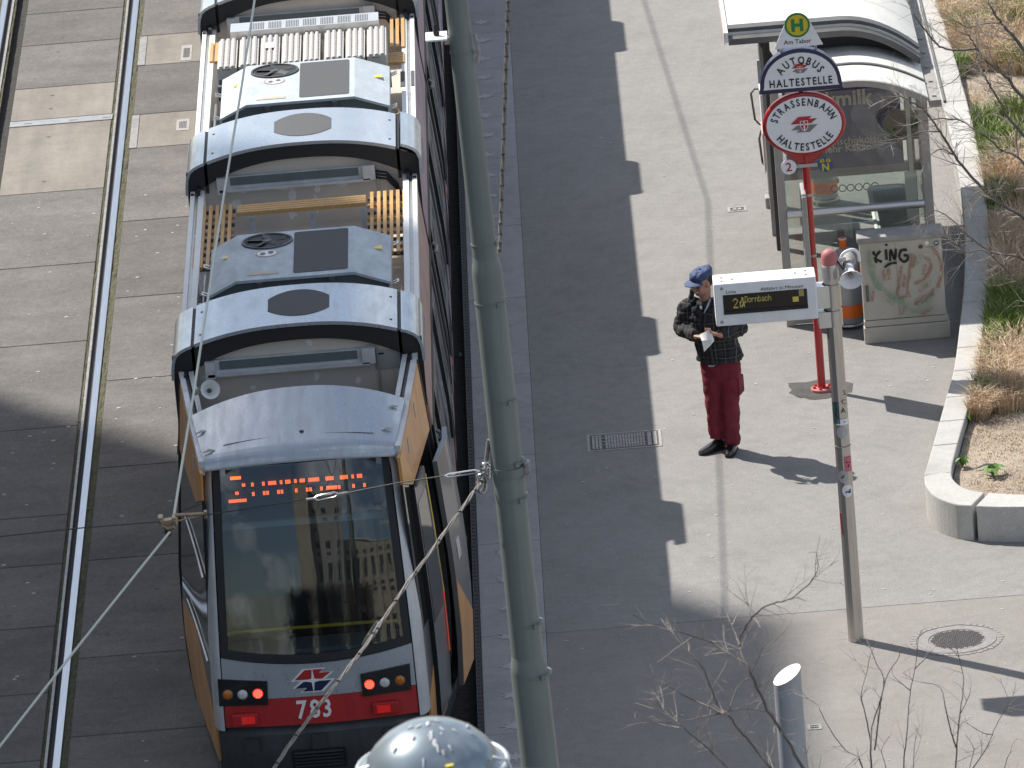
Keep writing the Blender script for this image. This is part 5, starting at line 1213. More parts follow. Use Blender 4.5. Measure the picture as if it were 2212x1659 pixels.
M['pink'] = mat('pink_sticker', (.55,.14,.20), .6, var=.2, scale=60); M['teal'] = mat('dark_sticker', (.05,.10,.11), .5, var=.6, scale=60); M['fade'] = mat('faded_sticker', (.42,.42,.42), .7)
pole_sticker(1806, 893, 15, 44, M['teal'], 'dark printed sticker', ink=3); pole_sticker(1820, 912, 26, 12, M['white'], 'torn white strip sticker', ink=1)
pole_sticker(1819, 934, 22, 26, M['fade'], 'faded round sticker', True); pole_sticker(1833, 1003, 17, 30, M['pink'], 'pink sticker', ink=2)
pole_sticker(1821, 1030, 22, 26, M['fade'], 'faded round sticker', True, 1); pole_sticker(1831, 1060, 22, 26, M['white'], 'round white sticker with black animal', True, 3)
b = MB()
for s_, px, py in (('S',1824,847),('C',1823,867),('A',1822,886)):
    p = V(px, py, Yd-.07); text_on(b, s_, (p.x, Yd-.0735, p.z-.025), EX, EZ, .062, .001, 'C')
b.build('marker_scrawl', M['ink'], DP, recalc=False)
for z_ in (V(1830,960,Yd).z,): b = MB(); b.lathe((dx,Yd,z_), [(.0685,-.004),(.0705,-.004),(.0705,.004),(.0685,.004)], 20); b.build('tape_ring', M['iron'], DP)
b = MB(); q = V(1820, 1110, Yd-.07); b.tube([(dx-.062, Yd-.036, q.z), (dx-.06, Yd-.04, q.z-.12), (dx-.05,Yd-.05,q.z-.2)], .006, 5); b.build('red_smear', M['red'], DP)

# ------------------------------------------------------------------ utility cabinet
CB = thing('utility_cabinet', 'beige utility cabinet with KING graffiti and red and green scribbles', 'utility cabinet', (3.78, .46, 0))
cx0, cx1, cy0, cy1 = 3.385, 4.165, .345, .58
MB().box(cx0-.01, cx1+.03, cy0-.012, cy1, 0, .16).build('plinth', M['cabinet'], CB, bevel=.008)
MB().box(cx0-.003, cx1+.012, cy0-.004, cy1, .166, .225).build('plinth_rail', M['cabinet'], CB, bevel=.006)
bd = MB().box(cx0, cx1, cy0, cy1, .23, 1.0).build('body', M['cabinet'], CB, bevel=.008)
MB().box(cx0+.335, cx0+.341, cy0-.003, cy0+.01, .24, .99).build('door_gap', M['cablid'], bd)
b = MB(); b.prism([(cx0-.02, cy0-.02, 1.003), (cx0-.02, cy0-.02, 1.055), (cx0-.02, cy1*.5+cy0*.5, 1.075), (cx0-.02, cy1+.01, 1.065), (cx0-.02, cy1+.01, 1.003)], (cx1-cx0+.04, 0, 0)); b.build('lid', M['cablid'], CB, bevel=.01)
MB().box(cx0+.03, cx0+.06, cy0-.012, cy0, .42, .58).build('door_handle', M['gutter'], bd)
yq = cy0-.004
def CP(px, py): p = V(px, py, yq); return (p.x, yq, p.z)
SK = [0]
def stroke(name, m, pts, w_, par=bd, parts=None):
    SK[0] += 1; w_ *= 1.5 if 'stroke' in name else 1; yl = yq-.0012*SK[0]; b = MB(); q = [Vector(CP(*p)) for p in pts]
    q = [Vector((v.x, yl, v.z)) for v in arcpts([(v.x, v.y, v.z) for v in q], 5)]; rnd = random.Random(int(pts[0][0]*3))
    chalk = 'stroke' in name; k = len(q)
    for lane in ((-.75,-.25,.25,.75) if chalk else (0,)):
        L_ = []; R_ = []
        for i, p in enumerate(q):
            d = (q[min(i+1,k-1)]-q[max(i-1,0)]).normalized(); n = Vector((-d.z, 0, d.x)); c = p+n*w_*lane*rnd.uniform(.7,1.2) if chalk else p; w2 = w_*(rnd.uniform(.08,.24) if chalk else rnd.uniform(.8,1.15)); L_.append(c+n*w2); R_.append(c-n*w2)
        o = len(b.v); b.v += [tuple(p) for p in L_+R_]
        for i in range(k-1):
            if not chalk or rnd.random() < .72: b.f.append((o+i, o+i+1, o+k+i+1, o+k+i))
    return b.build(name, m, par, recalc=False, kind='stuff' if chalk else None)
M['gink'] = mat('black_spray', (.018,.018,.018), .7); M['gred'] = mat('red_crayon', (.42,.135,.075), .8, var=.4, scale=50, col2=(.34,.24,.18)); M['ggreen'] = mat('green_crayon', (.20,.38,.22), .8, var=.4, scale=50, col2=(.30,.33,.24))
c2 = lambda x, y: ((2000+x/3.687)/1.2319, (350+y/3.687)/1.2319)
for pts in ([(1195,1175),(1225,1290)], [(1265,1170),(1215,1240),(1280,1280)], [(1318,1155),(1325,1260)], [(1360,1270),(1365,1160),(1405,1255),(1415,1150)], [(1525,1160),(1470,1165),(1450,1230),(1490,1275),(1530,1255),(1528,1215),(1490,1215)], [(1305,1330),(1360,1295),(1425,1285)]):
    stroke('graffiti_letter', M['gink'], [c2(*p) for p in pts], .013)
p = CP(*c2(1322,1112)); b = MB(); b.lathe((p[0], yq, p[2]), [(.0005,0),(.014,0)], 10, Matrix.Rotation(R(90),3,'X')); b.build('graffiti_dot', M['gink'], bd, recalc=False)
for pts in ([(1470,1320),(1450,1450),(1430,1610)], [(1565,1190),(1555,1330),(1530,1600)], [(1700,1230),(1760,1290),(1720,1420),(1600,1490)], [(1770,1130),(1840,1230),(1870,1330),(1830,1530)], [(1590,1680),(1700,1660),(1790,1540)], [(1340,1330),(1350,1450)], [(1290,1350),(1310,1460)], [(1600,1200),(1590,1330)], [(1500,1400),(1490,1520)], [(1700,1300),(1690,1400)], [(1450,1640),(1560,1600)], [(1640,1560),(1730,1500)], [(1190,1560),(1180,1660)]):
    stroke('graffiti_stroke', M['gred'], [c2(*p) for p in pts], .011)
for pts in ([(1150,1160),(1160,1300),(1200,1450),(1260,1550)], [(1640,1210),(1680,1230)], [(1330,1590),(1420,1650),(1500,1660)], [(1760,1580),(1720,1690)], [(1380,1700),(1330,1640)], [(1120,1180),(1200,1230)], [(1130,1250),(1210,1330)], [(1170,1380),(1250,1460)], [(1580,1250),(1640,1290)], [(1240,1500),(1330,1570)], [(1680,1500),(1760,1450)]):
    stroke('graffiti_stroke', M['ggreen'], [c2(*p) for p in pts], .013)
c5 = lambda x, y: ((1850+x/2.528)/1.2319, (400+y/2.528)/1.2319)
for pts in ([(1210,910),(1330,980),(1400,1030),(1470,1080),(1570,1070)], [(1300,960),(1390,1000)], [(1540,1000),(1490,1050)]): stroke('graffiti_stroke', M['ggreen'], [c5(*p) for p in pts], .014)
for pts in ([(1600,1050),(1520,1100)], [(1410,1040),(1390,1100)], [(1480,1000),(1560,970),(1610,960)]): stroke('graffiti_stroke', M['gred'], [c5(*p) for p in pts], .010)
for (px, py, r, m, lab) in ((1400,655,.022,M['fade'],'faded round sticker'), (1517,648,.022,M['chocbrown'],'brown round sticker'), (1557,625,.021,M['white'],'white round sticker'), (1622,623,.024,M['nblue'],'blue and white round sticker')):
    p = CP(*c5(px, py)); b = MB(); b.lathe((p[0], yq-.001, p[2]), [(.0005,0),(r,0)], 18, Matrix.Rotation(R(90),3,'X')); so_ = b.build('sticker', m, bd, recalc=False, label=lab)
    if 'blue' in lab: b = MB(); b.box(p[0]-.014, p[0]+.012, yq-.003, yq-.0015, p[2]-.004, p[2]+.006); b.build('sticker_print', M['white'], so_)

# ------------------------------------------------------------------ waste bin beside the cabinet
def waste_bin(tx, ty, label):
    TB = thing('waste_bin', label, 'waste bin', (tx, ty, 0), 'waste bins at the stop')
    b = MB(); b.lathe((tx,ty,0), [(.001,.05),(.12,.05),(.13,.07),(.13,.66),(.122,.72),(.095,.765),(.06,.785),(.001,.79)], 24); b.build('body', M['bin'], TB, smooth=40)
    b = MB(); b.lathe((tx,ty,0), [(.1325,.12),(.1325,.245)], 24); b.build('orange_band', M['binorange'], TB, smooth=40)
    b = MB(); b.grid(lambda u, v: (tx+.1325*cos(R(-35+26*u)), ty+.1325*sin(R(-35+26*u)), .5+.12*v), 3, 2); b.build('orange_label', M['binorange'], TB, recalc=False)
    b = MB(); b.tube([(tx+.142*cos(a), ty+.142*sin(a), .045) for a in [2*pi*k/24 for k in range(25)]], .012, 6); b.build('base_ring', M['alu'], TB, smooth=60)
    b = MB(); b.cyl((tx-.02,ty+.02,.78), (tx-.02,ty+.02,.88), .034, .037, 14); b.build('ash_tube', M['binorange'], TB, smooth=50)
    b = MB(); b.lathe((tx-.02,ty+.02,.88), [(.037,-.01),(.039,0),(.030,.002),(.03,-.03),(.001,-.03)], 14); b.build('ash_rim', M['whitep'], TB, smooth=50)
    b = MB(); b.box(tx+.125, tx+.15, ty-.03, ty+.03, .2, .24); b.box(tx-.02, tx+.02, ty+.13, ty+.17, .0, .7); b.build('mounting_strip', M['frame'], TB)
waste_bin(3.27, .93, 'silver waste bin with orange band beside graffitied cabinet')
q = G(1783, 437); waste_bin(q.x, q.y, 'silver waste bin with orange band seen through the shelter glass under the poster')

# ------------------------------------------------------------------ slanted steel post (foreground right)
bt = V(1700, 1458, -12.6); bz = bt.z
BO = thing('bollard', 'thick silver grey tube post with slanted bright top in foreground', 'bollard', (bt.x, -12.6, 0))
rb = 27.5/247; n = 32; b = MB()
bot = [(bt.x+rb*cos(2*pi*k/n), -12.6+rb*sin(2*pi*k/n), 0) for k in range(n)]; tz = lambda c, s_: bz+.06*c+.02*s_
top = [(bt.x+rb*cos(2*pi*k/n), -12.6+rb*sin(2*pi*k/n), tz(cos(2*pi*k/n), sin(2*pi*k/n))) for k in range(n)]
b.add(bot+top, [(k, (k+1)%n, n+(k+1)%n, n+k) for k in range(n)]); b.build('tube', M['posttube'] if 'posttube' in M else M.setdefault('posttube', mat('post_grey_paint', (.36,.38,.41), .45, .2, var=.05, scale=5, grime=.12, gdir=(2,2,.3))), BO, smooth=40)
b = MB(); b.prism([(x, y, z-.004) for x, y, z in top], (0,0,.008)); b.build('slanted_cap', M['whitep'], BO)

# ------------------------------------------------------------------ catenary mast
Ym = -20.5
def mp_(px, py): p = V(px, py, Ym); return Vector((p.x, Ym, p.z))
CM = thing('catenary_mast', 'tall stepped grey green catenary mast in front of the tram', 'mast', (.31, Ym, 0))
j1, j2, tp = mp_(1050,570), mp_(1141,1430), mp_(985,0); ax = (j1-tp).normalized()
bt_ = j2 + ax*((j2.z)/-ax.z); up = tp - ax*1.6
def wpx(px): return px/2/F_*(Ym-CAM.y)*1.045
secs = [(up, wpx(46)), (tp, wpx(49)), (j1-ax*.04+Vector((0,0,.1)), wpx(63)*.97), (j1, wpx(66)), (j1+ax*.09, wpx(70)), (j2-ax*.05, wpx(70)), (j2+ax*.0, wpx(75)), (j2+ax*.07, wpx(83)), (bt_, wpx(86))]
def msec(name, pts): b = MB(); b.tube([p for p, r in pts], [r for p, r in pts], 28); return b.build(name, M['pole'], CM, smooth=40)
ra = wpx(50); msec('upper_shaft', [(up, wpx(47)), (tp, wpx(49)), (j1+ax*.02, wpx(55))])
msec('middle_shaft', [(j1-ax*.05, wpx(55.5)), (j1-ax*.02, wpx(58)), (j1+ax*.02, wpx(64)), (j1+ax*.06, wpx(66.5)), (j2+ax*.02, wpx(71))])
msec('lower_shaft', [(j2-ax*.05, wpx(71.5)), (j2-ax*.02, wpx(74)), (j2+ax*.02, wpx(80)), (j2+ax*.06, wpx(82.5)), (bt_, wpx(87))])
def mz(py): t = (mp_(1050,py).z-tp.z)/ax.z; return tp+ax*t
for py, r in ((107,51),(525,55),(652,68),(865,70),(1000,71),(1078,71),(1352,72),(1462,83)):
    c = mz(py); b = MB(); b.tube([c-ax*.006, c+ax*.006], wpx(r)+.003, 28); bo_ = b.build('strap', M['pole'], CM)
    a = R(-60 if py > 600 else -20); b = MB(); b.obox(c+Vector((wpx(r)*cos(a), wpx(r)*sin(a), 0)), (.022,.03,.03), Matrix.Rotation(a,3,'Z')); b.build('strap_buckle', M['pole'], bo_)
c = mz(1018); b = MB(); b.tube([c-ax*.03, c+ax*.03], wpx(71)+.008, 28); cb = b.build('clamp', M['pole'], CM)
b = MB(); b.obox(c+Vector((.125,-.03,0)), (.04,.06,.11), Matrix.Identity(3)); b.cyl(c+Vector((.13,-.08,.03)), c+Vector((.13,.04,.03)), .014); b.cyl(c+Vector((.13,-.08,-.03)), c+Vector((.13,.04,-.03)), .014); b.build('clamp_bolt', M['iron'], cb)
b = MB(); b.obox(c+Vector((-.125,-.02,0)), (.05,.03,.06), Matrix.Identity(3)); b.tube([c+Vector((-.12,-.03,.03)), c+Vector((-.15,-.05,.05)), c+Vector((-.17,-.04,.0)), c+Vector((-.14,-.03,-.03))], .012, 6); b.build('eye_bolt', M['chrome'], cb, smooth=50)
# plate bracket near the top
q = mp_(943, 77); b = MB(); b.box(q.x-.075, q.x+.07, Ym-.10, Ym+.10, q.z-.012, q.z); pl_ = b.build('bracket_plate', M['whitep'], CM)
b = MB(); b.lathe((q.x, Ym, q.z), [(.018,0),(.022,.02),(.012,.045),(.016,.06),(.004,.085),(.001,.09)], 10); b.build('plate_stud', M['ink'], pl_, smooth=50)
b = MB(); b.box(q.x+.05, q.x+.1, Ym-.03, Ym+.03, q.z-.06, q.z-.012); b.build('plate_arm', M['steel'], pl_)
q = mz(100)+Vector((wpx(54)+.01, 0, 0)); b = MB(); b.tube([q+Vector((0,-.02,.1)), q+Vector((.015,-.03,.03)), q+Vector((.02,-.02,-.05)), q+Vector((.005,-.02,-.1))], .014, 6); b.build('cable_clip', M['iron'], CM, smooth=50)
# hanging wrapped cable
def wrapped(name, pts, r, label, nties):
    pts = [Vector(p) for p in pts]; cp = arcpts([tuple(p) for p in pts], 14); t = thing(name, label, 'cable', tuple(pts[-1]))
    for k in range(3):
        b = MB(); b.tube([p + Vector((cos(i*.5+k*2.1), sin(i*.5+k*2.1), .3*sin(i*.5+k))) * r*.75 for i, p in enumerate(cp)], r*.62, 5); b.build('strand', M['rope'], t, smooth=60)
    n = len(cp)
    for k in range(nties):
        i = int((k+.5)*n/nties); d = (cp[min(i+1,n-1)]-cp[max(i-1,0)]).normalized(); b = MB(); b.tube([cp[i]-d*r*.45, cp[i]+d*r*.45], r*1.38, 7); b.build('tie', M['thinwire'], t)
def atY(px, py, Y): p = V(px, py, Y); return (p.x, p.y, p.z)
wrapped('feeder_cable', [atY(1100,-40,Ym+.3), atY(1097,30,Ym+.3), atY(1093,150,Ym+.3), atY(1088,300,Ym+.3), atY(1083,450,Ym+.25), atY(1079,545,Ym+.1)], .011, 'bundled cable hanging down right side of the tall mast', 24)
wrapped('tension_cable', [atY(1044,1036,Ym-.02), atY(1020,1068,Ym-.15), atY(948,1168,Ym-.5), atY(870,1275,Ym-.9), atY(800,1380,Ym-1.3), atY(730,1472,Ym-1.7), atY(650,1575,Ym-2.1), atY(585,1669,Ym-2.5)], .011, 'twisted cable slanting from mast clamp across the tram rear', 12)
# chain and fittings at the clamp
cf = thing('wire_fitting', 'shiny shackles and cable thimble on the mast clamp', 'wire fitting', atY(1046,1020,Ym))
b = MB(); b.tube([atY(1054,950,Ym), atY(1051,990,Ym), atY(1047,1012,Ym)], .016, 6)
b.v = [(x+.008*sin(z*60), y, z) for x, y, z in b.v]; b.build('chain', M['rope'], cf, smooth=60)
for k in range(3):
    p = Vector(atY(1050-k*3, 1008+k*9, Ym-.03)); b = MB(); b.tube([p+Vector((.03*cos(a)+.01*k, .01*sin(a*2), .028*sin(a))) for a in [2*pi*j/12 for j in range(13)]], .010, 6); b.build('shackle', M['chrome'], cf, smooth=60)
p = Vector(atY(1040,1045,Ym-.03)); b = MB(); b.tube([p+Vector((.035*cos(a), 0, .07*sin(a)-.0)) for a in [2*pi*j/16 for j in range(17)]], .009, 6); b.build('thimble', M['chrome'], cf, smooth=60)
b = MB(); b.tube([atY(1028,1045,Ym-.03), atY(1036,1062,Ym-.03), atY(1046,1052,Ym-.02), atY(1050,1028,Ym-.02)], .008, 6); b.build('loop', M['rope'], cf, smooth=60)
p = Vector(atY(800,1368,Ym-1.25)); b = MB()
for k in (-1, 1): b.tube([p+Vector((.03*k*cos(a)+.05*sin(a), 0, .075*sin(a)+.03*cos(a)*k)) for a in [pi*j/10 for j in range(-5, 6)]], .008, 5)
cl2 = thing('cable_grip', 'bright wire thimble joining the twisted cable over windscreen', 'wire fitting', tuple(p)); b.build('thimble', M['chrome'], cl2, smooth=60)
# span wire, turnbuckle, contact wire with hanger
def lw(name, pts, r, m, label, cat, n=6): o = MB().tube(pts, r, n).build(name, m, smooth=60); return lone(o, label, cat)
lw('span_wire', [atY(-60,1165,-19.6), atY(180,1140,-19.5), atY(345,1127,-19.4)], .005, M['thinwire'], 'thin dark span wire running left from the wire hanger', 'wire')
lw('span_wire', [atY(440,1113,-19.5), atY(560,1095,-19.65), atY(672,1076,-19.75)], .005, M['thinwire'], 'thin dark span wire between hanger and small turnbuckle', 'wire')
lw('span_wire', [atY(738,1067,-19.8), atY(860,1043,-20.1), atY(960,1028,-20.3)], .005, M['thinwire'], 'thin dark span wire between small turnbuckle and mast strainer', 'wire')
tbk = thing('turnbuckle', 'small shiny open turnbuckle in the span wire across windscreen', 'wire fitting', atY(705,1072,-19.8)); a, c = Vector(atY(678,1077,-19.78)), Vector(atY(732,1068,-19.8)); b = MB()
for s2 in (-1, 1): b.tube([a, a+Vector((.03,0,.018*s2)), c+Vector((-.03,0,.018*s2)), c], .008, 6)
b.build('body', M['chrome'], tbk, smooth=60)
b = MB(); b.tube([c, Vector(atY(752,1064,-19.82))], .012, 6); b.tube([a, Vector(atY(662,1079,-19.76))], .01, 6); b.build('end_screw', M['iron'], tbk, smooth=60)
ts = thing('strainer', 'thin bright strainer rod joining span wire to mast', 'wire fitting', atY(1000,1025,-20.4)); b = MB(); a, c = Vector(atY(960,1028,-20.3)), Vector(atY(1036,1018,-20.45))
for s2 in (-1, 1): b.tube([a, a+Vector((.03,0,.012*s2)), c+Vector((-.03,0,.012*s2)), c], .006, 5)
b.build('rod', M['chrome'], ts, smooth=60); b = MB(); b.tube([a+Vector((.06,0,0)), a+(c-a)*.45], .008, 6); b.build('screw', M['brass'], ts, smooth=60)
WZ_ = 5.5
def wz(px, py): return tuple(G(px, py, WZ_))
lw('contact_wire', [(-4.4,42,5.5), (-2.0,18.4,5.5), (-1.5,8.6,5.5), wz(560,-80), wz(550,0), wz(520,200), wz(487,400), wz(453,620), wz(420,840), wz(392,1010), wz(376,1112)], .0095, M['wire'], 'pale contact wire running above the tram to the hanger', 'wire')
lw('contact_wire', [wz(366,1150), wz(300,1232), wz(150,1420), wz(0,1612), wz(-60,1688)], .0095, M['wire'], 'pale contact wire slanting from hanger to lower left corner', 'wire')
hx_, hy_, hz_ = wz(365,1125); hg = thing('wire_hanger', 'brown bronze contact wire hanger with steady arm left of windscreen', 'wire fitting', (hx_, hy_, hz_))
def hp2(px, py): p = V(px, py, hy_); return Vector((p.x, hy_, p.z))
b = MB(); a = hp2(362, 1126); b.obox(a, (.12,.06,.035), Matrix.Rotation(R(-5),3,'Y')); b.build('yoke', M['brass'], hg, bevel=.006)
for px in (347, 377):
    q = hp2(px, 1123); b = MB(); b.obox(q, (.035,.08,.06), Matrix.Identity(3)); lo = b.build('lug', M['brass'], hg, bevel=.006); b = MB(); b.lathe(q+Vector((0,-.042,0)), [(.001,.004),(.013,.003),(.014,0)], 10, Matrix.Rotation(R(90),3,'X')); b.build('lug_pin', M['chrome'], lo)
b = MB(); b.tube([hp2(352,1135), hp2(362,1143), hp2(376,1137)], .018, 8); b.build('saddle', M['brass'], hg, smooth=60)
b = MB(); b.tube([hp2(378,1113), hp2(441,1110)], .013, 8); b.build('steady_arm', M['brass'], hg, smooth=60); b = MB(); b.tube([hp2(385,1125), hp2(437,1113)], .006, 6); b.build('stay', M['brass'], hg, smooth=60)
b = MB(); q = hp2(444, 1111); b.obox(q, (.02,.04,.05), Matrix.Identity(3)); b.build('arm_end', M['brass'], hg)
b = MB(); q = hp2(363, 1150); b.lathe(q, [(.001,.03),(.022,.02),(.026,0),(.018,-.025),(.001,-.03)], 10); b.build('insulator', M['rubber'], hg, smooth=60)

# ------------------------------------------------------------------ street lamp head (close, bottom edge)
def D3(px, py, dep): return CAM + ray(px, py)*dep
dep = 33.0; lc = D3(934, 1652, dep); rr = .300
LP = thing('street_lamp', 'round silver lamp head with bird droppings at bottom edge', 'street lamp', (lc.x, lc.y, 0))
prof = [(rr-.012,-.02),(rr+.002,-.015),(rr+.004,.004),(rr-.004,.012),(rr-.03,.02),(rr*.88,.042),(rr*.78,.085),(rr*.62,.13),(rr*.42,.165),(rr*.2,.185),(.001,.19)]
b = MB(); b.lathe(lc, prof, 48); do_ = b.build('dome', M['dome'], LP, smooth=50)
b = MB(); b.lathe(lc, [(rr-.012,-.02),(rr*.9,-.09),(rr*.6,-.14),(.001,-.16)], 32); b.build('lens', M['lampclear'], LP, smooth=50)
b = MB(); b.tube([lc+Vector((rr*1.02*cos(a), rr*1.02*sin(a), .0)) for a in [2*pi*k/48 for k in range(49)]], .012, 8); b.build('rim', M['alu'], LP, smooth=60)
def pr_z(r):
    for (r1, z1), (r2, z2) in zip(prof[3:-1], prof[4:]):
        if r2 <= r <= r1: return z1+(z2-z1)*(r1-r)/(r1-r2+1e-9)
    return .19
rnd = random.Random(3)
b = MB()
for k in range(24):
    a = R(-90+rnd.gauss(12,42)); r = rr*min(.92, abs(rnd.gauss(.42,.17))); ln = rnd.uniform(.008,.032); wd = rnd.uniform(.004,.010); pts = []
    for s_ in (0, .5, 1): r_ = min(rr*.95, r+ln*s_); pts.append(lc+Vector((r_*cos(a), r_*sin(a), pr_z(r_)+.0015)))
    b.tube(pts, [wd, wd*.8, wd*.5], 6)
b.build('bird_dropping', M['poo'], do_, kind='stuff')
for k, (px, py) in enumerate(((987,1642),(987,1656))):
    q = D3(px, py, dep-.15); a = atan2(q.y-lc.y, q.x-lc.x); b = MB()
    an = R(-72); r_ = rr*(.80 if k == 0 else .90); c = lc+Vector((r_*cos(an), r_*sin(an), pr_z(r_)+.004)); b.lathe(c, [(.001,.003),(.018,.001),(.020,-.004)], 10); b.build('number_tag', M['yellowplate'], do_)
for sg, an in ((-1, R(200)), (1, R(-22))):
    b = MB(); c = lc+Vector((rr*cos(an), rr*sin(an), .0)); d = Vector((cos(an), sin(an), 0)); b.tube([c-d*.03+Vector((0,0,.05)), c+d*.03+Vector((0,0,.04)), c+d*.045, c+d*.01+Vector((0,0,-.03))], .009, 6); b.build('clip', M['alu'], LP, smooth=60)
b = MB(); b.tube([lc+Vector((rr*.9,-.05,-.05)), lc+Vector((.46,-.1,-.05)), lc+Vector((.8,-.2,-.25)), lc+Vector((1.25,-.25,-.8)), lc+Vector((1.4,-.25,-2))], .03, 10); b.build('arm', M['pole'], LP, smooth=60)
e = lc+Vector((1.4,-.25,-2)); b = MB(); b.tube([e, (e.x, e.y, 0)], [.05,.09], 14); b.build('post', M['pole'], LP, smooth=60)

# ------------------------------------------------------------------ person
py0 = -2.47; base = G(1568, 972); base.z = 0
PN = thing('person', 'man in plaid jacket, red trousers and blue cap unfolding white paper', 'person', (base.x, py0, 0))
def m_(px, py, dy=0.0): p = V(px, py, py0+dy); return Vector((p.x, py0+dy, p.z))
fwd = Vector((-.32,-.947,0)).normalized(); sid = Vector((.947,-.32,0)).normalized()
def ringloft(b, rings, n=20, e=2.0):
    """rings: (centre, radius along a, radius along c, axis a, axis c)"""
    o = len(b.v)
    for c, ra, rc, a, d in rings:
        for k in range(n):
            t = 2*pi*k/n; ca, sa = cos(t), sin(t); x = abs(ca)**(2/e)*(1 if ca >= 0 else -1); y = abs(sa)**(2/e)*(1 if sa >= 0 else -1); b.v.append(tuple(c + a*(ra*x) + d*(rc*y)))
    k_ = len(rings)
    for i in range(k_-1):
        for j in range(n): b.f.append((o+i*n+j, o+i*n+(j+1)%n, o+(i+1)*n+(j+1)%n, o+(i+1)*n+j))
    b.f.append(tuple(o+j for j in range(n-1,-1,-1))); b.f.append(tuple(o+(k_-1)*n+j for j in range(n))); return b
def limb(b, pts, n=14):
    cp = []; P = [p for p, r in pts]; Rr = [r for p, r in pts]
    for i in range(len(P)-1):
        p0, p1, p2, p3 = P[max(i-1,0)], P[i], P[i+1], P[min(i+2,len(P)-1)]
        for k in range(5):
            t = k/5; cp.append((.5*((2*p1)+(p2-p0)*t+(2*p0-5*p1+4*p2-p3)*t*t+(3*p1-p0-3*p2+p3)*t**3), Rr[i]+(Rr[i+1]-Rr[i])*t))
    cp.append((P[-1], Rr[-1])); b.tube([p for p, r in cp], [r for p, r in cp], n); return b
def fuse(b, name, m, vox, par, folds=0.0, fs=14, sm=2, stretch=(1,1,1), kind=None):
    """weld overlapping volumes into one continuous skin"""
    me = b.mesh(name, None, origin(par)); o = bpy.data.objects.new(name, me); COL.objects.link(o)
    r = o.modifiers.new('r', 'REMESH'); r.mode = 'VOXEL'; r.voxel_size = vox
    if sm: s_ = o.modifiers.new('s', 'SMOOTH'); s_.iterations = sm; s_.factor = .5
    dg = bpy.context.evaluated_depsgraph_get(); me2 = bpy.data.meshes.new_from_object(o.evaluated_get(dg)); o.modifiers.clear(); o.data = me2; bpy.data.meshes.remove(me); me2.name = name
    if folds:
        me2.update(); nr = [v.normal.copy() for v in me2.vertices]
        for v, q in zip(me2.vertices, nr):
            p = Vector((v.co.x*stretch[0], v.co.y*stretch[1], v.co.z*stretch[2]))*fs; v.co += q*folds*(noise.noise(p) + .5*noise.noise(p*2.1))
    me2.materials.clear(); me2.materials.append(m); me2.shade_smooth(); o.parent = par; return o
def ellip(b, c, r, mtx=None, n=20, k=14):
    o = len(b.v); c = Vector(c); mtx = mtx or Matrix.Identity(3)
    for i in range(k+1):
        a = pi*i/k
        for j in range(n): t = 2*pi*j/n; b.v.append(tuple(c + mtx @ Vector((r[0]*sin(a)*cos(t), r[1]*sin(a)*sin(t), r[2]*cos(a)))))
    for i in range(k):
        for j in range(n): b.f.append((o+i*n+j, o+i*n+(j+1)%n, o+(i+1)*n+(j+1)%n, o+(i+1)*n+j))
    return b
# joints
pel = m_(1557,792); wai = m_(1549,742,-.01); che = m_(1533,690,-.02); nec = m_(1523,652,-.03); hed = m_(1516,611,-.07)
shR, shL = che+Vector((0,0,.10))-sid*.185, che+Vector((0,0,.10))+sid*.185
shR = m_(1488,662,.04); shL = m_(1566,655,-.08)
elR = m_(1471,709,.02); elL = m_(1600,708,-.10); wrR = m_(1502,726,-.26); wrL = m_(1556,724,-.34)
hiR = pel - sid*.085; hiL = pel + sid*.085
knR, knL = m_(1541,868,-.03), m_(1579,872,-.08); anR, anL = m_(1549,946,.03), m_(1583,962,-.03)
# head axes
hf = Vector((-.80,-.55,-.22)).normalized(); hs = hf.cross(Vector((0,0,1))).normalized()*-1; hu = hs.cross(hf)*-1
if hu.z < 0: hu = -hu
HM = Matrix((hs, hf, hu)).transposed()
def H(x, y, z): return hed + hs*x + hf*y + hu*z
b = MB()
ellip(b, H(0,-.012,.03), (.076,.098,.098), HM); ellip(b, H(0,.022,-.055), (.056,.066,.062), HM); ellip(b, H(0,.055,-.088), (.027,.028,.024), HM)
b.prism([H(-.011,.085,.022), H(.011,.085,.022), H(.018,.10,-.028), H(-.018,.10,-.028)], hf*.001); ellip(b, H(0,.099,-.022), (.016,.022,.014), HM); ellip(b, H(0,.09,.0), (.010,.016,.030), HM)
ellip(b, H(0,.079,.032), (.05,.016,.011), HM); ellip(b, H(0,.082,-.062), (.024,.012,.012), HM)
for s2 in (-1, 1): ellip(b, H(s2*.079,-.012,-.005), (.010,.021,.034), HM); ellip(b, H(s2*.04,.062,-.022), (.026,.022,.022), HM)
limb(b, [(H(0,-.02,-.05), .054), (nec, .056), (che+Vector((0,0,.06)), .07)])
ringloft(b, [(pel, .15, .10, sid, fwd), (wai, .14, .10, sid, fwd), (che, .16, .105, sid, fwd), (che+Vector((0,0,.10)), .13, .09, sid, fwd)])
limb(b, [(shR,.055),(elR,.043),(wrR,.030)]); limb(b, [(shL,.055),(elL,.043),(wrL,.030)])
limb(b, [(hiR,.085),(knR,.055),(anR,.040)]); limb(b, [(hiL,.085),(knL,.055),(anL,.040)])
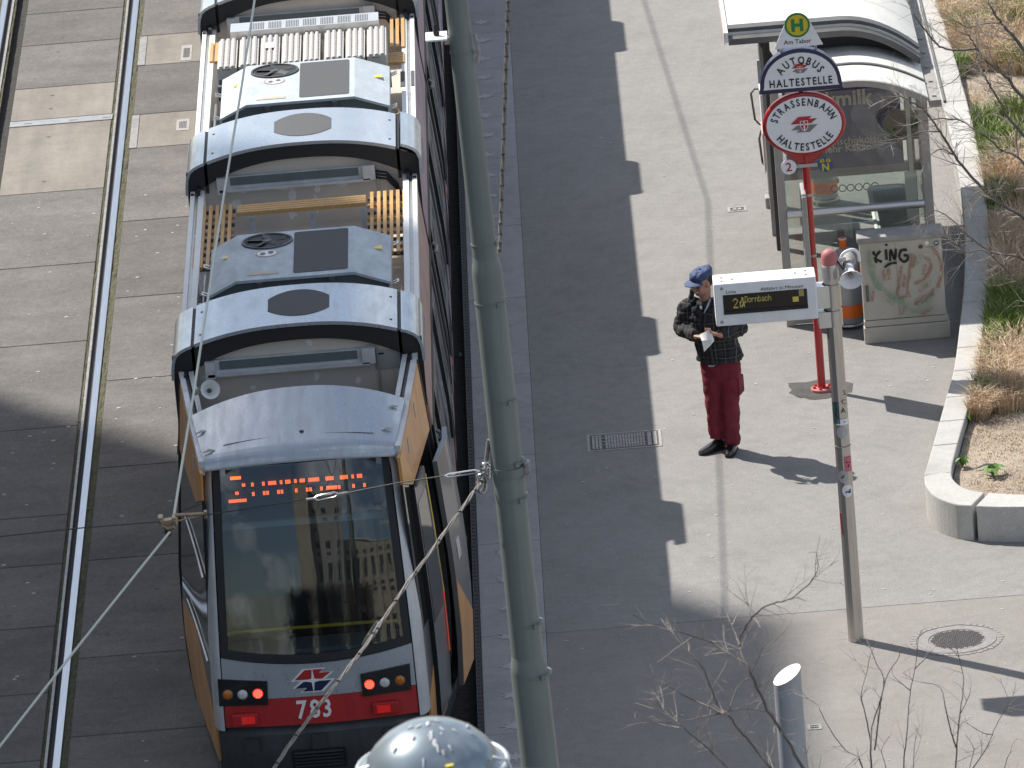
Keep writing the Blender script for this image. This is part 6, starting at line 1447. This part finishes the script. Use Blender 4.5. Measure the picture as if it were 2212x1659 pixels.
def hand(b, wr, tgt, palm_n, mirror):
    d = (tgt-wr).normalized(); pn = (palm_n - d*palm_n.dot(d)).normalized(); sd = d.cross(pn)*mirror
    P = lambda f, s_, n_: wr + d*f*1.12 + sd*s_*1.12 + pn*n_*1.12
    ringloft(b, [(P(-.01,0,0), .028, .021, sd, pn), (P(.035,0,0), .039, .017, sd, pn), (P(.078,0,.002), .041, .015, sd, pn), (P(.09,0,.004), .036, .011, sd, pn)], 14)
    for k, (s_, l) in enumerate(((.030,.066),(.0105,.075),(-.0105,.070),(-.031,.055))):
        b_ = P(.078, s_, .002); limb(b, [(b_, .0098), (b_+d*l*.42+pn*.004+sd*s_*.12, .0095), (b_+d*l*.72+pn*.022+sd*s_*.14, .0085), (b_+d*l*.80+pn*.044+sd*s_*.14, .0075)], 8)
    limb(b, [(P(.015,.030,.004), .014), (P(.045,.052,.014), .0125), (P(.075,.056,.030), .0105), (P(.098,.046,.040), .0085)], 8)
haR = m_(1516,728,-.31); haL = m_(1537,721,-.37)
hand(b, wrR, haR, Vector((.3,-.1,.9)), -1); hand(b, wrL, haL, Vector((-.3,.1,.9)), 1)
fuse(b, 'body', M['skin'], .0062, PN, sm=2)
# plaid cloth: crossing pale lines on near-black wool
def plaid():
    m = bpy.data.materials.new('plaid_wool'); m.use_nodes = True; t = m.node_tree; bs = t.nodes['Principled BSDF']; bs.inputs['Roughness'].default_value = .9; N = t.nodes.new; K = t.links.new
    tc = N('ShaderNodeTexCoord'); mp = N('ShaderNodeMapping'); mp.inputs['Rotation'].default_value = (0, 0, R(18)); K(tc.outputs['Object'], mp.inputs['Vector'])
    nz = N('ShaderNodeTexNoise'); nz.inputs['Scale'].default_value = 9; K(tc.outputs['Object'], nz.inputs['Vector'])
    sx = N('ShaderNodeSeparateXYZ'); K(mp.outputs['Vector'], sx.inputs[0])
    def mth(op, a, b_=None):
        n = N('ShaderNodeMath'); n.operation = op
        for i, q in enumerate((a, b_)):
            if q is None: continue
            if isinstance(q, (int, float)): n.inputs[i].default_value = q
            else: K(q, n.inputs[i])
        return n.outputs[0]
    jit = mth('MULTIPLY', nz.outputs['Fac'], .022)
    def line(ax, per, ph, wdt): return mth('LESS_THAN', mth('ABSOLUTE', mth('SUBTRACT', mth('FRACT', mth('ADD', mth('DIVIDE', mth('ADD', sx.outputs[ax], jit), per), ph)), .5)), wdt)
    th = mth('MULTIPLY', mth('ADD', line(0, .085, .1, .035), line(2, .085, .3, .035)), .85)
    wd = mth('MULTIPLY', mth('ADD', line(0, .085, .55, .17), line(2, .085, .75, .17)), .10)
    f = mth('MINIMUM', mth('ADD', th, wd), 1.0)
    mx = N('ShaderNodeMix'); mx.data_type = 'RGBA'; mx.inputs['A'].default_value = (.008,.009,.012,1); mx.inputs['B'].default_value = (.125,.12,.11,1); K(mth('MULTIPLY', f, mth('ADD', .35, nz.outputs['Fac'])), mx.inputs['Factor']); K(mx.outputs['Result'], bs.inputs['Base Color']); return m
M['plaid'] = plaid()
hem = m_(1556,776,-.0)
b = MB()
ringloft(b, [(hem, .215, .155, sid, fwd), (hem+Vector((0,0,.06)), .21, .155, sid, fwd), (wai, .20, .15, sid, fwd), (wai.lerp(che,.5), .205, .15, sid, fwd), (che, .215, .15, sid, fwd), (che+Vector((0,0,.07)), .205, .14, sid, fwd), (che+Vector((0,0,.135)), .15, .11, sid, fwd), (nec+Vector((0,0,.0)), .085, .085, sid, fwd)], 28, 2.4)
for sh, el, wr in ((shR, elR, wrR), (shL, elL, wrL)):
    limb(b, [(che+Vector((0,0,.07)), .10), (sh, .086), (sh.lerp(el,.5), .074), (el, .070), (el.lerp(wr,.55), .060), (wr, .051)], 16)
fuse(b, 'jacket', M['plaid'], .011, PN, .014, 15, 2)
b = MB()
fz = [hem+fwd*.158-sid*.02, wai+fwd*.155-sid*.02, che+fwd*.152-sid*.01, che+Vector((0,0,.10))+fwd*.115]
b.tube(fz, [.02,.022,.022,.02], 8); b.build('front_zip', M['rubber'], PN, smooth=60)
b = MB(); ellip(b, hem+fwd*.14-sid*.045+Vector((0,0,-.015)), (.035,.018,.012)); b.build('shirt_tail', M['shirt'], PN, smooth=60)
b = MB(); limb(b, [(nec-sid*.075+fwd*.02, .026), (nec+fwd*.085, .03), (nec+sid*.075+fwd*.03, .026), (nec-fwd*.07, .03), (nec-sid*.075+fwd*.02, .026)]); ellip(b, nec+fwd*.09-sid*.06+Vector((0,0,-.05)), (.05,.035,.035)); ellip(b, nec+fwd*.10-sid*.02+Vector((0,0,-.10)), (.03,.03,.06)); limb(b, [(nec-sid*.09+fwd*.06, .028), (nec-sid*.12+Vector((0,0,.09)), .03), (nec-sid*.05-fwd*.08+Vector((0,0,.13)), .035)]); fuse(b, 'scarf', M['scarf'] if 'scarf' in M else M.setdefault('scarf', mat('dark_scarf', (.018,.018,.022), .9, var=.6, scale=30)), .009, PN, .014, 24, 1)
b = MB(); b.tube([nec+sid*.07+fwd*.05+Vector((0,0,.045)), nec+sid*.055+fwd*.10, nec+sid*.02+fwd*.125+Vector((0,0,-.07))], [.006,.012,.004], 8); b.build('shirt_collar', M['shirt'], PN, smooth=60)
b = MB(); ellip(b, nec+fwd*.115-sid*.005+Vector((0,0,-.02)), (.012,.012,.018)); b.build('scarf_clip', M['fade'], PN, smooth=60)
# trousers
b = MB()
ringloft(b, [(pel+Vector((0,0,.14)), .175, .125, sid, fwd), (pel+Vector((0,0,.05)), .185, .135, sid, fwd), (pel+Vector((0,0,-.05)), .18, .13, sid, fwd), (pel+Vector((0,0,-.11)), .15, .11, sid, fwd)], 24, 2.3)
for hp_2, kn, an in ((hiR, knR, anR), (hiL, knL, anL)):
    limb(b, [(hp_2+Vector((0,0,.03)), .108), (hp_2.lerp(kn,.5), .095), (kn, .078), (kn.lerp(an,.5), .074), (an+Vector((0,0,.05)), .074), (an+Vector((0,0,.0)), .075)], 16)
fuse(b, 'trousers', M['trousers'], .011, PN, .011, 7, 2, (1,1,1.7))
b = MB(); q = hiL+sid*.09+Vector((0,0,-.17)); b.obox(q, (.03,.15,.17), Matrix((sid, fwd, Vector((0,0,1)))).transposed()); b.build('thigh_pocket', M['trousers'], PN, bevel=.012)
# shoes
def shoe(an, d, gx):
    d = Vector(d).normalized(); s_ = Vector((-d.y, d.x, 0)); c = Vector((an.x, an.y, 0)); Z = Vector((0,0,1)); b = MB()
    ringloft(b, [(c-d*.075+Z*.045, .030, .040, s_, Z), (c-d*.05+Z*.058, .040, .056, s_, Z), (c+Z*.058, .042, .056, s_, Z), (c+d*.06+Z*.046, .046, .044, s_, Z), (c+d*.12+Z*.036, .049, .034, s_, Z), (c+d*.17+Z*.030, .042, .027, s_, Z), (c+d*.205+Z*.026, .024, .019, s_, Z)], 18, 2.3)
    o = b.build('shoe', M['shoe'], PN, smooth=50)
    b = MB(); pts = []
    for f, w_ in ((-.085,.0),(-.08,.028),(-.05,.038),(.0,.036),(.06,.044),(.12,.050),(.17,.044),(.205,.026),(.215,0)): pts.append((f, w_))
    pl = [c+d*f+s_*w_ for f, w_ in pts]+[c+d*f-s_*w_ for f, w_ in reversed(pts[1:-1])]; b.prism([(p.x, p.y, .003) for p in pl], (0,0,.016)); b.build('sole', M['rubber'], o)
shoe(anR, (-.80,-.55,0), 0); shoe(anL, (-.25,-.95,0), 0)
# face details, hair, cap
for s2 in (-1, 1):
    b = MB(); ellip(b, H(s2*.032,.083,.010), (.011,.007,.006), HM); b.build('eye', M['ink'], PN, smooth=60)
    b = MB(); ellip(b, H(s2*.033,.088,.032), (.021,.007,.005), HM); b.build('eyebrow', M['hair'], PN, smooth=60)
b = MB(); ellip(b, H(0,.032,-.075), (.052,.060,.042), HM); b.build('stubble', M['beard'], PN, smooth=60)
b = MB(); ellip(b, H(0,.086,-.052), (.026,.016,.010), HM); b.build('moustache', M['fade'], PN, smooth=60)
b = MB(); ellip(b, H(0,-.035,.012), (.083,.088,.075), HM); b.build('hair', M['hair'], PN, smooth=60)
b = MB()
ringloft(b, [(H(0,-.012,.052), .086, .108, hs, hf), (H(0,-.012,.07), .096, .118, hs, hf), (H(0,-.015,.095), .097, .118, hs, hf), (H(0,-.02,.122), .080, .10, hs, hf), (H(0,-.022,.134), .045, .06, hs, hf)], 28)
cp_ = fuse(b, 'cap', M['cap'], .008, PN, .010, 22, 2)
b = MB()
def brim(u, v): a = R(-62+124*u); r = .108+.062*v*cos(a)**.8 if cos(a) > 0 else .108; return (H(.092/.108*r*sin(a), -.012+r*cos(a)*1.08, .058-.008*v-.018*sin(a)**2*v), hu)
b.shell(brim, 16, 5, .008); b.build('brim', M['cap'], cp_, smooth=50)
b = MB(); b.tube([H(.0,-.02,.136), H(0,-.02,.142)], .010, 8); b.build('cap_button', M['cap'], cp_, smooth=50)
# the paper he holds (held things stay top-level)
yh = -.40
pa = [m_(1510,724,-.37), m_(1534,710,-.40), m_(1521,733,-.42)]
b = MB(); A, B_, C_, D_, E_ = m_(1511,724,-.36), m_(1535,710,-.40), m_(1543,736,-.43), m_(1521,760,-.42), m_(1516,736,-.42)
def pq(u, v): p = A.lerp(B_, u).lerp(E_.lerp(C_, u), v); return p + Vector((0,-.012,.006))*sin(pi*u)*1.0
b.grid(pq, 6, 5); b.grid(lambda u, v: E_.lerp(C_, u).lerp(D_.lerp(D_.lerp(C_,.35), u), v)+Vector((0,-.014*sin(pi*v),0)), 6, 5)
o = b.build('paper', M['paper'], recalc=False); sd_ = o.modifiers.new('t', 'SOLIDIFY'); sd_.thickness = .0015
lone(o, 'folded white sheet of paper held in the man\'s hands', 'paper')

# ------------------------------------------------------------------ bare trees
def twigs(b, p, d, r, l, depth, rnd, spread=.6):
    """recursive bare branching"""
    n = 4; pts = [p]; q = Vector(p); dd = Vector(d).normalized()
    for k in range(n):
        dd = (dd + Vector((rnd.uniform(-1,1), rnd.uniform(-1,1), rnd.uniform(-.8,1)))*.16).normalized(); q = q + dd*l/n; pts.append(q.copy())
    b.tube(pts, [r*(1-.55*k/n) for k in range(n+1)], 5 if r < .012 else 7, caps=False)
    if depth <= 0: return
    for k in range(rnd.choice((2, 3, 3))):
        i = rnd.randint(1, n); ax = dd.orthogonal().normalized(); ax.rotate(Matrix.Rotation(rnd.uniform(0, 2*pi), 3, dd)); nd = (dd + ax*rnd.uniform(.4, 1.1)*spread*1.6).normalized()
        twigs(b, pts[i], nd, r*rnd.uniform(.42,.62), l*rnd.uniform(.5,.8), depth-1, rnd, spread)
def limb_tree(name, label, root, hub, limbs, Y, group, seed, twl=.28, twd=2, thick=1.0, dens=1.0):
    """limbs: list of (list of photo points root-to-tip, start radius px, dY)"""
    rnd = random.Random(seed); T = thing(name, label, 'tree', root, group)
    b = MB(); hub = Vector(hub); r0v = Vector(root); mid = r0v.lerp(hub, .5)+Vector((.05,.08,0))
    b.tube([r0v, r0v.lerp(mid,.5), mid, hub], [.085*thick,.07*thick,.06*thick,.05*thick], 10); b.build('trunk', M['bark'], T, smooth=60)
    cb = MB()
    for pts, rp, dY, link in limbs:
        P = [Vector(V(px, py, Y+dY+(.10*sin(i*1.7+seed)))) for i, (px, py) in enumerate(pts)]
        if link: P = [hub.lerp(P[0], .0), hub.lerp(P[0], .55)+Vector((0,0,.05))] + P
        Q = arcpts([tuple(p) for p in P], 5); sc = (Y-CAM.y)/F_*.68; n = len(Q); r_ = rp*sc
        lb = MB(); lb.tube([p + Vector((rnd.uniform(-1,1), 0, rnd.uniform(-1,1)))*r_*.35 for p in Q], [max(.0022, r_*(1-.8*i/n)) for i in range(n)], 7); lb.build('limb', M['bark'], T, smooth=70)
        L_ = sum((Q[i+1]-Q[i]).length for i in range(n-1)); k = int(L_/.11*dens)
        for _ in range(k):
            i = rnd.randint(int(n*.15), n-2); d = (Q[i+1]-Q[i]).normalized(); ax = d.orthogonal().normalized(); ax.rotate(Matrix.Rotation(rnd.uniform(0, 2*pi), 3, d)); nd = (d*.8+ax*rnd.uniform(.5,1.1)).normalized(); rr = max(.0022, r_*(1-.8*i/n)*rnd.uniform(.25,.5))
            twigs(cb, Q[i], nd, min(rr, .008), twl*rnd.uniform(.4,1.2), rnd.choice((0, 1, twd)), rnd)
        twigs(cb, Q[-1], (Q[-1]-Q[-2]), max(.0022, r_*.25), twl*.7, 1, rnd)
    cb.build('crown', M['twig'], T, smooth=70, recalc=False, kind='stuff')
    return T
root = (6.3, -1.8, .2); hub = V(2290, 560, -1.8)
limb_tree('bare_tree', 'bare tree reaching over shelter and planter from the right edge', root, (6.1,-1.8,2.9), [
 ([(2290,250),(2212,112),(2184,73),(2164,49),(2142,20),(2128,-30)], 9.5, .3, True),
 ([(2290,300),(2212,213),(2177,171),(2152,149),(2128,130),(2111,105),(2095,80),(2079,71)], 8, -.1, True),
 ([(2111,105),(2064,108),(2030,100),(2005,73),(1978,37),(1959,0),(1950,-20)], 4.5, -.1, False),
 ([(2290,380),(2212,294),(2177,252),(2152,208),(2128,166),(2111,137),(2110,117)], 7.5, .1, True),
 ([(2290,520),(2212,470),(2150,430),(2110,394),(2061,335),(2031,284),(2000,243),(1969,220),(1939,208),(1907,218)], 7.5, -.3, True),
 ([(2290,420),(2199,340),(2164,325),(2140,303),(2103,279),(2079,262),(2045,256),(2005,259),(1975,268)], 5.5, 0, True),
 ([(2031,284),(1990,285),(1950,300),(1920,315)], 3, -.3, False),
 ([(2061,335),(2035,322),(2010,335),(1995,360)], 3, -.3, False),
 ([(2290,640),(2212,560),(2150,548),(2105,520),(2083,500),(2078,470),(2090,440),(2110,420)], 4.5, -.5, True),
 ([(2105,520),(2060,522),(2030,530),(2000,534)], 2.6, -.5, False),
 ([(2083,500),(2050,470),(2020,455),(1985,465)], 3, -.5, False),
 ([(2199,340),(2195,300),(2205,250),(2212,230)], 4, 0, False),
 ([(2290,680),(2212,620),(2150,560),(2120,540),(2085,545),(2040,500)], 4, -.7, True),
 ([(2164,49),(2130,50),(2090,58),(2060,45),(2020,52)], 3, .3, False),
 ([(2128,130),(2085,150),(2060,175),(2030,190)], 2.6, -.1, False)], -1.8, None, 5, .27, 2, 1.0, 1.7)
b5 = lambda l: [(1217.5+x*.4494, 1201.3+y*.4494) for x, y in l]
Yt = -31.0; q = V(1700, 1900, Yt)
limb_tree('bare_tree', 'bare tree top with pale twigs rising in front of the shadow edge', (q.x, Yt, 0), (q.x, Yt, q.z-.2), [
 (b5([(1330,1250),(1150,1018),(1060,860),(980,740),(900,560),(845,430),(870,350),(920,280),(985,235),(1100,200),(1200,110),(1225,50)]), 7, 0, True),
 (b5([(870,515),(790,465),(700,410),(620,385),(540,360),(440,335),(330,280)]), 4, .1, False),
 (b5([(845,430),(825,370),(800,315)]), 4.5, 0, False),
 (b5([(920,280),(880,230),(820,185)]), 2.6, 0, False),
 (b5([(1160,1250),(990,1018),(900,900),(840,830),(790,760),(750,735),(710,640),(670,540),(600,460),(520,365)]), 5.5, .2, True),
 (b5([(1000,1250),(790,1018),(700,930),(640,880),(560,810),(480,740),(440,690)]), 5, -.2, True),
 (b5([(770,760),(690,720),(620,690),(545,650),(490,615)]), 4, .2, False),
 (b5([(790,750),(680,770),(560,795),(400,800)]), 3, .2, False),
 (b5([(800,740),(830,640),(900,560),(960,440)]), 3, .1, False),
 (b5([(790,745),(880,735),(980,750)]), 2.2, .1, False)], Yt, None, 11, .22, 1, .5, 1.3)
b8 = lambda l: [((2000+x/3.051)/1.2319, (1700+y/3.051)/1.2319) for x, y in l]
Ys = -24.0; q = V(1880, 1950, Ys)
limb_tree('bare_shrub', 'bare shrub with several upright twigs right of the slanted post', (q.x, Ys, 0), (q.x, Ys, q.z-.15), [
 (b8([(985,1300),(975,1050),(965,850),(985,680),(1040,520),(1075,330),(1010,190),(960,60)]), 4.5, 0, True),
 (b8([(970,850),(930,640),(890,450),(930,300),(960,150)]), 2.6, .1, False),
 (b8([(1000,900),(1030,650),(1060,450),(1110,280),(1190,160),(1210,90)]), 3, -.1, False),
 (b8([(960,1250),(880,1000),(870,960),(760,900),(640,740),(560,590),(530,530),(420,470)]), 3, .15, True),
 (b8([(1230,1300),(1235,1020),(1260,770),(1290,420),(1330,230),(1350,20)]), 3.6, 0, True),
 (b8([(1290,420),(1190,340)]), 2, 0, False), (b8([(1330,240),(1400,170),(1470,90)]), 2, 0, False), (b8([(1330,1250),(1315,1020),(1325,850)]), 2, 0.1, True),
 (b8([(1100,1250),(1085,1020),(1055,900),(1120,790)]), 2.4, .1, True)], Ys, None, 21, .16, 1, .35, .55)
q = V(2110, 1950, Ys-.5)
limb_tree('bare_shrub', 'bare shrub with fanned twigs below the manhole at lower right corner', (q.x, Ys-.5, 0), (q.x, Ys-.5, q.z-.15), [
 (b8([(1670,1300),(1660,1000),(1690,640),(1720,400),(1715,280),(1665,80)]), 4, 0, True),
 (b8([(1660,880),(1610,720),(1570,540),(1525,390),(1370,350)]), 3, .1, False),
 (b8([(1700,1250),(1800,1050),(1900,900),(1960,760),(2020,640),(2075,550),(2110,480)]), 3, -.1, True),
 (b8([(1760,1150),(1800,930),(1800,880),(1740,780)]), 2, .1, True),
 (b8([(1960,780),(1870,760),(1790,710)]), 2, -.1, False), (b8([(2075,560),(2212,585)]), 2, -.1, False),
 (b8([(2000,1300),(2060,1020),(2100,920),(2120,850)]), 2.6, .2, True), (b8([(1700,600),(1740,520),(1770,450)]), 1.8, 0, False)], Ys-.5, None, 33, .16, 1, .35, .55)

# ------------------------------------------------------------------ buildings round the stop
def block(name, label, x0, x1, y0, y1, h, m, faces, storey=3.0, bay=3.4, parapet=.0):
    B = thing(name, label, 'building', ((x0+x1)/2, (y0+y1)/2, 0))
    MB().box(x0, x1, y0, y1, -.5, h).build('wall', m, B)
    MB().box(x0-.15, x1+.15, y0-.15, y1+.15, h+.002, h+.35).build('cornice', M['bframe'], B)
    wm = None; fm = None
    for f in faces:
        lo, hi = (y0, y1) if f in 'EW' else (x0, x1); nb_ = int((hi-lo)/bay)
        for s_ in range(int(h/storey)):
            for k in range(nb_):
                c = lo+(hi-lo)*(k+.5)/nb_; z = s_*storey+1.5
                if f in 'EW':
                    xx = x1 if f == 'E' else x0; g = 1 if f == 'E' else -1; loc = (xx, c, z); rot = 0 if g > 0 else pi
                else:
                    yy_ = y1 if f == 'N' else y0; loc = (c, yy_, z); rot = pi/2 if f == 'N' else -pi/2
                if wm is None:
                    b = MB(); b.box(.0, .04, -.75, .75, -.7, .8); wm = b.mesh('window', M['bwin'])
                    b = MB()
                    for q in ((-.82,-.75,-.77,.87),(.75,.82,-.77,.87),(-.75,.75,.8,.87),(-.75,.75,-.77,-.7),(-.04,.04,-.7,.8)): b.box(.0, .09, q[0], q[1], q[2], q[3])
                    fm = b.mesh('window_frame', M['bframe'])
                o = bpy.data.objects.new('window', wm); COL.objects.link(o); o.parent = B; o.location = Vector(loc)-B.location; o.rotation_euler = (0,0,rot)
                fo = bpy.data.objects.new('window_frame', fm); COL.objects.link(fo); fo.parent = o
    return B
ce = G(1612, 1343); hb_ = 46.0; cxb, cyb = ce.x-.65*hb_, ce.y+.58*hb_
block('apartment_block', 'tall grey apartment block left of the street casting the big shadow', cxb-14, cxb, cyb-60, cyb, hb_, M['building2'], 'E', 3.1, 4.2)
e1 = Vector((-.64, .77, 0)); C0 = Vector((cxb, cyb+.12, 0)); C1 = C0+e1*75
AW = thing('apartment_block', 'tall grey apartment wing set at an angle behind the block left of the street', 'building', tuple((C0+C1)/2))
b = MB(); b.prism([(C0.x, C0.y, -.5), (C1.x, C1.y, -.5), (C1.x-10.8, C1.y-9, -.5), (cxb-14, cyb+.12, -.5)], (0, 0, hb_+.5)); b.build('wall', M['building2'], AW)
b = MB(); b.prism([(C0.x, C0.y, hb_+.002), (C1.x, C1.y, hb_+.002), (C1.x-10.8, C1.y-9, hb_+.002), (cxb-14, cyb+.12, hb_+.002)], (0, 0, .35)); b.build('cornice', M['bframe'], AW)
block('apartment_tower', 'beige windowless apartment tower gable mirrored in the tram windscreen', -9.2, -3.2, -128, -112, 30, M['building'], 'W', 3.0, 3.2)
block('apartment_slab', 'beige apartment slab with windows beside the gable mirrored in the windscreen', -3.0, 9.5, -130, -115, 28, M['building2'], 'N', 3.0, 3.4)
block('apartment_wing', 'lower beige apartment wing beside tower mirrored in the windscreen', 9.8, 36, -136, -118, 20, M['building'], 'N', 3.0, 3.4)
def bushy(x, y, h, r, seed, lab):
    rnd = random.Random(seed); T = thing('bushy_tree', lab, 'tree', (x, y, 0)); b = MB(); b.tube([(x,y,0),(x+.1,y,h*.3),(x,y+.1,h*.6)], [.16,.13,.08], 8); b.build('trunk', M['bark'], T)
    c = MB()
    for _ in range(260):
        a, e = rnd.uniform(0, 2*pi), rnd.uniform(-.1, 1.3); d = Vector((cos(a)*cos(e), sin(a)*cos(e), sin(e))); twigs(c, Vector((x+rnd.uniform(-1,1),y+rnd.uniform(-1,1),h*rnd.uniform(.08,.45))), d, .07, r*rnd.uniform(.3,.75), 3, rnd, .8)
    c.build('crown', M['bark'], T, kind='stuff', recalc=False)
for k, (x, y, h, r) in enumerate(((-5.5,-58,8.5,3.6),(.5,-62,9,4.0),(6.5,-60,8,3.6))):
    bushy(x, y, h, r, 70+k, ['dark leafless tree mirrored left in the windscreen', 'dark leafless tree mirrored centrally in the windscreen', 'dark leafless tree mirrored right in the windscreen'][k])
